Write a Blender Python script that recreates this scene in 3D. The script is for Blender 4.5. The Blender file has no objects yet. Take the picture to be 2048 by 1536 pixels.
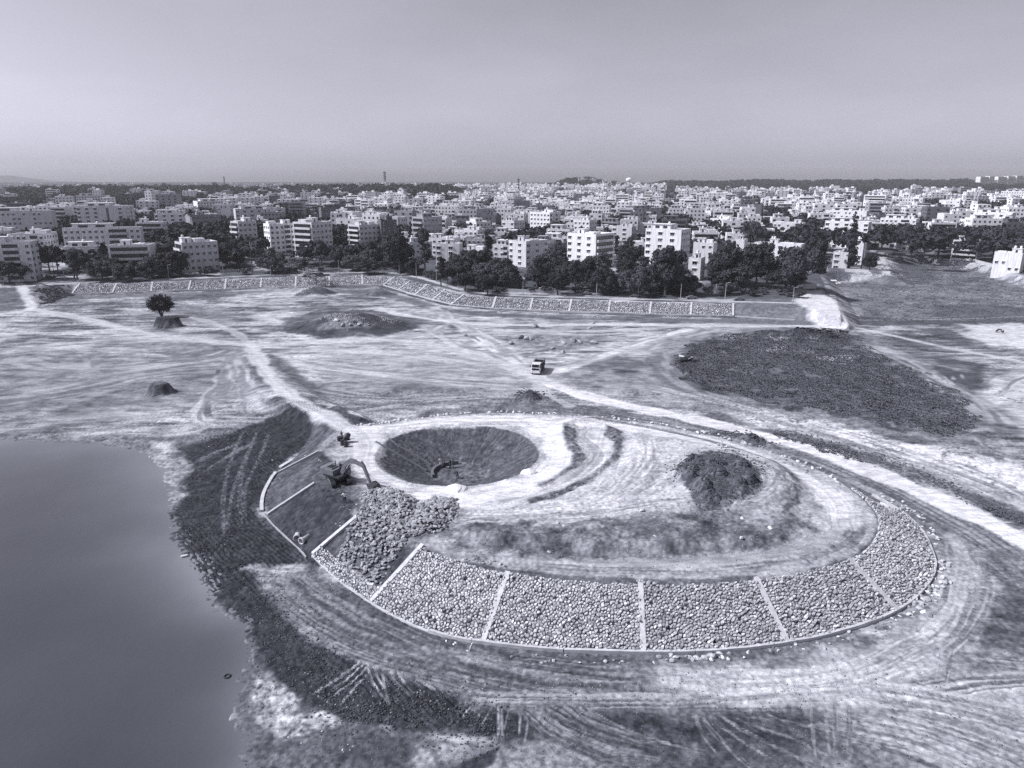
import bpy, math, random
import numpy as np
from mathutils import Vector, Matrix

random.seed(11)
RNG = np.random.default_rng(11)
scene = bpy.context.scene
COL = scene.collection

# ------------------------------------------------------------------ camera, sky, sun, exposure
CAM_H = 50.0
PITCH = math.radians(16.1)
FPX = 1409.0                      # focal length in pixels of the 2048 px wide photograph
cam_data = bpy.data.cameras.new("camera")
cam_data.sensor_width = 36.0
cam_data.lens = FPX / 2048.0 * 36.0
cam_data.clip_start = 0.5
cam_data.clip_end = 40000.0
cam = bpy.data.objects.new("camera", cam_data)
COL.objects.link(cam)
cam.location = (0, 0, CAM_H)
cam.rotation_euler = (math.pi / 2 - PITCH, 0, 0)
scene.camera = cam

SUN_DIR = Vector((-0.93, -0.06, 0.98)).normalized()      # towards the sun: left, high
sun_el = math.asin(SUN_DIR.z)
world = bpy.data.worlds.new("World")
scene.world = world
world.use_nodes = True
wn = world.node_tree
wn.nodes.clear()
w_out = wn.nodes.new("ShaderNodeOutputWorld")
w_bg = wn.nodes.new("ShaderNodeBackground")
w_sky = wn.nodes.new("ShaderNodeTexSky")
w_sky.sky_type = 'NISHITA'
w_sky.sun_disc = False
w_sky.sun_elevation = sun_el
w_sky.sun_rotation = math.atan2(SUN_DIR.x, SUN_DIR.y)
w_sky.air_density = 0.5
w_sky.dust_density = 2.4
w_sky.ozone_density = 1.0
w_bw = wn.nodes.new("ShaderNodeRGBToBW")
w_pow = wn.nodes.new("ShaderNodeMath"); w_pow.operation = 'POWER'; w_pow.inputs[1].default_value = 0.92
w_mulc = wn.nodes.new("ShaderNodeMath"); w_mulc.operation = 'MULTIPLY'
# thin high cloud, a few per cent brighter
w_tc = wn.nodes.new("ShaderNodeTexCoord")
w_map = wn.nodes.new("ShaderNodeMapping"); w_map.inputs['Scale'].default_value = (2.2, 2.2, 6.5)
w_ns = wn.nodes.new("ShaderNodeTexNoise"); w_ns.inputs['Scale'].default_value = 1.6; w_ns.inputs['Detail'].default_value = 6
w_mr = wn.nodes.new("ShaderNodeMapRange")
w_mr.inputs['From Min'].default_value = 0.45; w_mr.inputs['From Max'].default_value = 0.75
w_mr.inputs['To Min'].default_value = 1.0; w_mr.inputs['To Max'].default_value = 1.12
w_cmb = wn.nodes.new("ShaderNodeMixRGB"); w_cmb.blend_type = 'MULTIPLY'; w_cmb.inputs[0].default_value = 1.0
w_cmb.inputs[2].default_value = (1.40, 1.385, 1.64, 1)
wn.links.new(w_sky.outputs[0], w_bw.inputs[0])
wn.links.new(w_bw.outputs[0], w_pow.inputs[0])
wn.links.new(w_tc.outputs['Generated'], w_map.inputs[0])
wn.links.new(w_map.outputs[0], w_ns.inputs['Vector'])
wn.links.new(w_ns.outputs[0], w_mr.inputs['Value'])
wn.links.new(w_pow.outputs[0], w_mulc.inputs[0])
wn.links.new(w_mr.outputs[0], w_mulc.inputs[1])
wn.links.new(w_mulc.outputs[0], w_cmb.inputs[1])
wn.links.new(w_cmb.outputs[0], w_bg.inputs[0])
w_bg.inputs[1].default_value = 0.15
wn.links.new(w_bg.outputs[0], w_out.inputs[0])

sun_data = bpy.data.lights.new("sun", 'SUN')
sun_data.energy = 4.8
sun_data.angle = math.radians(0.5)
sun_data.color = (1.0, 0.985, 0.965)
sun = bpy.data.objects.new("sun", sun_data)
COL.objects.link(sun)
sun.rotation_euler = (-SUN_DIR).to_track_quat('-Z', 'Y').to_euler()
sun.location = (-60, 0, 90)

scene.view_settings.view_transform = 'Standard'
scene.view_settings.look = 'None'
scene.view_settings.gamma = 1.0
scene.view_settings.exposure = 0.0
scene.view_settings.use_curve_mapping = False
scene.cycles.use_denoising = False
scene.cycles.max_bounces = 5
scene.cycles.diffuse_bounces = 2
scene.cycles.volume_bounces = 0
scene.cycles.transparent_max_bounces = 6

# ------------------------------------------------------------------ helpers
def P(px, py, z=0.0):
    """a point of the photograph (2048 px wide) laid on the level z: used once, to survey where things stand"""
    u = (px - 1024) / FPX; v = (768 - py) / FPX
    dy = math.sin(PITCH) * v + math.cos(PITCH); dz = math.cos(PITCH) * v - math.sin(PITCH)
    t = (z - CAM_H) / dz
    return (u * t, dy * t)

def PL(pts, z=0.0):
    return [P(x, y, z) for x, y in pts]

def to_px(x, y, z):
    yy = y * math.cos(PITCH) - (z - CAM_H) * math.sin(PITCH)
    zz = y * math.sin(PITCH) + (z - CAM_H) * math.cos(PITCH)
    return 1024 + FPX * x / yy, 768 - FPX * zz / yy

def tag(o, label=None, cat=None, group=None, kind=None):
    if label: o['label'] = label
    if cat: o['category'] = cat
    if group: o['group'] = group
    if kind: o['kind'] = kind
    return o

def link(name, me, parent=None, loc=(0, 0, 0), rz=0.0, sc=None):
    o = bpy.data.objects.new(name, me)
    COL.objects.link(o)
    o.location = loc
    if rz: o.rotation_euler = (0, 0, rz)
    if sc is not None: o.scale = sc if hasattr(sc, '__len__') else (sc, sc, sc)
    if parent is not None: o.parent = parent
    return o

def empty(name, loc=(0, 0, 0), rz=0.0):
    o = bpy.data.objects.new(name, None)
    o.empty_display_size = 0.5
    COL.objects.link(o)
    o.location = loc
    o.rotation_euler = (0, 0, rz)
    return o

def copy_tree(o, parent=None):
    c = o.copy(); COL.objects.link(c)
    if parent is not None: c.parent = parent
    for ch in list(o.children):
        copy_tree(ch, c)
    return c

def mesh_np(name, V, faces_flat, loop_tot, mats, mat_idx=None, smooth=False):
    me = bpy.data.meshes.new(name)
    V = np.asarray(V, dtype=np.float32).reshape(-1, 3)
    ff = np.asarray(faces_flat, dtype=np.int32).ravel()
    lt = np.asarray(loop_tot, dtype=np.int32).ravel()
    me.vertices.add(len(V)); me.vertices.foreach_set("co", V.ravel())
    me.loops.add(len(ff)); me.loops.foreach_set("vertex_index", ff)
    me.polygons.add(len(lt))
    ls = np.concatenate([[0], np.cumsum(lt)[:-1]]).astype(np.int32) if len(lt) else lt
    me.polygons.foreach_set("loop_start", ls)
    if mat_idx is not None: me.polygons.foreach_set("material_index", np.asarray(mat_idx, dtype=np.int32))
    for m in (mats if isinstance(mats, (list, tuple)) else [mats]): me.materials.append(m)
    me.update(calc_edges=True)
    me.polygons.foreach_set("use_smooth", np.full(len(lt), smooth))
    return me

class MB:
    """collects boxes, prisms, tubes; build() links them as one mesh object"""
    def __init__(s): s.V = []; s.F = []; s.M = []
    def add(s, V, F, m=0, M=None):
        b = len(s.V)
        for v in V:
            v = Vector(v)
            if M is not None: v = M @ v
            s.V.append(tuple(v))
        for f in F: s.F.append([b + i for i in f]); s.M.append(m)
    def box(s, x0, x1, y0, y1, z0, z1, m=0, M=None, bottom=True):
        V = [(x0, y0, z0), (x1, y0, z0), (x1, y1, z0), (x0, y1, z0), (x0, y0, z1), (x1, y0, z1), (x1, y1, z1), (x0, y1, z1)]
        F = [(4, 5, 6, 7), (0, 1, 5, 4), (1, 2, 6, 5), (2, 3, 7, 6), (3, 0, 4, 7)]
        if bottom: F.append((3, 2, 1, 0))
        s.add(V, F, m, M)
    def prism(s, poly, z0, z1, m=0, M=None):
        n = len(poly)
        V = [(x, y, z0) for x, y in poly] + [(x, y, z1) for x, y in poly]
        F = [tuple(range(n, 2 * n)), tuple(range(n - 1, -1, -1))] + [(i, (i + 1) % n, n + (i + 1) % n, n + i) for i in range(n)]
        s.add(V, F, m, M)
    def tube(s, a, b, r0, r1=None, n=8, m=0, caps=True):
        r1 = r0 if r1 is None else r1
        a = Vector(a); b = Vector(b); d = (b - a)
        if d.length < 1e-6: return
        q = d.to_track_quat('Z', 'Y')
        V = []
        for k, (c, r) in enumerate(((a, r0), (b, r1))):
            for i in range(n):
                t = 2 * math.pi * i / n
                V.append(c + q @ Vector((r * math.cos(t), r * math.sin(t), 0)))
        F = [(i, (i + 1) % n, n + (i + 1) % n, n + i) for i in range(n)]
        if caps: F += [tuple(range(n - 1, -1, -1)), tuple(range(n, 2 * n))]
        s.add(V, F, m)
    def beam(s, a, b, w, h, m=0, up=Vector((0, 0, 1))):
        """a rectangular bar from a to b, w wide, h deep"""
        a = Vector(a); b = Vector(b); d = (b - a).normalized()
        side = d.cross(up)
        if side.length < 1e-4: side = Vector((1, 0, 0))
        side.normalize(); u = side.cross(d).normalized()
        V = [c + side * sx * w / 2 + u * sz * h / 2 for c in (a, b) for sx, sz in ((-1, -1), (1, -1), (1, 1), (-1, 1))]
        s.add(V, [(0, 1, 2, 3), (7, 6, 5, 4), (0, 4, 5, 1), (1, 5, 6, 2), (2, 6, 7, 3), (3, 7, 4, 0)], m)
    def mesh(s, name, mats, smooth=False):
        flat = [i for f in s.F for i in f]
        return mesh_np(name, s.V, flat, [len(f) for f in s.F], mats, s.M, smooth)
    def build(s, name, mats, parent=None, loc=(0, 0, 0), rz=0.0, smooth=False):
        return link(name, s.mesh(name, mats, smooth), parent, loc, rz)

# ------------------------------------------------------------------ noise
def _h(ix, iy, seed):
    h = (ix.astype(np.int64) * 374761393 + iy.astype(np.int64) * 668265263 + seed * 974711) & 0xFFFFFFFF
    h = ((h ^ (h >> 13)) * 1274126177) & 0xFFFFFFFF
    h = (h ^ (h >> 16)) & 0xFFFFFF
    return h.astype(np.float32) / 16777215.0

def vn(x, y, seed=0):
    ix = np.floor(x); iy = np.floor(y)
    fx = (x - ix).astype(np.float32); fy = (y - iy).astype(np.float32)
    ix = ix.astype(np.int64); iy = iy.astype(np.int64)
    fx = fx * fx * (3 - 2 * fx); fy = fy * fy * (3 - 2 * fy)
    a = _h(ix, iy, seed); b = _h(ix + 1, iy, seed); c = _h(ix, iy + 1, seed); d = _h(ix + 1, iy + 1, seed)
    return (a * (1 - fx) + b * fx) * (1 - fy) + (c * (1 - fx) + d * fx) * fy

def fbm(x, y, s, octv=4, seed=0, gain=0.55):
    r = 0; a = 1.0; t = 0
    for k in range(octv):
        f = (2.03 ** k) / s
        ang = 0.6 * k + 0.3
        cx = (x * math.cos(ang) - y * math.sin(ang)) * f + 17.3 * k
        cy = (x * math.sin(ang) + y * math.cos(ang)) * f - 9.1 * k
        r = r + a * vn(cx, cy, seed + k * 7); t += a; a *= gain
    return r / t

def sst(a, b, x):
    t = np.clip((x - a) / (b - a), 0, 1)
    return t * t * (3 - 2 * t)

def seg_dist(X, Y, pts, closed=False):
    D = np.full(X.shape, 1e18, dtype=np.float64)
    n = len(pts)
    for i in range(n if closed else n - 1):
        ax, ay = pts[i]; bx, by = pts[(i + 1) % n]
        dx, dy = bx - ax, by - ay; L = dx * dx + dy * dy + 1e-9
        t = np.clip(((X - ax) * dx + (Y - ay) * dy) / L, 0, 1)
        D = np.minimum(D, (X - ax - t * dx) ** 2 + (Y - ay - t * dy) ** 2)
    return np.sqrt(D)

def inside(X, Y, pts):
    r = np.zeros(X.shape, dtype=bool); n = len(pts)
    for i in range(n):
        ax, ay = pts[i]; bx, by = pts[(i + 1) % n]
        if ay == by: continue
        c = ((ay > Y) != (by > Y)) & (X < (bx - ax) * (Y - ay) / (by - ay) + ax)
        r ^= c
    return r

def sdist(X, Y, pts):
    """signed distance to a closed outline, positive inside"""
    d = seg_dist(X, Y, pts, True)
    return np.where(inside(X, Y, pts), d, -d)

def smooth_poly(pts, it=2, closed=True):
    for _ in range(it):
        q = []; n = len(pts)
        rng = range(n) if closed else range(n - 1)
        if not closed: q.append(pts[0])
        for i in rng:
            a = pts[i]; b = pts[(i + 1) % n]
            q.append((a[0] * .75 + b[0] * .25, a[1] * .75 + b[1] * .25))
            q.append((a[0] * .25 + b[0] * .75, a[1] * .25 + b[1] * .75))
        if not closed: q.append(pts[-1])
        pts = q
    return pts

# ------------------------------------------------------------------ materials (the whole place reads blue-grey)
def tint_nodes(nt, val):
    """grey value socket -> the blue-grey colour of that value"""
    pw = nt.nodes.new("ShaderNodeMath"); pw.operation = 'POWER'; pw.inputs[1].default_value = 0.94
    mb_ = nt.nodes.new("ShaderNodeMath"); mb_.operation = 'MULTIPLY'; mb_.inputs[1].default_value = 1.04
    mr = nt.nodes.new("ShaderNodeMath"); mr.operation = 'POWER'; mr.inputs[1].default_value = 1.025
    cb = nt.nodes.new("ShaderNodeCombineColor")
    nt.links.new(val, pw.inputs[0]); nt.links.new(pw.outputs[0], mb_.inputs[0])
    nt.links.new(val, mr.inputs[0])
    nt.links.new(mr.outputs[0], cb.inputs[0]); nt.links.new(val, cb.inputs[1]); nt.links.new(mb_.outputs[0], cb.inputs[2])
    return cb.outputs[0]

def M_(nt, op, a, b=None, c=None):
    n = nt.nodes.new("ShaderNodeMath"); n.operation = op
    for k, v in enumerate((a, b, c)):
        if v is None: continue
        if isinstance(v, (int, float)): n.inputs[k].default_value = v
        else: nt.links.new(v, n.inputs[k])
    return n.outputs[0]

def mat(name, g, rough=0.85, scale=3.0, amt=0.25, bump=0.0, objrand=0.0, streak=0.0, spec=0.3, coord='Object', metal=0.0, detail=4, bdist=0.05):
    m = bpy.data.materials.new(name); m.use_nodes = True
    nt = m.node_tree; bs = nt.nodes['Principled BSDF']
    tc = nt.nodes.new("ShaderNodeTexCoord")
    if coord == 'World':
        geo = nt.nodes.new("ShaderNodeNewGeometry"); vec = geo.outputs['Position']
    else: vec = tc.outputs[coord]
    ns = nt.nodes.new("ShaderNodeTexNoise"); ns.inputs['Scale'].default_value = scale; ns.inputs['Detail'].default_value = detail
    nt.links.new(vec, ns.inputs['Vector'])
    val = M_(nt, 'MULTIPLY_ADD', ns.outputs[0], 2 * amt, 1 - amt)
    if streak:
        mp = nt.nodes.new("ShaderNodeMapping"); mp.inputs['Scale'].default_value = (1.3, 1.3, 0.12)
        nt.links.new(vec, mp.inputs[0])
        n2 = nt.nodes.new("ShaderNodeTexNoise"); n2.inputs['Scale'].default_value = 1.0; n2.inputs['Detail'].default_value = 5
        nt.links.new(mp.outputs[0], n2.inputs['Vector'])
        mr = nt.nodes.new("ShaderNodeMapRange"); mr.inputs['From Min'].default_value = 0.42; mr.inputs['From Max'].default_value = 0.66
        mr.inputs['To Min'].default_value = 1.0; mr.inputs['To Max'].default_value = 1 - streak
        nt.links.new(n2.outputs[0], mr.inputs['Value'])
        val = M_(nt, 'MULTIPLY', val, mr.outputs[0])
    if objrand:
        oi = nt.nodes.new("ShaderNodeObjectInfo")
        val = M_(nt, 'MULTIPLY', val, M_(nt, 'MULTIPLY_ADD', oi.outputs['Random'], 2 * objrand, 1 - objrand))
    val = M_(nt, 'MULTIPLY', val, g)
    nt.links.new(tint_nodes(nt, val), bs.inputs['Base Color'])
    bs.inputs['Roughness'].default_value = rough
    bs.inputs['Specular IOR Level'].default_value = spec
    bs.inputs['Metallic'].default_value = metal
    if bump:
        bp = nt.nodes.new("ShaderNodeBump"); bp.inputs['Strength'].default_value = bump; bp.inputs['Distance'].default_value = bdist
        nt.links.new(ns.outputs[0], bp.inputs['Height']); nt.links.new(bp.outputs[0], bs.inputs['Normal'])
    return m

MAT = dict(
    concrete=mat('pale_concrete', 0.46, 0.9, 1.5, 0.38, 0.3, coord='World'),
    concrete_old=mat('weathered_concrete', 0.34, 0.9, 1.6, 0.35, 0.3, coord='World'),
    concrete_dark=mat('damp_concrete', 0.12, 0.9, 2.0, 0.3, 0.3, coord='World'),
    stone=mat('pitching_stone', 0.41, 0.85, 2.0, 0.55, 0.8, objrand=0.16, coord='World', bdist=0.08),
    stone_b=mat('pitching_stone_dark', 0.33, 0.85, 2.0, 0.5, 0.8, objrand=0.16, coord='World', bdist=0.08),
    stone_c=mat('pitching_stone_pale', 0.58, 0.85, 2.0, 0.45, 0.8, objrand=0.12, coord='World', bdist=0.08),
    stone_far=mat('far_pitching_stone', 0.36, 0.9, 0.7, 0.5, coord='World'),
    rock=mat('rough_rock', 0.30, 0.85, 2.2, 0.45, 0.6, objrand=0.3, coord='World', bdist=0.1),
    rock_dark=mat('dark_quarry_rock', 0.30, 0.85, 2.0, 0.5, 0.6, objrand=0.3, coord='World', bdist=0.1),
    pale_rock=mat('pale_rock', 0.5, 0.85, 2.2, 0.35, 0.5, objrand=0.25, coord='World', bdist=0.1),
    white_wall=mat('white_painted_wall', 0.72, 0.8, 0.35, 0.10, objrand=0.10, streak=0.22),
    cream_wall=mat('cream_painted_wall', 0.62, 0.8, 0.35, 0.12, objrand=0.12, streak=0.25),
    grey_wall=mat('grey_painted_wall', 0.33, 0.8, 0.35, 0.12, objrand=0.15, streak=0.25),
    dark_wall=mat('dark_painted_wall', 0.13, 0.8, 0.35, 0.12, objrand=0.15, streak=0.2),
    roof=mat('flat_roof_screed', 0.45, 0.9, 0.5, 0.3, objrand=0.2),
    roof_dark=mat('dark_roof_felt', 0.13, 0.9, 0.5, 0.3, objrand=0.2),
    glass=mat('dark_window_glass', 0.025, 0.25, 1.0, 0.3, spec=0.5, objrand=0.4),
    glass_mid=mat('curtained_window_glass', 0.10, 0.35, 1.0, 0.3, spec=0.5, objrand=0.4),
    leaf=mat('dark_foliage', 0.029, 0.75, 0.5, 0.6, objrand=0.35, coord='Object', detail=3, spec=0.25),
    leaf_pale=mat('pale_foliage', 0.055, 0.75, 0.5, 0.5, objrand=0.3, coord='Object', detail=3, spec=0.25),
    bark=mat('bark', 0.09, 0.9, 3, 0.3),
    black=mat('black_rubber', 0.012, 0.6, 4, 0.2),
    steel=mat('dark_steel', 0.05, 0.5, 3, 0.4, metal=0.3),
    paint_white=mat('dusty_white_paint', 0.62, 0.5, 3, 0.15),
    paint_grey=mat('dusty_grey_paint', 0.16, 0.5, 3, 0.3),
    paint_dark=mat('dark_body_paint', 0.06, 0.5, 3, 0.3),
    paint_yellow=mat('faded_machine_paint', 0.15, 0.5, 3, 0.35),
    shirt=mat('white_cloth', 0.72, 0.9, 6, 0.08),
    cloth_dark=mat('dark_cloth', 0.03, 0.9, 6, 0.2),
    cloth_mid=mat('grey_cloth', 0.16, 0.9, 6, 0.2),
    skin=mat('brown_skin', 0.09, 0.6, 6, 0.1),
    hair=mat('black_hair', 0.008, 0.5, 6, 0.1),
    hide=mat('dark_cattle_hide', 0.022, 0.7, 6, 0.3),
    timber=mat('pale_timber', 0.50, 0.85, 4, 0.2),
    sand=mat('white_sand', 0.66, 0.95, 1.5, 0.12, 0.3, coord='World'),
    clod=mat('dark_soil_clods', 0.066, 0.95, 1.6, 0.4, 0.6, coord='World', bdist=0.15),
)
# ------------------------------------------------------------------ the lie of the land
CREST_Z = 4.0                      # top of the round mound
BUND_Z = 3.5                       # top of the far embankment
CREST_PX = [(640, 905), (628, 967), (660, 1000), (716, 1033), (780, 1068), (845, 1092), (930, 1125), (1016, 1143), (1150, 1160),
            (1281, 1167), (1400, 1165), (1512, 1157), (1610, 1141), (1698, 1118), (1742, 1085), (1757, 1040), (1737, 1008),
            (1690, 968), (1640, 940), (1560, 908), (1480, 884), (1400, 865), (1300, 846), (1200, 834), (1100, 827),
            (1000, 825), (900, 829), (820, 838), (750, 846), (700, 852), (672, 875)]
CREST = PL(CREST_PX, CREST_Z)
TOE_PX = [(556, 944), (527, 985), (521, 1010), (533, 1033), (565, 1070), (600, 1100), (625, 1113), (680, 1165), (742, 1207),
          (800, 1240), (850, 1262), (905, 1278), (966, 1288), (1100, 1302), (1287, 1309), (1450, 1305), (1575, 1290), (1700, 1262),
          (1797, 1226), (1850, 1180), (1873, 1140), (1865, 1106), (1845, 1060), (1800, 1020)]
TOE_F = PL(TOE_PX, 0.0)
# behind, the toe lies as far out from the crest as the bank is wide
_cx, _cy = 8.0, 104.0
def _out(p, w=7.0):
    v = Vector((p[0] - _cx, p[1] - _cy)); v.normalize(); return (p[0] + v.x * w, p[1] + v.y * w)
TOE_B = [_out(P(x, y, 4), w) for x, y, w in ((1700, 975, 5.5), (1640, 940, 6), (1560, 908, 7), (1480, 884, 7), (1400, 865, 7), (1300, 846, 7), (1200, 834, 7),
         (1100, 827, 7), (1000, 825, 7), (900, 829, 7), (820, 838, 7), (750, 846, 8))]
TOE = TOE_F + TOE_B + [P(690, 830, 0), P(640, 850, 0), P(600, 905, 0)]
CREST_S = smooth_poly(CREST, 1); TOE_S = smooth_poly(TOE, 1)
CRATER_C = P(913, 905, 4); CRATER_R = 14.3
CRATER_FLOOR = P(918, 945, 0.0)

BUND_RIBS = [((150, 571), (145, 588)), ((229, 569), (225, 587)), ((305, 565), (302, 584)), ((380, 563), (377, 581)), ((452, 559), (450, 579)),
             ((523, 557), (521, 576)), ((592, 554), (591, 574)), ((658, 552), (659, 572)), ((724, 551), (725, 570)), ((787, 555), (767, 571)),
             ((820, 563), (797, 580)), ((854, 571), (830, 590)), ((890, 580), (866, 600)), ((928, 590), (903, 609)), ((992, 595), (985, 617)),
             ((1065, 598), (1060, 621)), ((1143, 600), (1138, 624)), ((1220, 602), (1217, 626)), ((1302, 605), (1299, 629)),
             ((1383, 606), (1381, 631)), ((1467, 609), (1466, 632))]
BT = [P(*b, 0) for a, b in BUND_RIBS]
BC = [P(*a, BUND_Z) for a, b in BUND_RIBS]
for i in range(len(BC)):          # keep a believable bank: the crest stands 5 to 8 m behind the toe
    d = Vector(BC[i]) - Vector(BT[i])
    L = d.length
    n = Vector((0, 1)) if i < 9 else (Vector((0.75, 0.66)) if i < 14 else Vector((0.1, 1)))
    if L < 6: d = d + n * (6.5 - L)
    BC[i] = (BT[i][0] + d.x, BT[i][1] + d.y)
HIGH_C = [P(-900, 640, 3.5), P(-300, 590, 3.5), P(0, 574, 3.5), P(90, 573, 3.5)] + BC + [P(1560, 610, 3.5), P(1605, 607, 3.5), P(1650, 632, 3.0), P(1682, 640, 2.5), P(1672, 600, 3.0), P(1645, 545, 3.5), P(1785, 553, 3.5),
          P(1768, 515, 3.5), P(1840, 512, 3.5), P(1960, 528, 3.5), P(2048, 553, 3.5), P(2300, 610, 3.5), P(2900, 700, 3.5), (6000, 300), (14000, 14000), (-14000, 14000), (-6000, 200)]
HIGH_T = [P(-900, 680, 0), P(-300, 620, 0), P(0, 610, 0), P(80, 607, 0)] + BT + [P(1560, 637, 0), P(1640, 641, 0), P(1700, 660, 0), P(1722, 648, 0), P(1700, 605, 0), P(1668, 560, 0), P(1830, 575, 0),
          P(1812, 535, 0), P(1850, 522, 0), P(1960, 545, 0), P(2048, 575, 0), P(2300, 640, 0), P(2900, 760, 0), (6000, 200), (14400, 14400), (-14400, 14400), (-6200, 100)]

SHORE_PX = [(-400, 868), (-100, 870), (60, 884), (130, 885), (190, 888), (240, 895), (290, 905), (330, 938), (338, 985), (342, 1030),
            (348, 1075), (368, 1105), (392, 1135), (412, 1175), (428, 1212), (468, 1238), (492, 1250), (500, 1282), (494, 1325), (478, 1352), (473, 1400),
            (474, 1440), (488, 1480), (492, 1510), (480, 1560), (500, 1700), (560, 1950), (300, 2600), (-1500, 2600), (-1600, 1100)]
WATER_Z = -0.55
SHORE = [P(x, y, WATER_Z) for x, y in SHORE_PX]

_zr = [0, 300, 400, 500, 1000, 1700, 2500, 3500, 6000, 20000]
_zz = [3.5, 3.5, 7.0, 10.0, 16.0, 23.0, 31.0, 38.0, 44.0, 46.0]
def z_rise(r): return np.interp(r, _zr, _zz)

def mound(X, Y, Z, c, r, h, top=0.3, squash=1.0, rag=0.25, seed=3):
    m = (np.abs(X - c[0]) < r * 2) & (np.abs(Y - c[1]) < r * 2 * squash)
    if not m.any(): return Z
    x = X[m]; y = Y[m]
    d = np.hypot(x - c[0], (y - c[1]) / squash) / r
    d = d + (fbm(x, y, r * 0.7, 3, seed) - 0.5) * rag * 2
    Z = Z.copy()
    Z[m] = Z[m] + h * (1 - sst(top, 1.0, d))
    return Z

MOUNDS = [  # px, py of the centre of the base, radius m, height m, flat-top share, squash
    (337, 652, 5.4, 3.3, 0.62, 0.8), (322, 785, 3.9, 2.5, 0.42, 0.9), (702, 655, 24.0, 5.0, 0.10, 0.8),
    (633, 588, 10.5, 2.9, 0.10, 1.0), (762, 590, 9.5, 2.0, 0.0, 0.8), (1056, 684, 7, 1.2, .1, .6), (1145, 688, 9, 1.2, .1, .6),
    (1105, 703, 6, .8, .1, .6), (1060, 797, 3.2, 2.0, .05, .7), (1498, 880, 4.2, 1.5, .05, .5), (1540, 895, 2.5, .8, .05, .5),
    (1620, 672, 14, 1.6, .2, .7), (900, 655, 5, .8, .1, .6), (770, 925 + 900, 0.1, 0, 0, 1)]

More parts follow.
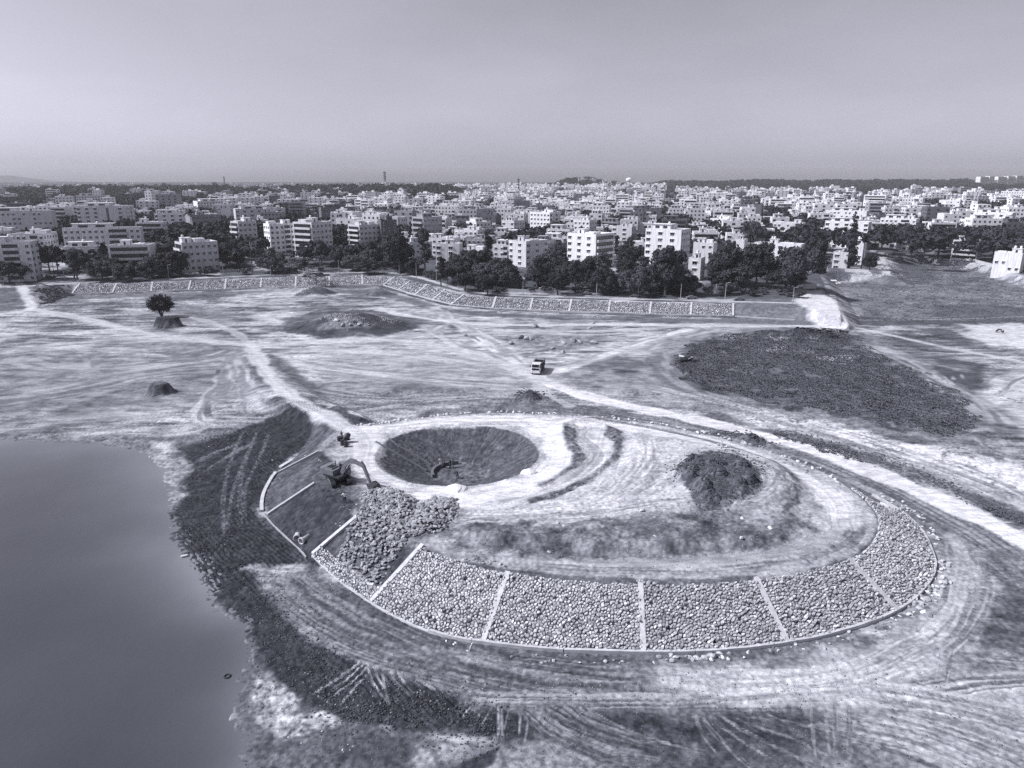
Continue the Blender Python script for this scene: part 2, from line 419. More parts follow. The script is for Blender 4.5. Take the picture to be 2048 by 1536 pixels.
def terrain_z(X, Y, fine=True):
    X = np.atleast_1d(np.asarray(X, dtype=np.float64)); Y = np.atleast_1d(np.asarray(Y, dtype=np.float64))
    Z = np.zeros(X.shape)
    R = np.hypot(X, Y)
    # lake bed, gently uneven
    near = (R < 600)
    Z[near] += (fbm(X[near], Y[near], 38, 3, 5) - 0.5) * 0.7
    # water
    m = (X < 30) & (X > -520) & (Y > -60) & (Y < 220)
    if m.any():
        sd = sdist(X[m], Y[m], SHORE)
        sd = sd + (fbm(X[m], Y[m], 6, 4, 8) - 0.5) * 1.3
        zz = Z[m]
        zz = np.where(sd > -14, zz * sst(0, 14, -sd) + WATER_Z * (1 - sst(-14, 0, sd) * 0 - sst(0, 14, -sd)), zz)
        zz = np.where(sd > 0, WATER_Z - np.minimum(sd * 0.10, 1.5) - 0.01, zz)
        zz = np.where((sd <= 0) & (sd > -14), WATER_Z + (-sd) * 0.045 + (Z[m] - WATER_Z - 0.63) * sst(3, 14, -sd), zz)
        Z[m] = zz
    # far high ground and its bank
    m = (R > 215) | (Y < -100)
    if m.any():
        x = X[m]; y = Y[m]
        rr = R[m]
        close = rr < 900
        t = np.zeros(x.shape); dc = np.zeros(x.shape)
        far_hi = (~close) & (y > np.abs(x) * 0.3)
        t[far_hi] = 1.0; dc[far_hi] = 1e4
        xs, ys = x[close], y[close]
        a = sdist(xs, ys, HIGH_T); b = sdist(xs, ys, HIGH_C)
        tt = np.where(b >= 0, 1.0, np.where(a <= 0, 0.0, np.abs(a) / (np.abs(a) + np.abs(b) + 1e-6)))
        t[close] = tt; dc[close] = np.maximum(b, 0)
        zh = BUND_Z + np.minimum(z_rise(rr) - BUND_Z, 0.05 * dc)
        Z[m] = Z[m] * (1 - t) + t * zh
    # the round mound
    m = (X > -60) & (X < 75) & (Y > 55) & (Y < 155)
    if m.any():
        x = X[m]; y = Y[m]
        a = sdist(x, y, TOE_S); b = sdist(x, y, CREST_S)
        t = np.where(b >= 0, 1.0, np.where(a <= 0, 0.0, np.abs(a) / (np.abs(a) + np.abs(b) + 1e-6)))
        z = Z[m] * (1 - t) + CREST_Z * t
        # inner relief: raised plateau with worn edges, a sunken lane
        s = sdist(x, y, PLATEAU) + (fbm(x, y, 4, 3, 21) - 0.5) * 2.0
        z = z + 0.7 * sst(-0.8, 2.2, s)
        s = sdist(x, y, PLATEAU2) + (fbm(x, y, 4, 3, 22) - 0.5) * 1.5
        z = z + 0.55 * sst(-0.5, 1.6, s)
        s = seg_dist(x, y, DITCH1); z = z + 0.5 * np.exp(-(s / 1.6) ** 2)
        s = seg_dist(x, y, DITCH2); z = z + 0.35 * np.exp(-(s / 0.8) ** 2)
        s = sdist(x, y, LUMPS); z = z + sst(-1, 3, s) * (fbm(x, y, 5, 4, 23) - 0.42) * 1.7
        # crater
        d = np.hypot(x - CRATER_C[0], (y - CRATER_C[1])) + (fbm(x, y, 6, 2, 24) - 0.5) * 0.7
        fl = np.hypot(x - CRATER_FLOOR[0], y - CRATER_FLOOR[1])
        k = np.clip((CRATER_R - d) / (CRATER_R - d + np.maximum(fl - 5.0, 0) + 1e-6), 0, 1)
        zc = np.where(d < CRATER_R, CREST_Z * (1 - k) + (-0.2) * k, 99)
        z = np.where(d < CRATER_R, np.minimum(z, zc), z)
        Z[m] = z
    for px, py, r, h, top, sq in MOUNDS:
        if h == 0: continue
        c = P(px, py, 0)
        Z = mound(X, Y, Z, c, r, h, top, sq, 0.16)
    # road embankment in the middle left
    m = (X > -90) & (X < -10) & (Y > 120) & (Y < 240)
    if m.any():
        s = seg_dist(X[m], Y[m], CAUSEWAY); w = 1 - sst(2.6, 8.5, s); hh = np.interp(Y[m], [CAUSEWAY[-1][1], CAUSEWAY[2][1], CAUSEWAY[1][1], CAUSEWAY[0][1]], [3.6, 2.4, 1.6, 0.2]); Z[m] = Z[m] * (1 - w) + np.maximum(Z[m], hh) * w
    # clod heaps on the plateau
    m = (X > 15) & (X < 55) & (Y > 85) & (Y < 125)
    if m.any():
        x = X[m]; y = Y[m]
        s = sdist(x, y, CLODS) + (fbm(x, y, 2.5, 3, 31) - 0.5) * 2.0
        cells = 1 - np.minimum(1, np.abs(vn(x / 3.2, y / 3.2, 33) - 0.5) * 2)
        lump = np.zeros(x.shape)
        for lx, ly, lr, lh in CLOD_LUMPS: lump = np.maximum(lump, lh * np.clip(1 - ((x - lx) ** 2 + (y - ly) ** 2) / lr ** 2, 0, 1) ** .8)
        Z[m] = Z[m] + sst(0, 1.8, s) * (0.05 + lump + .5 * fbm(x, y, 1.6, 3, 34))
    # vegetation-covered rough ground
    m = (R > 140) & (R < 300) & (X > 40)
    if m.any():
        x = X[m]; y = Y[m]
        s = sst(-2, 3, sdist(x, y, GRASS))
        Z[m] = Z[m] + s * (0.1 + 1.3 * (fbm(x, y, 5.5, 3, 41) - 0.4))
    return Z

PLATEAU = smooth_poly(PL([(1245, 872), (1250, 915), (1205, 955), (1120, 998), (1020, 1020), (935, 1040), (900, 1062), (980, 1092), (1100, 1102), (1300, 1112), (1480, 1108),
                          (1590, 1080), (1600, 1010), (1608, 960), (1560, 925), (1480, 900), (1400, 885), (1320, 875)], 4), 1)
PLATEAU2 = smooth_poly(PL([(1360, 900), (1440, 893), (1530, 920), (1585, 958), (1578, 1000), (1500, 1022), (1400, 1010), (1350, 960)], 5), 1)
DITCH1 = smooth_poly(PL([(1190, 838), (1130, 850), (1120, 868), (1145, 895), (1165, 920), (1140, 945), (1080, 975)], 4), 1, False)
DITCH2 = smooth_poly(PL([(1140, 842), (1230, 855), (1240, 885), (1232, 912), (1190, 948), (1130, 980), (1062, 1000), (1000, 1006)], 4), 1, False)
LUMPS = PL([(900, 1050), (960, 1030), (1100, 1040), (1250, 1040), (1380, 1010), (1560, 1020), (1660, 1040), (1620, 1080), (1480, 1110), (1200, 1115), (1000, 1110), (900, 1080)], 4.5)
CAUSEWAY = PL([(520, 725), (560, 772), (610, 806), (690, 845)], 2.0)
CLODS = smooth_poly(PL([(1345, 925), (1380, 905), (1410, 893), (1455, 897), (1500, 915), (1522, 935), (1522, 975), (1500, 992), (1455, 1003), (1400, 1000), (1375, 965), (1345, 942)], 6), 1)
_rl = random.Random(4)
CLOD_LUMPS = []
for _k in range(24):
    _p = P(1350 + 170 * _rl.random(), 905 + 90 * _rl.random(), 6)
    CLOD_LUMPS.append((_p[0], _p[1], _rl.uniform(1.1, 1.8), _rl.uniform(.8, 1.35)))
GRASS = smooth_poly(PL([(1345, 722), (1365, 692), (1440, 670), (1560, 657), (1690, 655), (1740, 688), (1778, 718), (1850, 745), (1925, 790), (1960, 822), (1958, 858), (1925, 880),
                        (1800, 858), (1650, 828), (1500, 800), (1400, 780), (1350, 755)], 0), 1)

def tz(x, y):
    return float(terrain_z([x], [y])[0])

def G(px, py, it=5):
    """the ground point seen at a pixel of the photograph"""
    z = 2.0
    for _ in range(it):
        x, y = P(px, py, z); z = tz(x, y)
    x, y = P(px, py, z)
    return Vector((x, y, tz(x, y)))

def zc_city(x, y):
    """height of the ground in the town (well behind the embankment)"""
    return float(z_rise(math.hypot(x, y)))

def GC(px, py):
    z = 8.0
    for _ in range(10):
        x, y = P(px, py, z); z = 0.5 * z + 0.5 * tz(x, y)
    return Vector((x, y, tz(x, y)))

# ------------------------------------------------------------------ ground sheet, finer where it is nearer
th = np.concatenate([np.linspace(86, 48, 14, endpoint=False), np.arange(48, 30, -0.075), np.arange(30, 13, -0.056), np.arange(13, 5.5, -0.036), np.arange(5.5, 1.4, -0.08)])
rad = CAM_H / np.tan(np.radians(th))
rad = np.concatenate([[0.5], rad, [2300, 2700, 3300, 4200, 5100]])
az = np.concatenate([np.linspace(-180, -44, 30, endpoint=False), np.arange(-44, 44, 0.078), np.linspace(44, 180, 30, endpoint=False)])
az = np.radians(az)
NR, NA = len(rad), len(az)
RR, AA = np.meshgrid(rad, az, indexing='ij')
GX = (RR * np.sin(AA)).ravel(); GY = (RR * np.cos(AA)).ravel()
GZ = terrain_z(GX, GY)
GR = np.hypot(GX, GY)

# ---- what the ground is made of: albedo (colour only), roughness of the soil, class
ALB = np.zeros(GX.shape)
CLS = np.zeros(GX.shape, dtype=np.int8)          # 0 ground 1 dirt road 2 mud 3 grass
DZ = np.zeros(GX.shape)
view = (GY > 35) & (np.abs(GX) < GY * 0.98 + 5) & (GR < 1200)
n1 = fbm(GX, GY, 32, 4, 50); n2 = fbm(GX, GY, 7.5, 4, 51); n3 = fbm(GX, GY, 1.6, 3, 52)
hz = fbm(GX * 0.28, GY * 1.15, 3.6, 4, 53)       # graded in long passes from left to right
hz2 = fbm(GX * 0.22 + GY * 0.10, GY * 1.6, 1.5, 3, 54)
patch = sst(0.38, 0.62, 0.45 * n1 + 0.25 * n2 + 0.35 * hz)
ALB[:] = 0.125 + 0.235 * patch
ALB *= 0.80 + 0.40 * sst(0.3, 0.7, hz2)
ALB *= 0.86 + 0.28 * n3
s2 = fbm(GX * 0.35, GY * 1.25, np.where(GR < 130, .9, 2.0), 2, 57); ALB *= 1 - .40 * sst(.60, .67, s2) + .18 * sst(.40, .30, s2)
scr = sst(0.62, 0.70, hz2) * sst(0.45, 0.6, n2); ALB *= 1 - 0.5 * scr
NZA = fbm(GX, GY, 5.0, 4, 60) - 0.5; NZB = fbm(GX, GY, 1.3, 3, 61) - 0.5

def region(px_pts, alb, fe=1.5, rag=3.0, st=1.0, z=0.0, cls=None, var=0.3, vscale=2.0, world=None, bump=0.0, mul=False):
    pts = world if world is not None else PL(px_pts, z)
    xs = [p[0] for p in pts]; ys = [p[1] for p in pts]; mg = fe + rag + 2
    m = view & (GX > min(xs) - mg) & (GX < max(xs) + mg) & (GY > min(ys) - mg) & (GY < max(ys) + mg)
    if not m.any(): return
    x = GX[m]; y = GY[m]
    sd = sdist(x, y, pts) + NZA[m] * rag * 2 + NZB[m] * rag * 0.7
    w = sst(-fe, fe, sd) * st
    v = fbm(x, y, vscale, 4, 70 + len(pts)) * 2 - 1
    tgt = (ALB[m] * alb if mul else alb) * (1 + var * 1.4 * v)
    ALB[m] = ALB[m] * (1 - w) + tgt * w
    if bump: DZ[m] += w * bump * (fbm(x, y, 1.1, 3, 75) - 0.5)
    if cls is not None:
        c = CLS[m]; c[w > 0.5] = cls; CLS[m] = c

def bundle(px_pts, width, lo, hi, st=1.0, z=0.0, fr=0.45, lng=9.0, rut=0.10, fe=0.35, seed=1, cls=None, cut=(0.35, 0.65), world=None, end=4.0, it=2):
    """a bundle of wheel tracks: streaks that run along a line"""
    pts = world if world is not None else PL(px_pts, z)
    if len(pts) > 2: pts = smooth_poly(pts, it, False)
    xs = [p[0] for p in pts]; ys = [p[1] for p in pts]; mg = width * 0.7 + 1
    m = view & (GX > min(xs) - mg) & (GX < max(xs) + mg) & (GY > min(ys) - mg) & (GY < max(ys) + mg)
    if not m.any(): return
    x = GX[m]; y = GY[m]
    D = np.full(x.shape, 1e9); S = np.zeros(x.shape); O = np.zeros(x.shape); acc = 0.0
    for (ax, ay), (bx, by) in zip(pts[:-1], pts[1:]):
        dx, dy = bx - ax, by - ay; L = math.hypot(dx, dy) + 1e-9
        t = np.clip(((x - ax) * dx + (y - ay) * dy) / (L * L), 0, 1)
        ex = x - ax - t * dx; ey = y - ay - t * dy
        d = ex * ex + ey * ey
        k = d < D
        D[k] = d[k]; S[k] = acc + t[k] * L; O[k] = ((x[k] - ax) * dy - (y[k] - ay) * dx) / L
        acc += L
    D = np.sqrt(D)
    wob = (fbm(x, y, 9, 2, seed + 5) - 0.5) * 1.2
    fr = fr * .72; dr = (GR[m] ** 2 + 2500) / 50 * 0.0011
    q = vn((O + wob) / np.maximum(fr, dr * 1.25) + 50, S / lng, seed) * 0.65 + vn((O + wob) / np.maximum(fr * 0.45, dr * 1.1) + 9, S / (lng * 0.7), seed + 1) * 0.35
    v = sst(cut[0], cut[1], q)
    edge = 1 - sst(width / 2 * (1 - fe), width / 2 * (1 + fe * 0.3), D + NZB[m] * width * 0.12 + (vn(S / 5 + 3, O * 0, seed + 3) - .5) * width * 0.3)
    e2 = sst(0, end, S) * (1 - sst(acc - end, acc, S)) if end > 0 else 1.0
    w = edge * e2 * st
    if cls is None and width > 2: w = w * (.5 + .5 * sst(.32, .58, n2[m]))
    grit = 0.88 + 0.24 * (NZB[m] + 0.5)
    ALB[m] = ALB[m] * (1 - w) + (lo + (hi - lo) * v) * grit * w
    DZ[m] += w * (rut * .6 if width > 4.9 else rut) * (q - 0.5)
    if cls is not None:
        c = CLS[m]; c[w > 0.5] = cls; CLS[m] = c

def tracks(px_pts, lo, hi, z=0.0, gauge=2.2, w=0.55, st=0.8, seed=1, rut=0.12, **k):
    """a pair of wheel or crawler tracks"""
    pts = smooth_poly(PL(px_pts, z), 2, False)
    for s in (-1, 1):
        q = []
        for i, p in enumerate(pts):
            a = Vector(pts[max(0, i - 1)]); b = Vector(pts[min(len(pts) - 1, i + 1)]); d = (b - a).normalized()
            q.append((p[0] - d.y * gauge / 2 * s, p[1] + d.x * gauge / 2 * s))
        bundle(None, w, lo, hi, st, fr=0.25, lng=3.0, rut=rut, seed=seed + s, world=q, end=1.5, it=0, **k)
# ---- broad areas of soil (colours from the place itself: pale dust, damp loam, black mud, low green cover)
R_ = region; B_ = bundle
# left plain, darker worn stretches
R_([(-80, 720), (120, 700), (300, 712), (470, 690), (560, 740), (500, 800), (330, 815), (150, 835), (0, 850), (-80, 850)], 0.15, 6, 9, .72, var=.6, vscale=2.5)
R_([(200, 672), (330, 676), (430, 690), (490, 694), (430, 712), (300, 702), (215, 690)], 0.16, 3, 4, .7, var=.5)
R_([(0, 860), (160, 865), (300, 868), (360, 890), (300, 895), (200, 882), (60, 878), (-60, 882)], 0.17, 2, 3, .8, var=.6, vscale=1.2)
R_([(70, 578), (140, 578), (150, 590), (110, 600), (80, 606), (68, 590)], 0.13, 2, 2, .85, var=.5, cls=3)
R_([(-80, 585), (30, 586), (48, 605), (20, 622), (-80, 630)], 0.12, 2, 2, .85, var=.5, cls=3)
R_([(300, 628), (440, 612), (470, 640), (400, 655)], 0.22, 4, 5, .5)
R_([(90, 590), (720, 578), (800, 590), (900, 618), (990, 626), (1300, 635), (1650, 642), (1650, 651), (1290, 643), (980, 634), (870, 622), (760, 592), (600, 581), (140, 600)], 0.13, 1.5, 1.5, .85, var=.4)
R_([(560, 640), (640, 622), (760, 620), (850, 640), (860, 655), (760, 668), (620, 668), (555, 656)], 0.11, 2, 4, .9, var=.6, vscale=3)
R_([(630, 640), (700, 630), (760, 640), (720, 655), (650, 655)], 0.24, 2, 3, .8, var=.6, vscale=1)
R_([(520, 700), (555, 700), (600, 760), (620, 790), (560, 760)], 0.15, 2, 3, .8, var=.5)
R_([(640, 700), (900, 715), (1080, 745), (1080, 790), (960, 800), (800, 770), (640, 740)], 0.26, 5, 6, .55, var=.4)
R_([(600, 770), (760, 760), (940, 780), (1060, 800), (980, 815), (850, 812), (760, 832), (690, 830), (630, 800)], 0.17, 3, 5, .75, var=.6, vscale=2.2)
R_([(1000, 675), (1080, 668), (1190, 672), (1200, 690), (1130, 705), (1010, 695)], 0.17, 2, 3, .8, var=.7, vscale=1.5)
R_([(1100, 640), (1180, 640), (1200, 655), (1110, 660)], 0.22, 2, 3, .6)
R_([(1180, 710), (1290, 712), (1300, 735), (1200, 735)], 0.14, 2, 3, .7)
R_([(1090, 745), (1200, 740), (1330, 760), (1420, 800), (1560, 850), (1480, 850), (1300, 805), (1150, 780)], 0.20, 3, 5, .75, var=.6, vscale=2.5)
# right: rough green field, hollow, salt-white ground
R_([(1300, 690), (1360, 660), (1500, 645), (1690, 650), (1760, 680), (1860, 730), (1940, 775), (1990, 830), (1960, 890), (1860, 885), (1650, 850), (1450, 820), (1330, 780), (1290, 740)], 0.19, 3, 5, .85, var=.4)
R_(None, 0.105, 3, 7, 1.0, var=.75, vscale=4, world=GRASS, cls=3)
R_([(1690, 600), (1720, 640), (1900, 646), (2200, 650), (2300, 600), (2048, 575), (1960, 545), (1850, 522), (1795, 524), (1812, 560), (1690, 562)], 0.155, 3, 6, .95, var=.5, vscale=5, cls=3)
R_([(1690, 575), (1850, 580), (2048, 590), (2200, 600), (2200, 612), (2000, 600), (1850, 590), (1700, 590)], 0.19, 3, 5, .8, var=.35, vscale=5)
R_([(1860, 610), (2060, 615), (2200, 625), (2200, 642), (1960, 640), (1860, 632)], 0.105, 3, 4, .8, var=.3, vscale=4)
R_([(1780, 525), (1850, 530), (1870, 550), (1880, 560), (1840, 568), (1800, 550)], 0.10, 2, 4, .7, var=.5, vscale=3)
R_([(1700, 632), (1860, 640), (2060, 640), (2200, 644), (2200, 650), (1900, 648), (1710, 650)], 0.09, 1, 1.5, .85)
R_([(1920, 648), (2300, 650), (2300, 700), (2100, 700), (1980, 690), (1940, 672)], 0.46, 3, 5, .85, var=.15)
R_([(1990, 760), (2060, 740), (2200, 740), (2300, 800), (2200, 900), (2048, 870), (1990, 800)], 0.40, 3, 5, .75, var=.3)
R_([(1850, 735), (1900, 715), (1975, 730), (1975, 775), (1940, 790), (1890, 760)], 0.085, 1.5, 2, .95, var=.3)
R_([(1470, 815), (1650, 850), (1820, 895), (1940, 905), (2048, 940), (2200, 1000), (2200, 1060), (2048, 1010), (1880, 960), (1740, 915), (1600, 872), (1480, 838)], 0.52, 2.5, 6, .95, var=.35, vscale=1.6)
R_([(1550, 850), (1700, 885), (1860, 925), (2048, 985), (2048, 1005), (1850, 950), (1690, 905), (1560, 868)], 0.20, 2, 5, .7, var=.8, vscale=1.2)
# between the main road and the mound
R_([(1060, 800), (1250, 818), (1450, 862), (1650, 920), (1850, 1000), (2048, 1095), (2048, 1180), (1950, 1120), (1880, 1080), (1760, 1000), (1650, 945), (1500, 893), (1300, 852), (1100, 835), (900, 835), (800, 845), (850, 820)], 0.15, 1.5, 3, .9, var=.45, vscale=2)
R_([(1120, 815), (1300, 835), (1420, 855), (1540, 890), (1500, 895), (1380, 866), (1200, 832)], 0.10, 1, 2, .8, var=.5, vscale=1.3)
# ground round the foot of the mound, front and right
R_([(500, 1135), (640, 1125), (760, 1225), (980, 1300), (1300, 1325), (1600, 1300), (1810, 1240), (1890, 1150), (1880, 1050), (2000, 1120), (2048, 1180), (2048, 1600), (1100, 1600), (1000, 1440), (760, 1330), (560, 1200)], 0.18, 3, 5, .9, var=.45, vscale=2.5)
R_([(640, 1120), (750, 1215), (960, 1296), (1290, 1316), (1450, 1312), (1600, 1290), (1600, 1300), (1450, 1330), (1290, 1340), (960, 1322), (740, 1240)], 0.11, .8, 1, .85, var=.4)
R_([(1940, 1120), (2048, 1110), (2200, 1150), (2200, 1330), (2048, 1345), (1900, 1350), (1880, 1310), (1930, 1240)], 0.10, 3, 4, .9, var=.5, vscale=1.5)
R_([(1350, 1345), (1560, 1350), (1740, 1300), (1860, 1250), (1900, 1130), (1930, 1110), (1960, 1180), (1930, 1270), (1850, 1350), (1880, 1400), (1560, 1410), (1350, 1400)], 0.38, 2.5, 4, .9, var=.22, vscale=2)
R_([(1700, 1360), (2048, 1330), (2200, 1350), (2200, 1600), (1900, 1600), (1780, 1450)], 0.31, 4, 6, .7, var=.3, vscale=2.5)
R_([(1150, 1415), (1400, 1418), (1560, 1425), (1640, 1440), (1600, 1480), (1460, 1520), (1300, 1540), (1180, 1500), (1100, 1440)], 0.062, 2, 3, .92, var=.5, vscale=1.2, cls=2, bump=.10)
R_([(1440, 1440), (1620, 1430), (1640, 1540), (1400, 1600), (1250, 1600)], 0.085, 3, 4, .85, var=.4, vscale=1.4)
# black mud along the water
MUD = [(352, 893), (420, 872), (500, 850), (570, 826), (620, 820), (655, 838), (640, 870), (600, 905), (556, 935), (530, 975), (519, 1010), (533, 1035), (600, 1103), (628, 1118),
       (590, 1130), (505, 1132), (560, 1200), (620, 1265), (660, 1285), (720, 1320), (850, 1375), (960, 1405), (1050, 1420), (1130, 1450), (1060, 1500), (985, 1484), (900, 1482), (800, 1466), (690, 1446),
       (600, 1405), (545, 1352), (515, 1330), (504, 1285), (485, 1245), (440, 1210), (418, 1170), (398, 1135), (372, 1105), (352, 1070), (345, 1025), (366, 985), (358, 950), (384, 930), (368, 908)]
B_([(330, 870), (372, 905), (380, 940), (350, 985), (340, 1025), (352, 1080), (395, 1140), (425, 1200), (480, 1245), (500, 1290), (480, 1360), (478, 1440), (495, 1536), (500, 1700)], 7, .10, .17, 1.0, fr=.5, lng=1.2, seed=63, end=0)
R_(MUD, 0.054, 1.0, 1.5, 1.0, var=.45, vscale=1.0, cls=2, bump=.22)
R_([(345, 870), (440, 850), (500, 842), (470, 870), (400, 885), (350, 895)], 0.15, 1.5, 2, .8, var=.5)
R_([(230, 900), (330, 895), (372, 920), (380, 940), (355, 960), (366, 985), (340, 1010), (330, 960), (280, 915)], 0.26, 1, 1.5, .9, var=.5, vscale=1)
R_([(300, 880), (345, 880), (350, 900), (320, 905)], 0.42, 1, 1, .8)
R_([(415, 1180), (430, 1205), (480, 1235), (500, 1248), (480, 1252), (430, 1222)], 0.20, .4, .6, .8, var=.4)
R_([(500, 1300), (545, 1352), (600, 1405), (690, 1446), (800, 1466), (1000, 1486), (1100, 1500), (1200, 1600), (480, 1600), (470, 1400), (480, 1350)], 0.13, .6, 1, .95, var=.22, vscale=2)
R_([(640, 1460), (800, 1475), (860, 1500), (800, 1536), (640, 1530)], 0.085, 1, 2, .8, var=.25, vscale=2)
R_([(514, 1352), (530, 1345), (560, 1370), (592, 1400), (600, 1425), (650, 1420), (684, 1440), (672, 1455), (600, 1465), (560, 1462), (520, 1435), (508, 1395)], 0.30, .35, 1.2, .9, var=.9, vscale=.45)
R_([(835, 1488), (900, 1482), (985, 1478), (1000, 1490), (960, 1508), (890, 1536), (820, 1545)], 0.23, .5, .8, .9, var=.35, vscale=.8)
R_([(1000, 1500), (1080, 1480), (1200, 1510), (1250, 1560), (980, 1600), (960, 1540)], 0.22, 1, 1.5, .85, var=.4, vscale=.8)
R_([(900, 1536), (960, 1510), (1000, 1492), (985, 1530), (930, 1560)], 0.06, .2, .4, .9)
# the mound: unpaved bank, top, plateau
R_(None, 0.10, .4, .6, 1.0, world=TOE_S, var=.4, vscale=1.2)
R_(None, 0.33, .8, 1.2, 1.0, world=CREST_S, var=.28, vscale=1.8)
R_([(556, 945), (640, 903), (660, 930), (690, 960), (700, 985), (720, 1030), (625, 1112), (560, 1068), (522, 1010)], 0.070, .8, 1, 1.0, z=2.5, var=.4, vscale=1.3)
R_([(540, 990), (560, 950), (620, 925), (650, 940), (600, 975), (550, 1010)], 0.12, 1, 1.5, .8, z=2.5, var=.3)
R_([(620, 925), (700, 925), (760, 960), (790, 1000), (840, 1010), (900, 1020), (900, 1070), (830, 1085), (720, 1032), (690, 1000), (640, 985)], 0.12, 1, 1.6, .9, z=4, var=.5, vscale=1.5)
R_([(880, 1040), (960, 1020), (1100, 1035), (1300, 1030), (1400, 1012), (1540, 1018), (1640, 1040), (1640, 1075), (1560, 1105), (1350, 1115), (1150, 1115), (980, 1110), (900, 1085)], 0.125, 2.5, 5.0, .86, z=4.5, var=.85, vscale=2.2)
R_([(850, 1080), (930, 1100), (1016, 1118), (1160, 1128), (1400, 1130), (1600, 1105), (1720, 1060), (1750, 1050), (1740, 1085), (1690, 1110), (1600, 1135), (1500, 1150), (1280, 1160), (1100, 1150), (960, 1128), (850, 1095)], 0.25, .8, 1.5, .9, z=4, var=.4, vscale=1.5)
R_([(930, 1122), (1016, 1138), (1150, 1152), (1281, 1158), (1400, 1157), (1512, 1150), (1512, 1160), (1400, 1170), (1281, 1172), (1150, 1166), (1016, 1148), (930, 1132)], 0.12, .3, .4, .9, z=4, var=.4)
R_([(620, 905), (672, 850), (690, 870), (680, 905), (650, 915)], 0.20, 1, 1, .9, z=3, var=.4)
R_([(1250, 880), (1340, 880), (1400, 890), (1330, 930), (1380, 990), (1330, 1020), (1150, 1040), (1000, 1045), (940, 1030), (1060, 1010), (1150, 990), (1230, 950)], 0.40, 1, 2, .9, z=4.5, var=.18, vscale=2)
R_([(1530, 930), (1580, 950), (1580, 1000), (1520, 1015), (1420, 1008), (1525, 985)], 0.28, 1, 1.5, .85, z=5, var=.3)
R_([(1595, 940), (1640, 960), (1670, 1005), (1660, 1030), (1610, 1040), (1600, 1000)], 0.26, 1, 1.5, .8, z=4, var=.4)
R_([(1540, 922), (1600, 955), (1604, 1000), (1560, 1030), (1580, 1000), (1585, 965)], 0.10, .3, .8, .85, z=4.5)
R_(None, 0.115, .5, 1.4, 1.0, world=CLODS, var=.5, vscale=.9, cls=2, bump=.35)
# crater
_cr = [(CRATER_C[0] + (CRATER_R + .2) * math.cos(a), CRATER_C[1] + (CRATER_R + .2) * math.sin(a)) for a in np.linspace(0, 6.283, 40)[:-1]]
R_(None, 0.105, .25, .35, 1.0, world=_cr, var=.28, vscale=1.0)
_cf = [(CRATER_FLOOR[0] + 5.6 * math.cos(a), CRATER_FLOOR[1] + 5.2 * math.sin(a)) for a in np.linspace(0, 6.283, 30)[:-1]]
R_(None, 0.13, .3, .8, .9, world=_cf, var=.6, vscale=.8)
m = (np.hypot(GX - CRATER_C[0], GY - CRATER_C[1]) < CRATER_R) & (np.hypot(GX - CRATER_FLOOR[0], GY - CRATER_FLOOR[1]) > 5)
aa = np.arctan2(GX[m] - CRATER_FLOOR[0], GY[m] - CRATER_FLOOR[1])
gr_ = vn(aa * 34, GR[m] * .05, 81) * .6 + vn(aa * 80, GR[m] * .1, 82) * .4
ALB[m] *= 0.78 + 0.45 * gr_; DZ[m] += (gr_ - .5) * .16
# town side of the embankment: litter and rough grass, tree shade painted into the colour
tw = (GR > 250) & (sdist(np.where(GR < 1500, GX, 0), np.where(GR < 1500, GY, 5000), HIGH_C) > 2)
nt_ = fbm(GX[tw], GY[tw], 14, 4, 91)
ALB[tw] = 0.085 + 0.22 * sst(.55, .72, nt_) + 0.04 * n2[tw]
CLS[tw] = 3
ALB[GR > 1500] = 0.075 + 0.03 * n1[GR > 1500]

def disc(px, py, r_, alb, sq=.8, st=.95, fe=1, rag=1.5, var=.5, vs=1.5):
    c = P(px, py, 0); R_(None, alb, fe, rag, st, world=[(c[0] + r_ * math.cos(a), c[1] + r_ * sq * math.sin(a)) for a in np.linspace(0, 6.283, 30)[:-1]], var=var, vscale=vs)
disc(702, 655, 22, .075, .85, fe=2, rag=4, vs=3); disc(337, 652, 5.0, .05); disc(322, 785, 3.6, .12, .9); disc(633, 588, 9.5, .085); disc(762, 590, 8, .12, vs=2)
disc(690, 665, 9, .2, .35, .7, vs=.8)
R_([(1467, 607), (1560, 607), (1615, 606), (1650, 630), (1640, 640), (1560, 638), (1466, 634)], .15, .6, 1.2, .9, z=1.8, var=.4, vscale=1)
if 0: R_([(305, 640), (322, 632), (350, 630), (368, 645), (368, 655), (340, 660), (306, 656)], 0.075, .8, .8, .95, z=2, var=.5, vscale=1)
if 0: R_([(300, 765), (330, 762), (352, 775), (350, 788), (315, 790), (298, 785)], 0.15, .8, 1, .8, z=1.5, var=.5, vscale=1)
if 0: R_([(580, 580), (640, 566), (690, 582), (660, 592), (600, 592)], 0.09, 1, 1.5, .85, z=1, var=.5)
if 0: R_([(740, 582), (770, 576), (800, 584), (790, 592), (750, 592)], 0.12, 1, 1.5, .85, z=1, var=.4)
# ---- wheel tracks and graded passes
W = dict(lo=.24, hi=.46)
B_([(0, 700), (150, 690), (300, 676), (450, 672)], 12, .24, .44, .6, fr=.6, lng=16, seed=3)
B_([(-20, 800), (150, 780), (300, 740), (450, 735)], 16, .15, .34, .7, fr=.6, lng=14, seed=4)
B_([(0, 720), (140, 740), (260, 735), (420, 720), (480, 700)], 14, .16, .38, .6, fr=.6, lng=12, seed=5)
B_([(170, 690), (190, 730), (160, 770)], 6, .17, .34, .6, fr=.5, lng=6, seed=6)
B_([(120, 860), (260, 855), (360, 862), (420, 845)], 7, .20, .42, .7, fr=.4, lng=8, seed=7)
B_([(60, 845), (220, 840), (380, 820)], 10, .18, .36, .6, fr=.5, lng=8, seed=71)
B_([(640, 700), (800, 706), (960, 730), (1070, 748)], 10, .22, .44, .7, fr=.5, lng=14, seed=8)
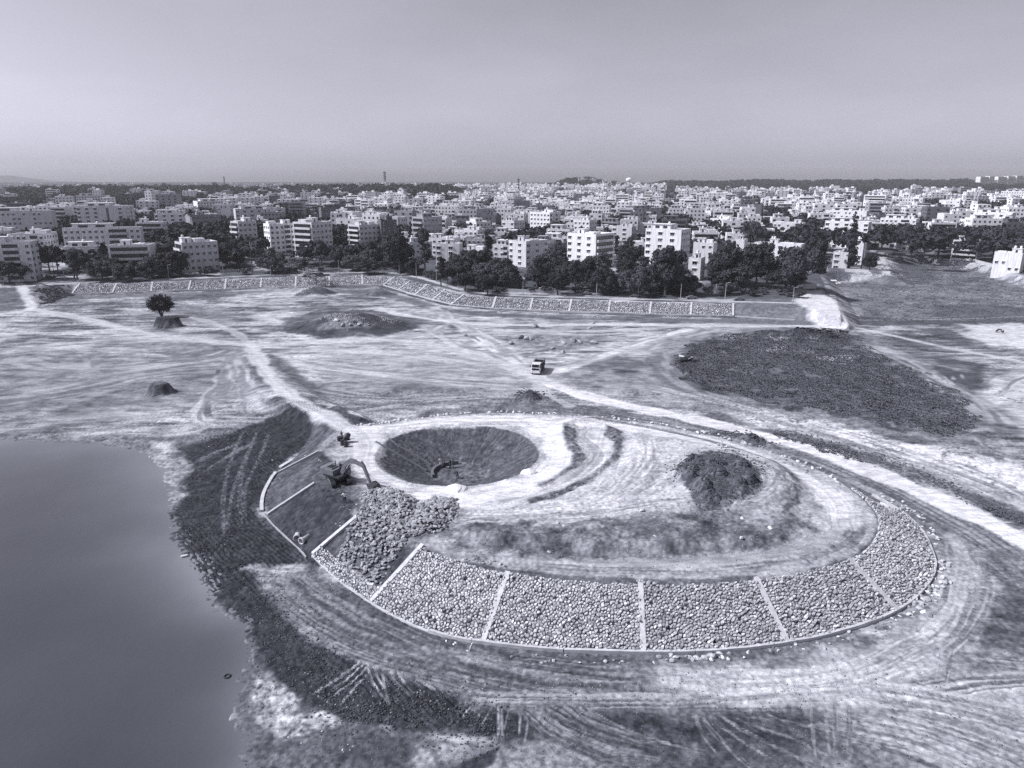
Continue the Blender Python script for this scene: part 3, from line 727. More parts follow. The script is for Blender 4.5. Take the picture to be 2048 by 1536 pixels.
B_([(560, 720), (700, 745), (860, 760), (1040, 768)], 11, .20, .44, .7, fr=.5, lng=12, seed=9)
B_([(620, 780), (760, 800), (900, 790), (1020, 800)], 8, .13, .32, .7, fr=.45, lng=10, seed=10)
B_([(700, 822), (850, 800), (980, 790)], 6, .13, .34, .7, fr=.45, lng=10, seed=101)
B_([(860, 625), (930, 655), (1000, 700), (1050, 735)], 7, .24, .46, .8, fr=.5, lng=12, seed=11)
B_([(930, 660), (970, 690), (1010, 720)], 4, .18, .5, .8, fr=.5, lng=8, seed=12)
B_([(850, 650), (890, 680), (960, 705), (1040, 730)], 5, .22, .46, .7, fr=.5, lng=8, seed=13)
B_([(860, 610), (900, 640), (860, 670), (760, 675)], 7, .26, .46, .7, fr=.5, lng=8, seed=14)
B_([(1090, 745), (1150, 728), (1220, 708), (1300, 680), (1390, 657)], 7, .30, .50, .9, fr=.5, lng=14, seed=15)
B_([(1180, 690), (1260, 705), (1320, 690)], 9, .28, .46, .7, fr=.5, lng=10, seed=151)
B_([(1290, 700), (1340, 680), (1420, 662), (1520, 652)], 4, .22, .40, .8, fr=.4, lng=8, seed=16)
B_([(1310, 700), (1330, 750), (1400, 790), (1500, 815)], 9, .14, .28, .7, fr=.5, lng=10, seed=17)
B_([(1290, 770), (1420, 800), (1560, 838), (1700, 880)], 8, .14, .40, .7, fr=.5, lng=10, seed=18)
B_([(1600, 850), (1760, 895), (1920, 950), (2060, 1010)], 12, .14, .50, .8, fr=.5, lng=10, seed=19)
B_([(1740, 690), (1830, 735), (1900, 775), (1960, 815), (1985, 850)], 8, .16, .36, .85, fr=.5, lng=12, seed=20)
B_([(1760, 700), (1880, 730), (1960, 740)], 10, .16, .34, .6, fr=.5, lng=12, seed=201)
B_([(1860, 740), (1920, 780), (1975, 820)], 3, .2, .44, .8, fr=.45, lng=6, seed=21)
B_([(1910, 735), (1920, 765)], 3, .1, .3, .8, fr=.4, lng=4, seed=22)
B_([(2040, 740), (2000, 760), (1975, 790)], 5, .18, .48, .7, fr=.7, lng=8, seed=23)
B_([(1970, 870), (1990, 900), (2048, 920)], 7, .2, .36, .7, seed=24)
tracks([(2040, 747), (2005, 755), (1985, 778)], .14, .2, seed=25, gauge=5, w=1.2)
# road bed east of the mound
B_([(1500, 880), (1640, 925), (1780, 985), (1900, 1050), (2010, 1120)], 9, .11, .26, .85, fr=.45, lng=14, seed=26)
B_([(1100, 808), (1250, 830), (1400, 855), (1520, 885)], 5, .10, .26, .8, fr=.4, lng=12, seed=27)
# round the foot of the mound
B_([(545, 1150), (615, 1205), (705, 1265), (825, 1312), (950, 1350), (1100, 1380), (1260, 1392)], 5.5, .085, .175, .9, fr=.45, lng=12, seed=28)
B_([(580, 1140), (660, 1195), (750, 1250), (860, 1298), (1000, 1335), (1150, 1358), (1300, 1370)], 5.5, .09, .19, .9, fr=.4, lng=12, seed=29)
B_([(700, 1230), (840, 1290), (980, 1325), (1140, 1342), (1320, 1348)], 3.5, .09, .21, .8, fr=.35, lng=9, seed=30)
B_([(640, 1265), (760, 1320), (880, 1352), (1000, 1378)], 3, .10, .23, .8, fr=.3, lng=8, seed=31)
B_([(900, 1400), (1100, 1402), (1350, 1400), (1600, 1402)], 3.2, .13, .30, .85, fr=.3, lng=10, seed=32)
B_([(1300, 1360), (1500, 1375), (1700, 1360), (1850, 1310)], 6, .26, .46, .8, fr=.5, lng=8, seed=33)
B_([(1905, 1075), (1922, 1120), (1915, 1180), (1880, 1240)], 4.5, .15, .34, .85, fr=.5, lng=8, seed=34)
B_([(1955, 1130), (1962, 1190), (1925, 1260), (1860, 1320)], 4, .18, .36, .85, fr=.4, lng=8, seed=35)
B_([(1880, 1040), (1905, 1070), (1925, 1105), (1935, 1160)], 3, .2, .36, .7, fr=.3, lng=8, seed=36)
B_([(1980, 1100), (2048, 1160), (2120, 1200)], 6, .14, .26, .7, seed=37)
B_([(1700, 1420), (1850, 1445), (2048, 1520), (2200, 1580)], 9, .18, .40, .85, fr=.5, lng=12, seed=38)
B_([(1600, 1440), (1760, 1470), (1900, 1510), (2060, 1580)], 6, .13, .36, .8, fr=.45, lng=10, seed=39)
B_([(1800, 1390), (1950, 1375), (2100, 1350)], 3.6, .14, .40, .85, fr=.4, lng=10, seed=40)
B_([(1720, 1385), (1860, 1400), (2048, 1450), (2200, 1500)], 5, .18, .42, .8, fr=.45, lng=9, seed=41)
B_([(1720, 1340), (1840, 1290), (1900, 1240)], 5, .2, .42, .6, fr=.35, lng=4, seed=42)
B_([(1900, 1310), (2000, 1330), (2100, 1335)], 3, .12, .3, .7, fr=.4, lng=6, seed=43)
# fans of tracks left by machines tipping into the mud
def fan(pairs, lo, hi, seed, w=.34, z=0.0, st=.8):
    for k, pts in enumerate(pairs):
        B_(pts, w, lo, hi, st, fr=.15, lng=1.6, rut=.10, seed=seed + k * 3, end=1.0, z=z)
fan([[(728, 1318), (690, 1345), (615, 1390)], [(735, 1322), (700, 1355), (660, 1380)], [(740, 1330), (710, 1362), (645, 1402)], [(738, 1345), (700, 1385), (676, 1412)],
     [(736, 1322), (738, 1350), (755, 1385), (782, 1415)], [(745, 1322), (752, 1350), (768, 1380), (782, 1410)], [(760, 1325), (766, 1355), (772, 1385)],
     [(775, 1335), (790, 1365), (822, 1398)], [(790, 1335), (806, 1365), (830, 1395)], [(722, 1325), (680, 1355), (640, 1375)], [(830, 1355), (862, 1380), (880, 1378)]], .17, .30, 200, w=.30)
fan([[(965, 1388), (938, 1415), (922, 1440)], [(980, 1395), (962, 1420), (952, 1445)], [(995, 1400), (975, 1430), (958, 1460)], [(998, 1400), (996, 1440), (999, 1490)], [(1005, 1400), (1003, 1440), (1006, 1480)],
     [(1020, 1405), (1012, 1440), (1005, 1470)], [(1040, 1412), (1040, 1450), (1038, 1480)], [(1055, 1415), (1056, 1450), (1048, 1490)]], .14, .27, 300, w=.30)
fan([[(1040, 1420), (1090, 1460), (1150, 1510), (1180, 1540)], [(1060, 1412), (1120, 1455), (1200, 1500), (1325, 1520)], [(1080, 1410), (1150, 1450), (1240, 1485), (1330, 1482)],
     [(1100, 1408), (1170, 1440), (1270, 1475), (1330, 1483)], [(1130, 1408), (1180, 1432), (1260, 1460)], [(1050, 1415), (1110, 1462), (1190, 1520), (1240, 1520)],
     [(1070, 1420), (1140, 1470), (1220, 1530)], [(1150, 1405), (1210, 1440), (1300, 1480), (1420, 1510)], [(1030, 1415), (1075, 1460), (1120, 1510)]], .10, .23, 400, w=.45)
B_([(1050, 1410), (1120, 1450), (1230, 1495), (1330, 1530)], 5.5, .085, .21, .7, fr=.4, lng=8, seed=44)
fan([[(1400, 1425), (1420, 1460), (1470, 1510), (1530, 1560)], [(1415, 1425), (1450, 1460), (1510, 1500), (1590, 1550)], [(1430, 1425), (1480, 1460), (1560, 1500), (1650, 1545)], [(1450, 1430), (1520, 1460), (1600, 1480), (1640, 1520)],
     [(1470, 1428), (1550, 1445), (1620, 1480), (1650, 1530)], [(1500, 1435), (1600, 1450), (1700, 1475)], [(1390, 1425), (1400, 1465), (1440, 1520)], [(1520, 1430), (1640, 1460), (1780, 1500), (1900, 1550)]], .10, .22, 500, w=.5)
tracks([(1635, 1410), (1640, 1460), (1645, 1530)], .12, .25, st=.6, seed=45, gauge=1.3, w=.35)
tracks([(1685, 1400), (1684, 1460), (1686, 1530)], .12, .25, st=.6, seed=46, gauge=1.2, w=.5)
tracks([(1895, 1290), (1888, 1330), (1880, 1370)], .16, .32, seed=47, gauge=1.0, w=.35)
# crawler tracks crossing the mud by the water
for k, pts in enumerate([[(490, 858), (468, 900), (452, 950), (445, 1000), (448, 1060), (452, 1080)], [(515, 862), (498, 905), (475, 950), (460, 1000), (455, 1050), (450, 1085)],
                         [(538, 865), (525, 905), (505, 945), (488, 975), (486, 1010), (488, 1040)], [(500, 900), (482, 950), (478, 1000), (478, 1030)]]):
    B_(pts, .8, .075, .15, .85, fr=.2, lng=.5, rut=.2, seed=600 + k, end=1.5)
B_([(380, 925), (440, 900), (500, 880)], 1.6, .09, .2, .8, fr=.3, lng=4, seed=610)
B_([(400, 945), (450, 915), (520, 880)], 1.2, .08, .18, .7, fr=.3, lng=4, seed=611)
B_([(470, 1040), (450, 1070), (410, 1130)], 1.0, .03, .09, .7, fr=.3, lng=4, seed=612)
B_([(510, 1120), (560, 1100), (560, 1090)], 3, .04, .10, .7, fr=.3, lng=4, seed=613)
# cleat ripples in the mud, across the direction of travel
mm = view & (CLS == 2)
rp = np.sin((GX[mm] * 0.72 + GY[mm] * 0.69) * 9.5 + 6 * fbm(GX[mm], GY[mm], 3.2, 3, 95) * 2) * sst(.42, .6, fbm(GX[mm], GY[mm], 7, 3, 96))
DZ[mm] += rp * 0.065; ALB[mm] *= 1 + 0.16 * rp
# the pale loop of ruts left of the causeway
B_([(470, 705), (455, 745), (440, 780), (405, 810), (395, 835), (430, 850), (500, 845)], 5, .2, .40, .9, fr=.6, lng=9, seed=50)
B_([(475, 710), (490, 760), (500, 800), (505, 830)], 6, .2, .38, .85, fr=.7, lng=9, seed=51)
B_([(490, 790), (540, 830), (600, 825)], 5, .2, .36, .7, fr=.6, lng=5, seed=52)
B_([(418, 800), (412, 825), (425, 838)], 1.6, .1, .16, .8, fr=.4, seed=53)
B_([(455, 735), (448, 752)], 1.4, .09, .15, .8, seed=54); B_([(438, 735), (434, 752)], 1.2, .09, .15, .8, seed=55)
R_([(500, 705), (530, 720), (575, 780), (640, 820), (620, 830), (560, 800), (510, 770), (490, 720)], 0.12, 1, 2, .85, var=.6, vscale=1.3)

R_([(1290, 822), (1400, 838), (1480, 855), (1560, 860), (1700, 893), (1850, 945), (1960, 988), (2070, 1036), (2200, 1098), (2200, 1122), (2060, 1056), (1950, 1008), (1840, 964), (1690, 908), (1550, 872), (1470, 866), (1380, 850)], 0.12, .8, 1.8, .8, var=.6, vscale=1)
R_([(1400, 828), (1430, 822), (1470, 832), (1500, 850), (1440, 846)], 0.11, 1, 1.5, .8, var=.6, vscale=1)
R_([(1320, 862), (1420, 874), (1540, 902), (1660, 946), (1720, 975), (1780, 1000), (1900, 1062), (1870, 1068), (1760, 1010), (1690, 972), (1600, 930), (1500, 898), (1400, 876)], 0.12, .8, 1, .8, var=.5, vscale=1.2)
# ---- dirt roads
def road(px, w, alb=.47, st=.95, z=0.0, seed=1, cls=1, fe=.25, lo=None, world=None):
    B_(px, w, lo if lo else alb * .86, alb, st, z=z, fr=.55, lng=18, rut=.10, fe=fe, seed=seed, cls=cls, end=0, world=world)
road([(1072, 752), (1110, 772), (1180, 795), (1260, 812), (1350, 830), (1450, 850), (1550, 878), (1650, 908), (1750, 945), (1850, 985), (1950, 1030), (2060, 1085), (2200, 1160)], 5.0, .56, seed=700)
road([(1090, 762), (1030, 735), (950, 712), (880, 692), (800, 681), (700, 680), (600, 686), (500, 692), (400, 680), (300, 668), (200, 645), (100, 625), (62, 618)], 6.0, .44, .8, seed=701, fe=.5)
road([(-60, 632), (20, 628), (70, 617), (54, 600), (42, 582), (30, 578)], 4.6, .5, .8, seed=702, fe=.5)
road([(-100, 673), (120, 664), (300, 668)], 2.4, .44, .7, seed=703, fe=.5)
road([(498, 692), (482, 670), (440, 650), (370, 630), (330, 628)], 4.0, .42, .6, seed=704, fe=.5)
R_([(528, 700), (570, 718), (615, 762), (650, 792), (612, 782), (560, 745)], .12, 1, 1.2, .85, var=.5)
road(None, 5.0, .47, .92, seed=705, fe=.45, world=[P(500, 691, 0), P(520, 722, .3), P(545, 762, 1.2), P(590, 800, 2.2), P(650, 832, 3.2), P(705, 853, 4), P(745, 858, 4)])
road([(1050, 745), (1075, 748), (1120, 738)], 7, .47, .8, seed=706, fe=.5)
road([(1060, 752), (1090, 785), (1140, 812)], 2.6, .40, .7, seed=707)
road([(760, 620), (860, 640), (1000, 652), (1180, 648), (1400, 651), (1600, 652), (1680, 650)], 5.0, .5, .8, seed=708, fe=.5)
road([(1680, 648), (1780, 668), (1880, 692), (1980, 710), (2100, 735)], 3.4, .46, .8, seed=709, fe=.4)
road([(900, 672), (1000, 664), (1150, 662), (1250, 660), (1400, 650)], 4.0, .44, .7, seed=710, fe=.5)
road([(1680, 640), (1800, 640), (2048, 634), (2200, 632)], .9, .34, .7, seed=711)
road([(1720, 500), (1790, 512)], 3, .4, .7, z=4, seed=712)
# crest road of the embankment
road([(-100, 572), (40, 574), (110, 568), (230, 563), (450, 555), (600, 549), (725, 546), (790, 547), (840, 556), (890, 571), (930, 582), (1000, 590), (1150, 594), (1300, 598), (1450, 602), (1600, 606)], 3.2, .42, .9, z=3.6, seed=713, fe=.35)
R_([(1600, 590), (1640, 585), (1675, 610), (1695, 640), (1690, 655), (1640, 655), (1630, 632), (1590, 606)], 0.50, 1.5, 2, .95, z=2.5, var=.12, cls=1)
R_([(1645, 540), (1780, 545), (1790, 552), (1650, 550)], 0.38, 1, 1.5, .8, z=3.5)
R_([(1740, 512), (1770, 515), (1785, 550), (1760, 552)], 0.42, 1, 1.5, .8, z=3.5)
road([(1770, 508), (1880, 515), (1960, 530), (2048, 552), (2200, 590)], 2.6, .36, .8, z=3.5, seed=714, fe=.4)
_bl = [((BC[i][0] * .88 + BT[i][0] * .12), (BC[i][1] * .88 + BT[i][1] * .12)) for i in range(len(BC))]
B_(None, 1.6, .06, .11, .85, fr=.5, lng=6, seed=720, world=_bl, end=0, it=0)
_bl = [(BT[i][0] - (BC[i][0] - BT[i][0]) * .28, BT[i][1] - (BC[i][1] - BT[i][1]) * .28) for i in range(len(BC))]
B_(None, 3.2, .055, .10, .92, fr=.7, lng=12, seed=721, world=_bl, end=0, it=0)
for _i in range(len(BC) - 1): R_(None, .10, .2, .2, .95, world=[BT[_i], BT[_i + 1], BC[_i + 1], BC[_i]], var=.3)
# roads on the mound, z 4
road([(745, 858), (850, 846), (950, 837), (1060, 838), (1180, 846), (1300, 862), (1400, 880), (1500, 905), (1580, 938), (1645, 975), (1683, 1015), (1690, 1048)], 4.6, .54, .95, z=4, seed=715, fe=.4)
road([(700, 850), (735, 880), (728, 925), (745, 958), (800, 978), (880, 985)], 6.2, .47, .9, z=4, seed=716, fe=.5)
road([(1060, 846), (1110, 872), (1128, 912), (1100, 955), (1030, 985), (930, 1000), (870, 990)], 6.8, .58, .95, z=4, seed=717, fe=.35)
road([(1195, 868), (1195, 905), (1160, 945), (1080, 985), (980, 1010)], 4.8, .5, .9, z=4, seed=718, fe=.4)
road([(1690, 1045), (1660, 1075), (1560, 1108), (1400, 1125), (1200, 1128)], 3.4, .32, .6, z=4, seed=719, fe=.5)
R_([(1120, 846), (1150, 842), (1160, 862), (1150, 878), (1172, 905), (1175, 925), (1150, 940), (1090, 975), (1080, 970), (1135, 935), (1150, 912), (1125, 880)], 0.13, .5, 1.1, .9, z=4.4, var=.9, vscale=.7, bump=.5)
R_([(1215, 850), (1245, 860), (1245, 890), (1232, 920), (1195, 952), (1130, 985), (1060, 1004), (1060, 998), (1125, 977), (1185, 945), (1222, 912), (1228, 880), (1210, 865)], 0.12, .4, .8, .9, z=4.4, var=.9, vscale=.7, bump=.4)
B_([(1140, 842), (1200, 838), (1290, 853), (1400, 876), (1500, 905), (1570, 936), (1600, 965)], 1.3, .07, .16, .8, z=4, fr=.5, lng=3, seed=800)
B_([(1260, 990), (1310, 960), (1360, 935)], 6, .22, .44, .7, z=5, fr=.5, lng=4, seed=801)
B_([(1160, 868), (1205, 905), (1165, 955), (1070, 992), (960, 1008)], 3.0, .24, .52, .75, z=4, fr=.4, lng=7, seed=810)
B_([(1290, 872), (1300, 925), (1250, 980), (1150, 1020), (1000, 1032), (900, 1030)], 5.0, .20, .50, .75, z=4.5, fr=.4, lng=8, seed=811)
B_([(1400, 1005), (1300, 1010), (1200, 1030), (1080, 1040)], 3.5, .16, .42, .7, z=4.5, fr=.35, lng=6, seed=812)
B_([(740, 862), (900, 846), (1050, 842), (1200, 852)], 4.5, .34, .60, .7, z=4, fr=.4, lng=12, seed=813)
B_([(1420, 1010), (1520, 1012), (1590, 985), (1592, 950)], 2.2, .14, .34, .75, z=5, fr=.3, lng=2, seed=814)
B_([(1600, 1115), (1450, 1135), (1250, 1140), (1050, 1128)], 2.6, .16, .36, .75, z=4, fr=.3, lng=8, seed=815)
B_([(1250, 900), (1240, 960), (1180, 1000)], 8, .32, .46, .6, z=5, fr=.5, lng=8, seed=802)
B_([(1470, 1008), (1540, 995), (1560, 950), (1530, 925)], 4.5, .18, .36, .8, z=5, fr=.4, lng=3, seed=803)
B_([(1700, 1040), (1720, 1060), (1690, 1095), (1600, 1125)], 2.5, .14, .3, .8, z=4, fr=.3, lng=6, seed=804)
# contact prints: cracks in the salt-white ground
m = view & (GX > 45) & (GY > 105) & (GY < 215) & (ALB > .33) & (CLS != 1)
ck = np.abs(fbm(GX[m], GY[m], 2.6, 3, 97) - .5)
ALB[m] *= 1 - .62 * (1 - sst(.01, .05, ck)) * sst(.4, .55, n2[m])
ALB[view & (CLS == 1)] *= 0.97
# scattered grit in everything that is not road
g1 = vn(GX / .33, GY / .33, 98)
m = view & (CLS != 1) & (GR < 170)
_am = .16 + .42 * (1 - sst(.16, .34, ALB[m]))
ALB[m] *= 1 - _am * .5 + _am * g1[m]
DZ[m] += (vn(GX[m] / .5, GY[m] / .5, 99) - .5) * .17
m = view & (GR < 115)
ALB[m] *= .86 + .28 * vn(GX[m] / .16, GY[m] / .16, 100)
ALB = np.where(ALB < 0.24, 0.24 * (np.maximum(ALB, .01) / 0.24) ** 1.42, ALB * (1 + 0.08 * sst(.3, .5, ALB)))
ALB = np.clip(ALB, 0.016, 0.62)
GZ = GZ + np.where(view, DZ, 0)

# ---- build the sheets: one vertex grid, its faces shared out by what lies on them
ii, jj = np.meshgrid(np.arange(NR - 1), np.arange(NA - 1), indexing='ij')
a = (ii * NA + jj).ravel(); quads = np.stack([a, a + NA, a + NA + 1, a + 1], 1)
fx = GX[a]; fy = GY[a]; fr = GR[a]
cls = CLS[a].astype(np.int32)
nearf = fr < 420
onm = nearf & (np.abs(fx) < 80) & (fy > 55) & (fy < 150)
tmp = np.zeros(len(a), bool); tmp[onm] = sdist(fx[onm], fy[onm], TOE_S) > 0
cls[tmp & (cls != 1)] = 4
bk = nearf & (fr > 215)
tmp = np.zeros(len(a), bool)
tmp[bk] = (sdist(fx[bk], fy[bk], HIGH_T) > 0) & (sdist(fx[bk], fy[bk], HIGH_C) < 0)
cls[tmp & (cls != 1)] = 5

def ground_mat():
    m = bpy.data.materials.new('soil'); m.use_nodes = True
    nt = m.node_tree; bs = nt.nodes['Principled BSDF']
    at = nt.nodes.new("ShaderNodeAttribute"); at.attribute_name = 'soil_colour'
    geo = nt.nodes.new("ShaderNodeNewGeometry")
    f1 = nt.nodes.new("ShaderNodeTexNoise"); f1.inputs['Scale'].default_value = 2.3; f1.inputs['Detail'].default_value = 6; f1.inputs['Roughness'].default_value = 0.68
    f2 = nt.nodes.new("ShaderNodeTexNoise"); f2.inputs['Scale'].default_value = 9.0; f2.inputs['Detail'].default_value = 3
    nt.links.new(geo.outputs['Position'], f1.inputs['Vector']); nt.links.new(geo.outputs['Position'], f2.inputs['Vector'])
    v = M_(nt, 'MULTIPLY', at.outputs['Fac'], M_(nt, 'MULTIPLY_ADD', f1.outputs[0], 0.7, 0.65))
    v = M_(nt, 'MULTIPLY', v, M_(nt, 'MULTIPLY_ADD', f2.outputs[0], 0.7, 0.65))
    mp = nt.nodes.new("ShaderNodeMapping"); mp.inputs['Scale'].default_value = (.38, 1.15, 1.0); nt.links.new(geo.outputs['Position'], mp.inputs[0])
    f3 = nt.nodes.new("ShaderNodeTexNoise"); f3.inputs['Scale'].default_value = 0.8; f3.inputs['Detail'].default_value = 9; f3.inputs['Roughness'].default_value = 0.72; f3.inputs['Distortion'].default_value = 0.6
    nt.links.new(mp.outputs[0], f3.inputs['Vector'])
    mr = nt.nodes.new("ShaderNodeMapRange"); mr.inputs['From Min'].default_value = 0.38; mr.inputs['From Max'].default_value = 0.6; mr.inputs['To Min'].default_value = 0.74; mr.inputs['To Max'].default_value = 1.26
    nt.links.new(f3.outputs[0], mr.inputs['Value']); v = M_(nt, 'MULTIPLY', v, mr.outputs[0])
    nt.links.new(tint_nodes(nt, v), bs.inputs['Base Color'])
    bs.inputs['Roughness'].default_value = 0.95; bs.inputs['Specular IOR Level'].default_value = 0.15
    bp = nt.nodes.new("ShaderNodeBump"); bp.inputs['Strength'].default_value = 0.5; bp.inputs['Distance'].default_value = 0.08
    nt.links.new(f2.outputs[0], bp.inputs['Height']); nt.links.new(bp.outputs[0], bs.inputs['Normal'])
    return m
SOIL = ground_mat()
GV = np.stack([GX, GY, GZ], 1)
for c, name, kind in ((0, 'ground', 'structure'), (1, 'dirt_road', 'structure'), (2, 'mud_bank', 'structure'), (3, 'grass_ground', 'structure'),
                      (4, 'mound_terrain', 'structure'), (5, 'embankment', 'structure')):
    q = quads[cls == c]
    u, inv = np.unique(q.ravel(), return_inverse=True)
    me = mesh_np(name, GV[u], inv.astype(np.int32), np.full(len(q), 4), SOIL, smooth=False)
    at = me.attributes.new('soil_colour', 'FLOAT', 'POINT'); at.data.foreach_set('value', ALB[u].astype(np.float32))
    o = link(name, me); o['kind'] = kind
    o['label'] = {0: 'pale dusty lake bed streaked with wheel tracks', 1: 'pale dirt roads crossing the lake bed', 2: 'black churned mud beside the water',
                  3: 'rough dark green ground cover', 4: 'top and banks of the round earth mound', 5: 'stone-faced bank along the far side of the lake bed'}[c]

# water
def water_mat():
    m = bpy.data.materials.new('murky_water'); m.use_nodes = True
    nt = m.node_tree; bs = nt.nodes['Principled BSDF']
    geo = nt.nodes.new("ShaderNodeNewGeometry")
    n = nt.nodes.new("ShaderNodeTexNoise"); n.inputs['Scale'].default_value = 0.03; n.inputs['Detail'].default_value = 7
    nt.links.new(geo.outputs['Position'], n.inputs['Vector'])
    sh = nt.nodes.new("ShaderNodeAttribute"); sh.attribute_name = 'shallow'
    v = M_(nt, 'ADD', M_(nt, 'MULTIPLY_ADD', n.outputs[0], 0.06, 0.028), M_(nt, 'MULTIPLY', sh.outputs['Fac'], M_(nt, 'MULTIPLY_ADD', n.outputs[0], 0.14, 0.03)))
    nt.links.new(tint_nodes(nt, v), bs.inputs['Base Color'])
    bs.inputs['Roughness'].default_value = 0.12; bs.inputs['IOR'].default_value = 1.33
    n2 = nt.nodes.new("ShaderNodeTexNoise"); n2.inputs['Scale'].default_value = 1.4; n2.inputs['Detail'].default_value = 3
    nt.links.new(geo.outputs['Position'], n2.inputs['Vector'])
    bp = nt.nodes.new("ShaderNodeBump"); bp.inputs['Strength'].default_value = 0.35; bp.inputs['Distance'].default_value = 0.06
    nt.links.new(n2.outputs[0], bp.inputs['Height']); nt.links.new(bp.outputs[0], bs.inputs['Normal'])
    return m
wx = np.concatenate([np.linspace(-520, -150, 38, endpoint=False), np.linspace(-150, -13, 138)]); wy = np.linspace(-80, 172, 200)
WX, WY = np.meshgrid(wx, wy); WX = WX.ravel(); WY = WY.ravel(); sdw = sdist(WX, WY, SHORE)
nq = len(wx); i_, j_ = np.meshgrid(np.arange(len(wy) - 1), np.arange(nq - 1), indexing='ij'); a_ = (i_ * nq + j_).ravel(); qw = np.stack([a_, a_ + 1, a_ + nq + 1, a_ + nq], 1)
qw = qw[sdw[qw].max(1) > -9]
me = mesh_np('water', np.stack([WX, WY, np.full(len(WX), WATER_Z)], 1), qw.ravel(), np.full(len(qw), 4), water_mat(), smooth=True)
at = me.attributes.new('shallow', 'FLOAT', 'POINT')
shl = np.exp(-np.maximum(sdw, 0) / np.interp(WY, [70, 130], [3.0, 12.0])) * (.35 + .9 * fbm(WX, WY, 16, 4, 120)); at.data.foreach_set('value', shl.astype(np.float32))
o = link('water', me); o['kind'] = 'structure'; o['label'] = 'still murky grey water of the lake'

# haze: one closed box of even air over everything
b = MB(); b.box(-5300, 5300, -5200, 5400, -4, 150)
hm = bpy.data.materials.new('haze_air'); hm.use_nodes = True
nt = hm.node_tree; nt.nodes.clear()
ho = nt.nodes.new("ShaderNodeOutputMaterial"); hv = nt.nodes.new("ShaderNodeVolumePrincipled")
hv.inputs['Density'].default_value = 0.00008; hv.inputs['Color'].default_value = (0.95, 0.955, 1.0, 1); hv.inputs['Anisotropy'].default_value = 0.0
nt.links.new(hv.outputs[0], ho.inputs['Volume'])
o = b.build('haze', hm); o['kind'] = 'stuff'; o['label'] = 'thin pale haze over the town'
# ------------------------------------------------------------------ stone pitching of the round mound
def polyline_between(pts, a, b):
    """the stretch of a polyline between the points nearest to a and b, resampled evenly"""
    P_ = [Vector(p) for p in pts]
    L = [0]
    for p, q in zip(P_[:-1], P_[1:]): L.append(L[-1] + (q - p).length)
    def loc(v):
        best = (1e9, 0)
        for i in range(len(P_) - 1):
            d = P_[i + 1] - P_[i]; t = max(0, min(1, (v - P_[i]).dot(d) / max(d.length_squared, 1e-9)))
            e = (P_[i] + d * t - v).length
            if e < best[0]: best = (e, L[i] + t * d.length)
        return best[1]
    la, lb = loc(Vector(a)), loc(Vector(b))
    out = []
    for k in range(25):
        s = la + (lb - la) * k / 24
        i = 0
        while i < len(L) - 2 and L[i + 1] < s: i += 1
        t = (s - L[i]) / max(L[i + 1] - L[i], 1e-9)
        out.append(P_[i].lerp(P_[i + 1], max(0, min(1, t))))
    out[0] = Vector(a); out[-1] = Vector(b)
    return out

def samp(line, s):
    s = max(0.0, min(0.99999, s)) * (len(line) - 1); i = int(s)
    return line[i].lerp(line[i + 1], s - i)

CREST_L = smooth_poly([P(x, y, 4) for x, y in CREST_PX[3:20]], 2, False)
TOE_L = smooth_poly(TOE_F[4:], 2, False)
RIBS = [((716, 1033), (625, 1112)), ((845, 1092), (742, 1207)), ((1016, 1145), (966, 1287)), ((1281, 1168), (1287, 1308)), ((1512, 1157), (1575, 1290)),
        ((1698, 1118), (1797, 1226)), ((1757, 1040), (1865, 1106))]
RW = [(P(*a, 4), P(*b, 0)) for a, b in RIBS]

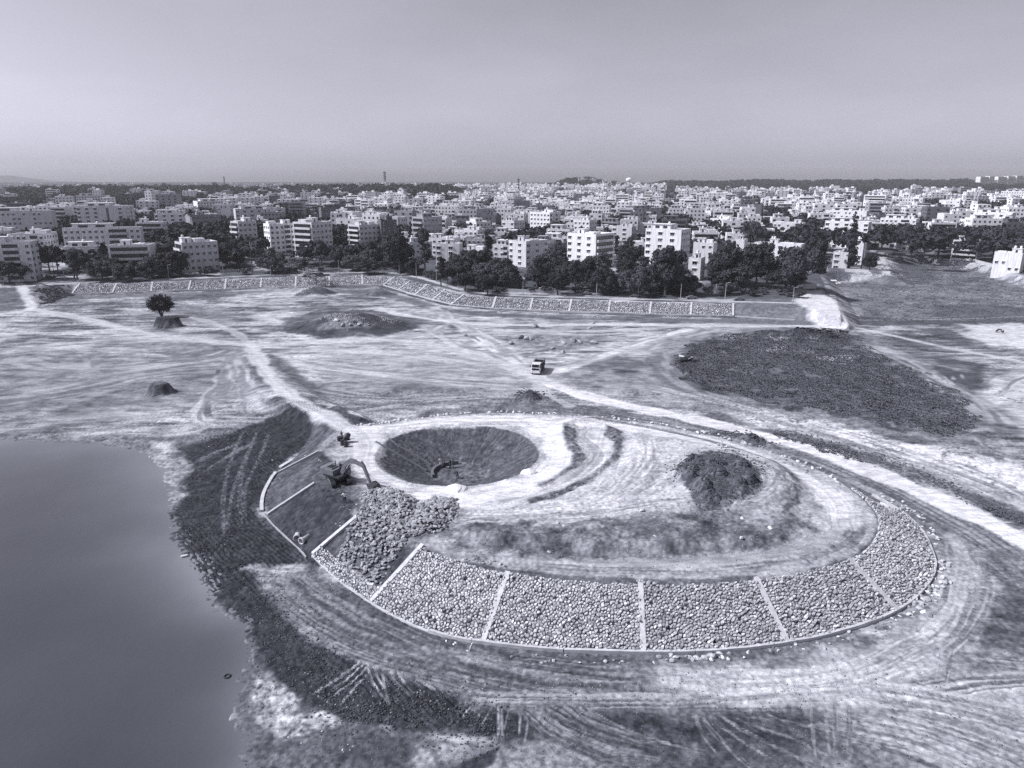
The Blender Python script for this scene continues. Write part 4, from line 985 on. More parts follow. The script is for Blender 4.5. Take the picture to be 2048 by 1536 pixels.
def pitched_cells(top, bot, cell, t0=0.0, t1=1.0, lift=0.12, hgt=0.25, seed=1, s_in=0.012, far=False):
    """close-set stones on the bank between the two lines: (verts, faces) per stone, in world space"""
    r = random.Random(seed)
    Lm = sum((top[i + 1] - top[i]).length + (bot[i + 1] - bot[i]).length for i in range(len(top) - 1)) / 2
    H = sum((samp(top, k / 4) - samp(bot, k / 4)).length for k in range(5)) / 5
    H = math.hypot(H, 4.0) * (t1 - t0)
    nu = max(3, int(Lm / cell)); nv = max(3, int(H / (cell * 0.88)))
    # dart-thrown stone centres of uneven size, then the cells between them
    W_u, W_v = Lm, H
    C = []; grid = {}; gs = cell * 1.2
    want = int(W_u * W_v / (cell * cell * 0.80)); tries = 0
    while tries < want * 14:
        tries += 1
        x = r.uniform(-cell, W_u + cell); y = r.uniform(-cell, W_v + cell); rad0 = cell * r.choice((.56, .66, .78, .92, 1.04)) if tries < want * 7 else cell * .6
        gx, gy = int(math.floor(x / gs)), int(math.floor(y / gs)); ok = True
        for ix in (gx - 1, gx, gx + 1):
            for iy in (gy - 1, gy, gy + 1):
                for (px_, py_, pr) in grid.get((ix, iy), ()):
                    if (px_ - x) ** 2 + (py_ - y) ** 2 < (.5 * (pr + rad0)) ** 2: ok = False; break
                if not ok: break
            if not ok: break
        if ok: C.append((x, y)); grid.setdefault((gx, gy), []).append((x, y, rad0))
    from mathutils.geometry import delaunay_2d_cdt
    vo, _e, fo, _a, _b, _c = delaunay_2d_cdt([Vector(c) for c in C], [], [], 0, 1e-6)
    around = [[] for _ in vo]
    for f in fo:
        if len(f) != 3: continue
        A_, B_2, C_ = (vo[i] for i in f)
        d_ = 2 * (A_.x * (B_2.y - C_.y) + B_2.x * (C_.y - A_.y) + C_.x * (A_.y - B_2.y))
        g_ = (A_ + B_2 + C_) / 3
        if abs(d_) > 1e-9:
            a2, b2, c2 = A_.length_squared, B_2.length_squared, C_.length_squared
            cc = Vector(((a2 * (B_2.y - C_.y) + b2 * (C_.y - A_.y) + c2 * (A_.y - B_2.y)) / d_, (a2 * (C_.x - B_2.x) + b2 * (A_.x - C_.x) + c2 * (B_2.x - A_.x)) / d_))
            if (cc - g_).length < cell * .6: g_ = g_.lerp(cc, .85)
        for i in f: around[i].append(g_)
    st = []
    for i, c in enumerate(vo):
        if not (0.0 <= c.x <= W_u and 0.0 <= c.y <= W_v) or len(around[i]) < 4: continue
        poly = sorted(around[i], key=lambda q: math.atan2(q.y - c.y, q.x - c.x))
        st.append(((c.x / W_u, c.y / W_v), [(q.x / W_u, q.y / W_v) for q in poly], r.random(), r.random(), r.random()))
    pts = []
    for c, poly, *_ in st:
        for u, v in [c] + poly:
            u = min(max(u, s_in), 1 - s_in); v = min(max(v, 0.0), 1.0)
            vv = t0 + (t1 - t0) * v
            q = samp(bot, u).lerp(samp(top, u), vv)
            pts.append((q.x, q.y))
    A = np.array(pts); Zs = terrain_z(A[:, 0], A[:, 1])
    out = []
    idx = 0
    for k, (c, poly, r1, r2, r3) in enumerate(st):
        n = len(poly)
        cen = Vector((A[idx, 0], A[idx, 1], Zs[idx]))
        ring = [Vector((A[idx + 1 + m, 0], A[idx + 1 + m, 1], Zs[idx + 1 + m])) for m in range(n)]
        idx += 1 + n
        nrm = Vector((0, 0, 0))
        for m in range(n): nrm += (ring[m] - cen).cross(ring[(m + 1) % n] - cen)
        if nrm.length < 1e-6: continue
        nrm.normalize()
        if nrm.z < 0: nrm = -nrm
        if r2 * 7.13 % 1 < .014 and not far: continue
        top_h = lift + hgt * (0.4 + 1.1 * r1 * r1)
        if r3 < .04: top_h += hgt * .8
        tilt = Vector((r2 - .5, r3 - .5, 0)) * 0.7
        sh = (0.84 if far else 0.93) - 0.13 * r2
        V = []
        ri = [r.uniform(.80, 1.0) for _ in range(n)]
        for m in range(n): V.append(cen.lerp(ring[m], sh * ri[m]) + nrm * (-0.05))
        for m in range(n): V.append(cen.lerp(ring[m], sh * 0.98 * ri[m]) + nrm * (top_h * 0.72 + tilt.dot(ring[m] - cen)))
        for m in range(n): V.append(cen.lerp(ring[m], sh * (0.68 + 0.2 * r3) * ri[m]) + nrm * (top_h + tilt.dot(ring[m] - cen)))
        if far:
            V = V[:n] + V[2 * n:]
            F = [(m, (m + 1) % n, n + (m + 1) % n, n + m) for m in range(n)] + [tuple(range(n, 2 * n))]
        else:
            F = [(m, (m + 1) % n, n + (m + 1) % n, n + m) for m in range(n)] + [(n + m, n + (m + 1) % n, 2 * n + (m + 1) % n, 2 * n + m) for m in range(n)] + [tuple(range(2 * n, 3 * n))]
        # keep outward winding
        n0 = (V[F[-1][1]] - V[F[-1][0]]).cross(V[F[-1][2]] - V[F[-1][1]])
        if n0.dot(nrm) < 0: F = [f[::-1] for f in F]
        out.append((cen, V, F, (ring[0] - ring[n // 2]).length))
    return out

TONES = (0, 0, 0, 0, 1, 1, 2)
STM = [MAT['stone'], MAT['stone_b'], MAT['stone_c']]
def join_cells(name, cells, m, parent=None, origin=Vector((0, 0, 0))):
    V = []; ff = []; lt = []; mi = []; rm = random.Random(len(cells))
    for cen, v, F, s in cells:
        k_ = rm.choice(TONES); mi += [k_] * len(F); b0 = len(V); V += [tuple(p - origin) for p in v]
        for f in F: ff += [b0 + i for i in f]; lt.append(len(f))
    return link(name, mesh_np(name, V, ff, lt, m, mi if isinstance(m, list) else None), parent)

bay_labels = ['half-finished bay of the stone bank, mostly bare dark earth under loose rocks',
              'leftmost finished bay of grey stone pitching, just right of the loose rocks',
              'wide bay of close-set stones left of the upright middle concrete rib',
              'front bay of grey stone pitching right of the upright middle concrete rib',
              'bay of grey stones two to the right of the upright middle rib',
              'bay of weathered stones at the right end, rubble thick along its foot',
              'narrow tapering bay of stones running up the far right side of the mound']
END = (P(1700, 972, 4), P(1742, 992, 0.6))
for k in range(7):
    a = RW[k]; b_ = RW[k + 1] if k < 6 else END
    top = polyline_between(CREST_L, a[0], b_[0]); bot = polyline_between(TOE_L, a[1], b_[1])
    root = empty('stone_bay', (samp(bot, .5).x, samp(bot, .5).y, 0))
    tag(root, bay_labels[k], 'stone bank', 'bays of stone pitching round the mound')
    org = root.location.copy()
    if k == 0: cells = pitched_cells(top, bot, 0.38, 0.0, 0.22, seed=30)
    else: cells = pitched_cells(top, bot, 0.41, 0.0, 0.965, seed=30 + k)
    cells.sort(key=lambda c: -c[3] / (c[0] - Vector((0, 0, 50))).length)
    rr = random.Random(k)
    keep = cells[:290]; rest = cells[290:]
    for cen, V, F, s in keep:
        flat = [i for f in F for i in f]
        me = mesh_np('stone', [tuple(v - cen) for v in V], flat, [len(f) for f in F], STM[rr.choice(TONES)])
        link('stone', me, root, cen - org)
    if rest:
        o = join_cells('stone_pitching', rest, STM, root, org); o['kind'] = 'stuff'

# ribs and the beam along the foot
def slope_beam(name, a, za, b_, zb, w, h, m, parent=None, n=6, over=0.0):
    mb = MB(); a = Vector(a); b_ = Vector(b_); pts = []
    for i in range(n + 1):
        p = a.lerp(b_, i / n); z = tz(p.x, p.y)
        pts.append(Vector((p.x, p.y, z + 0.30)))
    zz0 = pts[0].z; zz1 = pts[-1].z
    o0 = pts[0].copy()
    for i in range(n + 1): pts[i].z = max(pts[i].z, zz0 + (zz1 - zz0) * i / n) + over
    side = (b_ - a).normalized(); side = Vector((-side.y, side.x, 0))
    V = []
    for p in pts:
        for s, dz in ((-1, -h), (1, -h), (1, 0.06), (-1, 0.06)): V.append(p + side * s * w / 2 + Vector((0, 0, dz)) - o0)
    F = [(0, 1, 2, 3), tuple(4 * n + q for q in (3, 2, 1, 0))]
    for i in range(n):
        for q in range(4): F.append((4 * i + q, 4 * i + 4 + q, 4 * i + 4 + (q + 1) % 4, 4 * i + (q + 1) % 4))
    mb.V = [tuple(v) for v in V]; mb.F = [list(f) for f in F]; mb.M = [0] * len(F)
    return link(name, mb.mesh(name, m), parent, o0)
rib_lab = ['concrete rib beside the pair of drain pipes, left edge of the loose rocks', 'concrete rib between the loose rocks and the finished stone bank',
           'leaning concrete rib two from the loose rocks', 'upright concrete rib in the middle of the front bank', 'concrete rib leaning right, first after the upright middle one',
           'concrete rib near the right end of the front bank', 'thin concrete rib crossing the far right bank']
for k, (a, b_) in enumerate(RW):
    o = slope_beam('concrete_rib', a, 4, b_, 0, 0.62 if k < 6 else 0.4, 0.5, MAT['concrete'])
    tag(o, rib_lab[k], 'concrete beam', 'concrete ribs down the mound bank')
o = slope_beam('concrete_rib', P(628, 967, 3.9), 4, P(535, 1030, .1), 0, 0.55, 0.5, MAT['concrete_old'])
tag(o, 'lone grey concrete rib down the bare earth bank, left of the standing man', 'concrete beam', 'concrete ribs down the mound bank')
o = slope_beam('concrete_rib', P(637, 902, 3.8), 4, P(557, 944, .4), 0, 0.4, 0.45, MAT['concrete_old'])
tag(o, 'thin grey beam at the left end of the bare bank', 'concrete beam', 'concrete ribs down the mound bank')
p0 = G(584, 921); p1 = G(560, 936)
mb = MB(); mb.beam((0, 0, .15), p1 - p0 + Vector((0, 0, .15)), .7, .25)
o = mb.build('concrete_plank', MAT['concrete'], None, p0); tag(o, 'short white plank loose beside the thin beam, left of the mound', 'plank')
# the foot beam, cast in lengths
foot = smooth_poly(PL([(625, 1113), (680, 1165), (742, 1208), (800, 1241), (850, 1263), (905, 1279), (966, 1289), (1100, 1303), (1287, 1310), (1450, 1306), (1575, 1291), (1700, 1263), (1797, 1227), (1850, 1181),
                       (1873, 1140), (1865, 1106), (1845, 1060), (1800, 1020), (1745, 990)], 0), 2, False)
root = empty('foot_beam', (foot[0][0], foot[0][1], 0)); tag(root, 'low concrete beam curving along the foot of the stone bank', 'concrete beam')
org = root.location.copy()
def strip(mb, pts, w, z0f, z1f, org):
    n = len(pts); V = []
    for i, p in enumerate(pts):
        a = Vector(pts[max(0, i - 1)]); b_ = Vector(pts[min(n - 1, i + 1)]); d = (b_ - a).normalized(); s = Vector((-d.y, d.x))
        z = tz(p[0], p[1]) + random.uniform(-.05, .05)
        for sg, dz in ((-1, z0f), (1, z0f), (1, z1f), (-1, z1f)):
            V.append(Vector((p[0] + s.x * sg * w / 2, p[1] + s.y * sg * w / 2, z + dz)) - org)
    F = [(0, 1, 2, 3), tuple(4 * (n - 1) + q for q in (3, 2, 1, 0))]
    for i in range(n - 1):
        for q in range(4): F.append((4 * i + q, 4 * i + 4 + q, 4 * i + 4 + (q + 1) % 4, 4 * i + (q + 1) % 4))
    mb.add(V, F)
step = 6
for i in range(0, len(foot) - 1, step):
    seg = foot[i:i + step + 1]
    if len(seg) < 2: continue
    seg = [tuple(Vector(seg[0]).lerp(Vector(seg[1]), .04))] + seg[1:]
    lowpart = to_px(seg[0][0], seg[0][1], 0)[0] < 850 and to_px(seg[0][0], seg[0][1], 0)[1] > 1100
    mb = MB(); strip(mb, seg, .34, -.3, .16 if lowpart else .40, org); mb.build('beam_length', MAT['concrete'], root)
# light kerb round the bare left end, and the thin line after it
kerb = smooth_poly(PL([(552, 946), (540, 962), (528, 985), (523, 1008), (524, 1022)], .1), 2, False)
mb = MB(); org = Vector((kerb[0][0], kerb[0][1], 0)); strip(mb, kerb, .55, -.3, .4, org)
o = mb.build('kerb_beam', MAT['concrete'], None, org); tag(o, 'pale curved kerb at the left foot of the bare bank', 'kerb')
kerb = smooth_poly(PL([(526, 1027), (545, 1050), (575, 1078), (605, 1105), (612, 1116)], 0), 2, False)
mb = MB(); org = Vector((kerb[0][0], kerb[0][1], 0)); strip(mb, kerb, .16, -.3, .22, org)
o = mb.build('kerb_beam', MAT['concrete_old'], None, org); tag(o, 'thin grey kerb line along the foot of the bank below the drain pipes', 'kerb')

# ------------------------------------------------------------------ rocks
def rock_mesh(seed, m, sub=1, name='rock'):
    r = random.Random(seed)
    bm_V = []; t = (1 + 5 ** .5) / 2
    base = [(-1, t, 0), (1, t, 0), (-1, -t, 0), (1, -t, 0), (0, -1, t), (0, 1, t), (0, -1, -t), (0, 1, -t), (t, 0, -1), (t, 0, 1), (-t, 0, -1), (-t, 0, 1)]
    F = [(0, 11, 5), (0, 5, 1), (0, 1, 7), (0, 7, 10), (0, 10, 11), (1, 5, 9), (5, 11, 4), (11, 10, 2), (10, 7, 6), (7, 1, 8), (3, 9, 4), (3, 4, 2), (3, 2, 6), (3, 6, 8), (3, 8, 9), (4, 9, 5), (2, 4, 11), (6, 2, 10), (8, 6, 7), (9, 8, 1)]
    V = [Vector(v).normalized() for v in base]
    if sub > 1:
        cache = {}; F2 = []
        def mid(a, b_):
            k = (min(a, b_), max(a, b_))
            if k not in cache: cache[k] = len(V); V.append(((V[a] + V[b_]) / 2).normalized())
            return cache[k]
        for a, b_, c in F:
            x, y, z = mid(a, b_), mid(b_, c), mid(c, a); F2 += [(a, x, z), (b_, y, x), (c, z, y), (x, y, z)]
        F = F2
    planes = [(Vector((r.gauss(0, 1), r.gauss(0, 1), r.gauss(0, 1))).normalized(), r.uniform(.42, .78)) for _ in range(8)]
    out = []
    for v in V:
        s = 1.0
        for n, d in planes:
            k = v.dot(n)
            if k * s > d: s = d / k
        s *= r.uniform(.92, 1.05)
        out.append((v.x * s * r0[0] if False else v.x * s, v.y * s, v.z * s))
    sx, sy, sz = r.uniform(.9, 1.6), r.uniform(.7, 1.2), r.uniform(.55, .9)
    out = [(x * sx, y * sy, z * sz) for x, y, z in out]
    return mesh_np(name, out, [i for f in F for i in f], [3] * len(F), m)
ROCKS = [rock_mesh(100 + i, MAT['rock'], 1) for i in range(10)]
ROCKS_D = [rock_mesh(130 + i, MAT['rock_dark'], 1) for i in range(8)]
BOULDERS = [rock_mesh(160 + i, MAT['rock'], 2, 'boulder') for i in range(8)]
PALE = [rock_mesh(180 + i, MAT['pale_rock'], 1) for i in range(5)]

def rock_arrays(me):
    n = len(me.vertices); V = np.empty(n * 3, np.float32); me.vertices.foreach_get('co', V)
    f = np.empty(len(me.loops), np.int32); me.loops.foreach_get('vertex_index', f)
    return V.reshape(-1, 3), f
RA = {}
def scatter_join(name, pts, sizes, variants, m, parent=None, seed=0, origin=(0, 0, 0), flat=1.0):
    """many small stones joined into one mesh (too many and too small to pick apart)"""
    r = np.random.default_rng(seed); VV = []; FF = []; b0 = 0
    for (x, y, z), s in zip(pts, sizes):
        me = variants[r.integers(len(variants))]
        if me.name not in RA: RA[me.name] = rock_arrays(me)
        V, f = RA[me.name]
        a = r.uniform(0, 6.28); c, sn = math.cos(a), math.sin(a)
        W_ = V * s; X = W_[:, 0] * c - W_[:, 1] * sn + x - origin[0]; Y = W_[:, 0] * sn + W_[:, 1] * c + y - origin[1]
        VV.append(np.stack([X, Y, W_[:, 2] * flat + z - origin[2]], 1)); FF.append(f + b0); b0 += len(V)
    ff = np.concatenate(FF)
    o = link(name, mesh_np(name, np.concatenate(VV), ff, np.full(len(ff) // 3, 3), m), parent); o['kind'] = 'stuff'
    return o

def put_rock(variants, x, y, s, label, group, cat='rock', r=random, z=None, sink=.25, name='rock'):
    o = link(name, r.choice(variants), None, (x, y, (tz(x, y) if z is None else z) + s * (.45 - sink)), r.uniform(0, 6.28), (s, s, s * r.uniform(.8, 1.1)))
    o.rotation_euler = (r.uniform(-.4, .4), r.uniform(-.4, .4), r.uniform(0, 6.28))
    return tag(o, label, cat, group)

# the two heaps of quarry rock by the digger and the loose rocks on the unfinished bay
def heap(px_poly, z, h, n, smin, smax, label, seed, edge=2.5, cells_parts=280):
    poly = PL(px_poly, z); r = random.Random(seed)
    xs = [p[0] for p in poly]; ys = [p[1] for p in poly]
    cx, cy = sum(xs) / len(xs), sum(ys) / len(ys)
    pts = []
    tries = 0
    N = n * 6
    X = np.array([r.uniform(min(xs), max(xs)) for _ in range(N)]); Y = np.array([r.uniform(min(ys), max(ys)) for _ in range(N)])
    sd = sdist(X, Y, poly) + (fbm(X, Y, 3, 3, seed) - .5) * 2
    k = sd > 0; X = X[k][:n]; Y = Y[k][:n]; sd = sd[k][:n]
    Zt = terrain_z(X, Y)
    prof = h * sst(0, edge, sd) * (0.55 + 0.9 * fbm(X, Y, 3.0, 3, seed + 1))
    items = []
    for x, y, zt, pf in zip(X, Y, Zt, prof):
        s = r.uniform(smin, smax)
        items.append((x, y, zt + pf + s * .15, s))
    root = empty('rock_pile', (cx, cy, tz(cx, cy))); tag(root, label, 'rock pile')
    org = root.location
    items.sort(key=lambda q: -q[3])
    for x, y, zz, s in items[:cells_parts]:
        o = link('rock', r.choice(ROCKS_D), root, (x - org.x, y - org.y, zz - org.z), 0, (s, s, s * r.uniform(.8, 1.2)))
        o.rotation_euler = (r.uniform(-.7, .7), r.uniform(-.7, .7), r.uniform(0, 6.28))
    rest = items[cells_parts:]
    if rest: scatter_join('rubble', [(x, y, zz) for x, y, zz, s in rest], [s for *_, s in rest], ROCKS_D, MAT['rock_dark'], root, seed, org)
    # the body of the heap
    if h > .6:
        mb = MB(); g = 26
        VV = []
        for j in range(g + 1):
            for i in range(g + 1): VV.append((min(xs) + (max(xs) - min(xs)) * i / g, min(ys) + (max(ys) - min(ys)) * j / g))
        A = np.array(VV); s_ = sdist(A[:, 0], A[:, 1], poly); zz = terrain_z(A[:, 0], A[:, 1]) + h * sst(0, edge, s_) * .62 - .12
        F = []
        for j in range(g):
            for i in range(g):
                q = (j * (g + 1) + i, j * (g + 1) + i + 1, (j + 1) * (g + 1) + i + 1, (j + 1) * (g + 1) + i)
                if max(s_[list(q)]) > 0: F.append(q)
        mb.V = [(a[0] - org.x, a[1] - org.y, z_ - org.z) for a, z_ in zip(A, zz)]; mb.F = [list(f) for f in F]; mb.M = [0] * len(F)
        mb.build('heap_core', MAT['clod'], root)
heap([(715, 985), (745, 972), (800, 975), (838, 1000), (832, 1035), (800, 1050), (765, 1030), (735, 1012)], 4.3, .9, 620, .20, .46, 'heap of broken grey rock right under the digger bucket', 5)
heap([(835, 1000), (870, 988), (912, 995), (915, 1025), (880, 1060), (835, 1062), (815, 1045)], 4.3, .9, 520, .20, .46, 'heap of broken dark rock right of the one under the digger bucket', 6)
heap([(735, 1015), (790, 1040), (850, 1075), (842, 1098), (800, 1128), (752, 1166), (705, 1132), (668, 1100), (690, 1075), (722, 1040)], 2.0, .2, 800, .18, .42, 'loose rocks tipped down the bare earth bank between two concrete ribs', 7, 1.0)

# rubble along the foot of the stone bank, and rocks lining the mound's far rim
r = random.Random(77)
def along(pts, n, off, jit, smin, smax, variants, label, group, z=None, cat='rock'):
    pts = [Vector(p) for p in pts]; L = [0]
    for p, q in zip(pts[:-1], pts[1:]): L.append(L[-1] + (q - p).length)
    for _ in range(n):
        s = r.uniform(0, L[-1]); i = max(k for k in range(len(L) - 1) if L[k] <= s)
        d = (pts[i + 1] - pts[i]); p = pts[i] + d * ((s - L[i]) / max(d.length, 1e-6)); d.normalize()
        o_ = off + r.gauss(0, jit)
        put_rock(variants, p.x + d.y * o_, p.y - d.x * o_, r.uniform(smin, smax), label, group, cat, r, z)
MIX = ROCKS + PALE[:2]
along(PL([(1000, 1312), (1120, 1320), (1287, 1326)], 0), 16, 0, .5, .14, .30, MIX, 'loose stone lying just below the foot beam, left of the upright middle rib', 'stones along the front foot beam, left')
along(PL([(1290, 1320), (1400, 1320), (1520, 1312)], 0), 26, 0, .45, .2, .46, PALE + ROCKS[:3], 'loose stone among the cluster just below the foot beam, right of the upright middle rib', 'stones along the front foot beam, middle')
along(PL([(1530, 1306), (1640, 1288), (1720, 1270), (1800, 1240)], 0), 26, 0, .4, .16, .38, PALE + ROCKS[:3], 'loose stone below the foot beam on the right front of the mound', 'stones along the front foot beam, right')
along(PL([(1800, 1238), (1850, 1200), (1882, 1165), (1885, 1120)], 0), 62, 0, .6, .22, .55, PALE + ROCKS[:3], 'rough rock in the rubble round the right end of the foot beam', 'rubble round the right end of the mound')
along(PL([(1880, 1095), (1862, 1055), (1815, 1015), (1760, 985)], 0), 34, 0, .5, .2, .45, PALE + ROCKS[:2], 'rock beside the thin beam on the far right of the mound', 'rocks beside the far right beam')
along(PL([(850, 1268), (900, 1284), (960, 1297)], 0), 8, .2, .3, .12, .26, PALE, 'pale stone beside the foot beam, front left of the stone bank', 'pale stones front left')
rim = PL([(705, 852), (760, 846), (820, 837), (900, 829), (1000, 824), (1100, 827), (1200, 833), (1300, 845), (1400, 864), (1480, 883), (1560, 908), (1640, 941), (1700, 975)], 4)
along(rim[:7], 60, .1, .3, .26, .5, PALE, 'small rock in the row lining the far rim of the mound, behind the crater', 'rocks lining the far rim behind the crater', 4.0)
along(rim[6:], 60, .1, .4, .26, .55, PALE + ROCKS[:2], 'small rock in the row lining the right far rim of the mound', 'rocks lining the right far rim', 4.0)
along(PL([(915, 1118), (960, 1124), (1010, 1132)], 4), 16, 0, .25, .2, .36, ROCKS, 'rock in the short row along the crest above the leftmost finished bay', 'rocks on the crest, front left')
along(PL([(1430, 893), (1460, 903)], 4), 10, 0, .4, .25, .55, MIX, 'rock in the small group behind the dark soil heap', 'rocks behind the dark soil heap')
for px, py, s, lab in ((1483, 1078, .55, 'angular white slab on the plateau, largest of the two near the dark soil heap'), (1540, 1056, .45, 'flat white rock on the right of the plateau'), (1484, 1038, .4, 'small white rock below the dark soil heap'),
                       (1115, 1047, .45, 'pale rock at the left brow of the plateau'), (1128, 1053, .35, 'smaller pale rock beside another at the left brow'), (1285, 1022, .5, 'pair-like pale rock on the track left of the dark soil heap'),
                       (1310, 1073, .35, 'grey stone alone on the middle of the plateau bank'), (1098, 1104, .35, 'grey stone near the plateau foot, above the wide stone bay')):
    g = G(px, py); put_rock(PALE, g.x, g.y, s, lab, None, 'rock', r)
along(PL([(1275, 1163), (1300, 1166), (1318, 1172)], 4), 9, 0, .3, .2, .4, MIX, 'pale rock at the top of the upright middle rib', 'rocks at the top of the middle rib')
for px, py in ((713, 1009), (722, 1016), (725, 1012), (672, 1047), (680, 1045), (681, 1052), (638, 921), (610, 912), (560, 958), (535, 976), (642, 923), (666, 928), (745, 1022), (700, 1020), (455 + 90, 921)):
    g = G(px, py); put_rock(PALE, g.x, g.y, r.uniform(.12, .26), 'small white stone on the bare earth by the digger and the man', 'white stones on the bare earth by the digger', 'stone', r)
for k in range(34):
    px, py = r.choice([(355, 1060), (352, 1075), (368, 1110), (350, 1092), (362, 1112), (410, 905), (380, 930), (497, 1140), (525, 1130), (658, 1180), (560, 1430), (600, 1480), (565, 1475), (700, 1500), (640, 1460), (440, 1095)])
    g = G(px + r.gauss(0, 10), py + r.gauss(0, 10)); put_rock(PALE, g.x, g.y, r.uniform(.06, .15), 'small white stone or scrap lying in the mud near the water', 'white scraps in the mud by the water', 'stone', r)
# boulders out on the lake bed
BD = [(1070, 654, 2.3, 'large lone boulder on the pale ground behind the truck'), (1041, 682, 1.9, 'dark rounded boulder, biggest of the left boulder group behind the truck'), (1053, 685, 1.3, 'pale boulder split off the left boulder group'),
      (1062, 685, 1.4, 'dark boulder at the right end of the left boulder group'), (1022, 687, 1.5, 'low dark boulder at the left end of the left boulder group'), (1188, 686, 1.8, 'smooth pale boulder at the right end of the right boulder group'),
      (1145, 689, 1.7, 'long grey boulder in the middle of the right boulder group'), (1160, 684, 1.3, 'dark boulder in the right boulder group beside the smooth pale one'), (1127, 684, 1.2, 'pale boulder at the left end of the right boulder group'),
      (930, 672, 1.3, 'single dark boulder left of the track to the truck'), (1105, 703, 1.1, 'low pale rock nearest behind the truck'), (1126, 706, 1.2, 'low dark rock right behind the truck'),
      (1178, 657, 1.2, 'small boulder beyond the right boulder group'), (1186, 647, 1.0, 'far small rock near the long track'), (998, 625, .9, 'small rock at the foot of the far stone bank')]
for px, py, s, lab in BD:
    g = G(px, py); o = put_rock(BOULDERS, g.x, g.y, s * .78, lab, None, 'boulder', r, name='boulder')
g = G(702, 640)
for k, (dx, dy, s, pl) in enumerate(((-6, 2, 1.4, 1), (-3.5, -1, .9, 0), (-2.2, .6, .9, 0), (-.8, -.8, .8, 0), (0, 1.2, .9, 0), (1.8, -.3, 1.0, 0), (2.6, 1.0, .7, 0), (5, .5, .7, 0))):
    x, y = g.x + dx, g.y + dy + 3
    put_rock(PALE if pl else BOULDERS, x, y, s, 'white rock, largest on top of the wide dark mound' if pl else 'rock in the cluster on top of the wide dark mound', None if pl else 'rocks on top of the wide dark mound', 'rock', r)
# pale rubble on the flank of that mound, in the green field, under the lone tree
def scat(pxs, n, spread, smin, smax, variants, m, name, label, seed, flat=1.0, z0=0):
    rr = random.Random(seed); pts = []
    for _ in range(n):
        px, py = rr.choice(pxs); px += rr.gauss(0, spread[0]); py += rr.gauss(0, spread[1]); pts.append(P(px, py, z0))
    A = np.array(pts); z = terrain_z(A[:, 0], A[:, 1]); sz = [rr.uniform(smin, smax) for _ in pts]
    o = scatter_join(name, [(a[0], a[1], zz) for a, zz in zip(A, z)], sz, variants, m, None, seed, flat=flat); o['label'] = label
scat([(650, 655), (680, 660), (700, 662), (670, 658), (720, 662), (770, 650)], 700, (14, 2.5), .15, .4, ROCKS, MAT['rock'], 'flank_rubble', 'pale rubble down the near flank of the wide dark mound', 41)
scat([(1455, 672), (1470, 678), (1490, 676), (1540, 672), (1560, 680), (1535, 700), (1545, 702), (1560, 698), (1620, 706), (1650, 718), (1665, 722), (1700, 718), (1680, 716), (1750, 716)], 900, (8, 3), .1, .32, PALE, MAT['rock'], 'field_rubble', 'pale stone rubble strewn through the green field', 42)
scat([(612, 578), (620, 584), (600, 586)], 260, (7, 3), .15, .35, PALE, MAT['sand'], 'mound_rubble', 'white rubble on the flank of the lone flat-topped tree mound', 43)
scat([(1080, 629), (1100, 629), (1190, 634), (1345, 634)], 160, (10, 1), .15, .4, ROCKS, MAT['rock'], 'bank_foot_rubble', 'scattered stones along the foot of the far stone bank', 44)
scat([(x, 838 + abs(x - 1100) ** 1.5 / 300) for x in range(760, 1500, 30)], 900, (22, 8), .05, .13, ROCKS, MAT['rock'], 'track_grit', 'small stones strewn over the haul road and its verge', 45, z0=4)
scat([(x, y) for x in range(650, 1900, 60) for y in (1040, 1090, 1120, 1320, 1345)], 1300, (40, 14), .04, .12, ROCKS, MAT['rock'], 'strewn_grit', 'small stones strewn over the mound top and along its foot', 46, z0=3)
# clods
scat([(1440, 950), (1400, 930), (1480, 960), (1430, 980), (1500, 930), (1380, 925), (1450, 910)], 3000, (20, 12), .08, .26, ROCKS_D, MAT['clod'], 'soil_clods', 'lumps of black soil on the dark heap on the plateau', 47, z0=6)
scat([(1060, 791), (1056, 787), (1068, 793)], 500, (14, 4), .12, .4, ROCKS_D, MAT['clod'], 'roadside_clods', 'lumps of dark soil in the heap beside the main dirt road', 48)
scat([(1490, 872), (1475, 868), (1510, 880), (1530, 890), (1440, 866)], 500, (10, 3), .12, .4, ROCKS_D, MAT['clod'], 'verge_clods', 'lumps of dark soil thrown up between the road and the mound', 49)
scat([(x, float(np.interp(x, [1560, 1700, 1750, 1850, 1950, 2048, 2100], [864, 900, 916, 953, 996, 1042, 1066]))) for x in range(1560, 2100, 20)], 1500, (12, 4), .08, .26, ROCKS_D, MAT['clod'], 'windrow_clods', 'dark lumpy soil ridge along the far side of the main dirt road', 50)
scat([(x, y) for x, y in ((420, 1000), (400, 1060), (460, 1130), (520, 1200), (580, 1250), (640, 1330), (720, 1420), (880, 1440), (960, 1450), (420, 900), (560, 860), (500, 1000), (560, 1290), (800, 1410), (680, 1400))], 5200, (34, 30), .05, .17, ROCKS_D, MAT['clod'], 'mud_clods', 'lumps of black mud all over the churned shore', 51)
NEARP = [(x, y) for x in range(520, 2048, 70) for y in (1150, 1210, 1330, 1370, 1420, 1480, 1520)] + [(x, y) for x in range(100, 1900, 60) for y in (760, 800, 840, 870)]
scat(NEARP, 3600, (45, 30), .04, .11, ROCKS_D, MAT['clod'], 'dark_crumbs', 'crumbs of dark soil strewn over the worn ground', 52)
scat(NEARP, 1800, (45, 30), .03, .09, PALE, MAT['rock'], 'pale_crumbs', 'small pale stones strewn over the worn ground', 53)
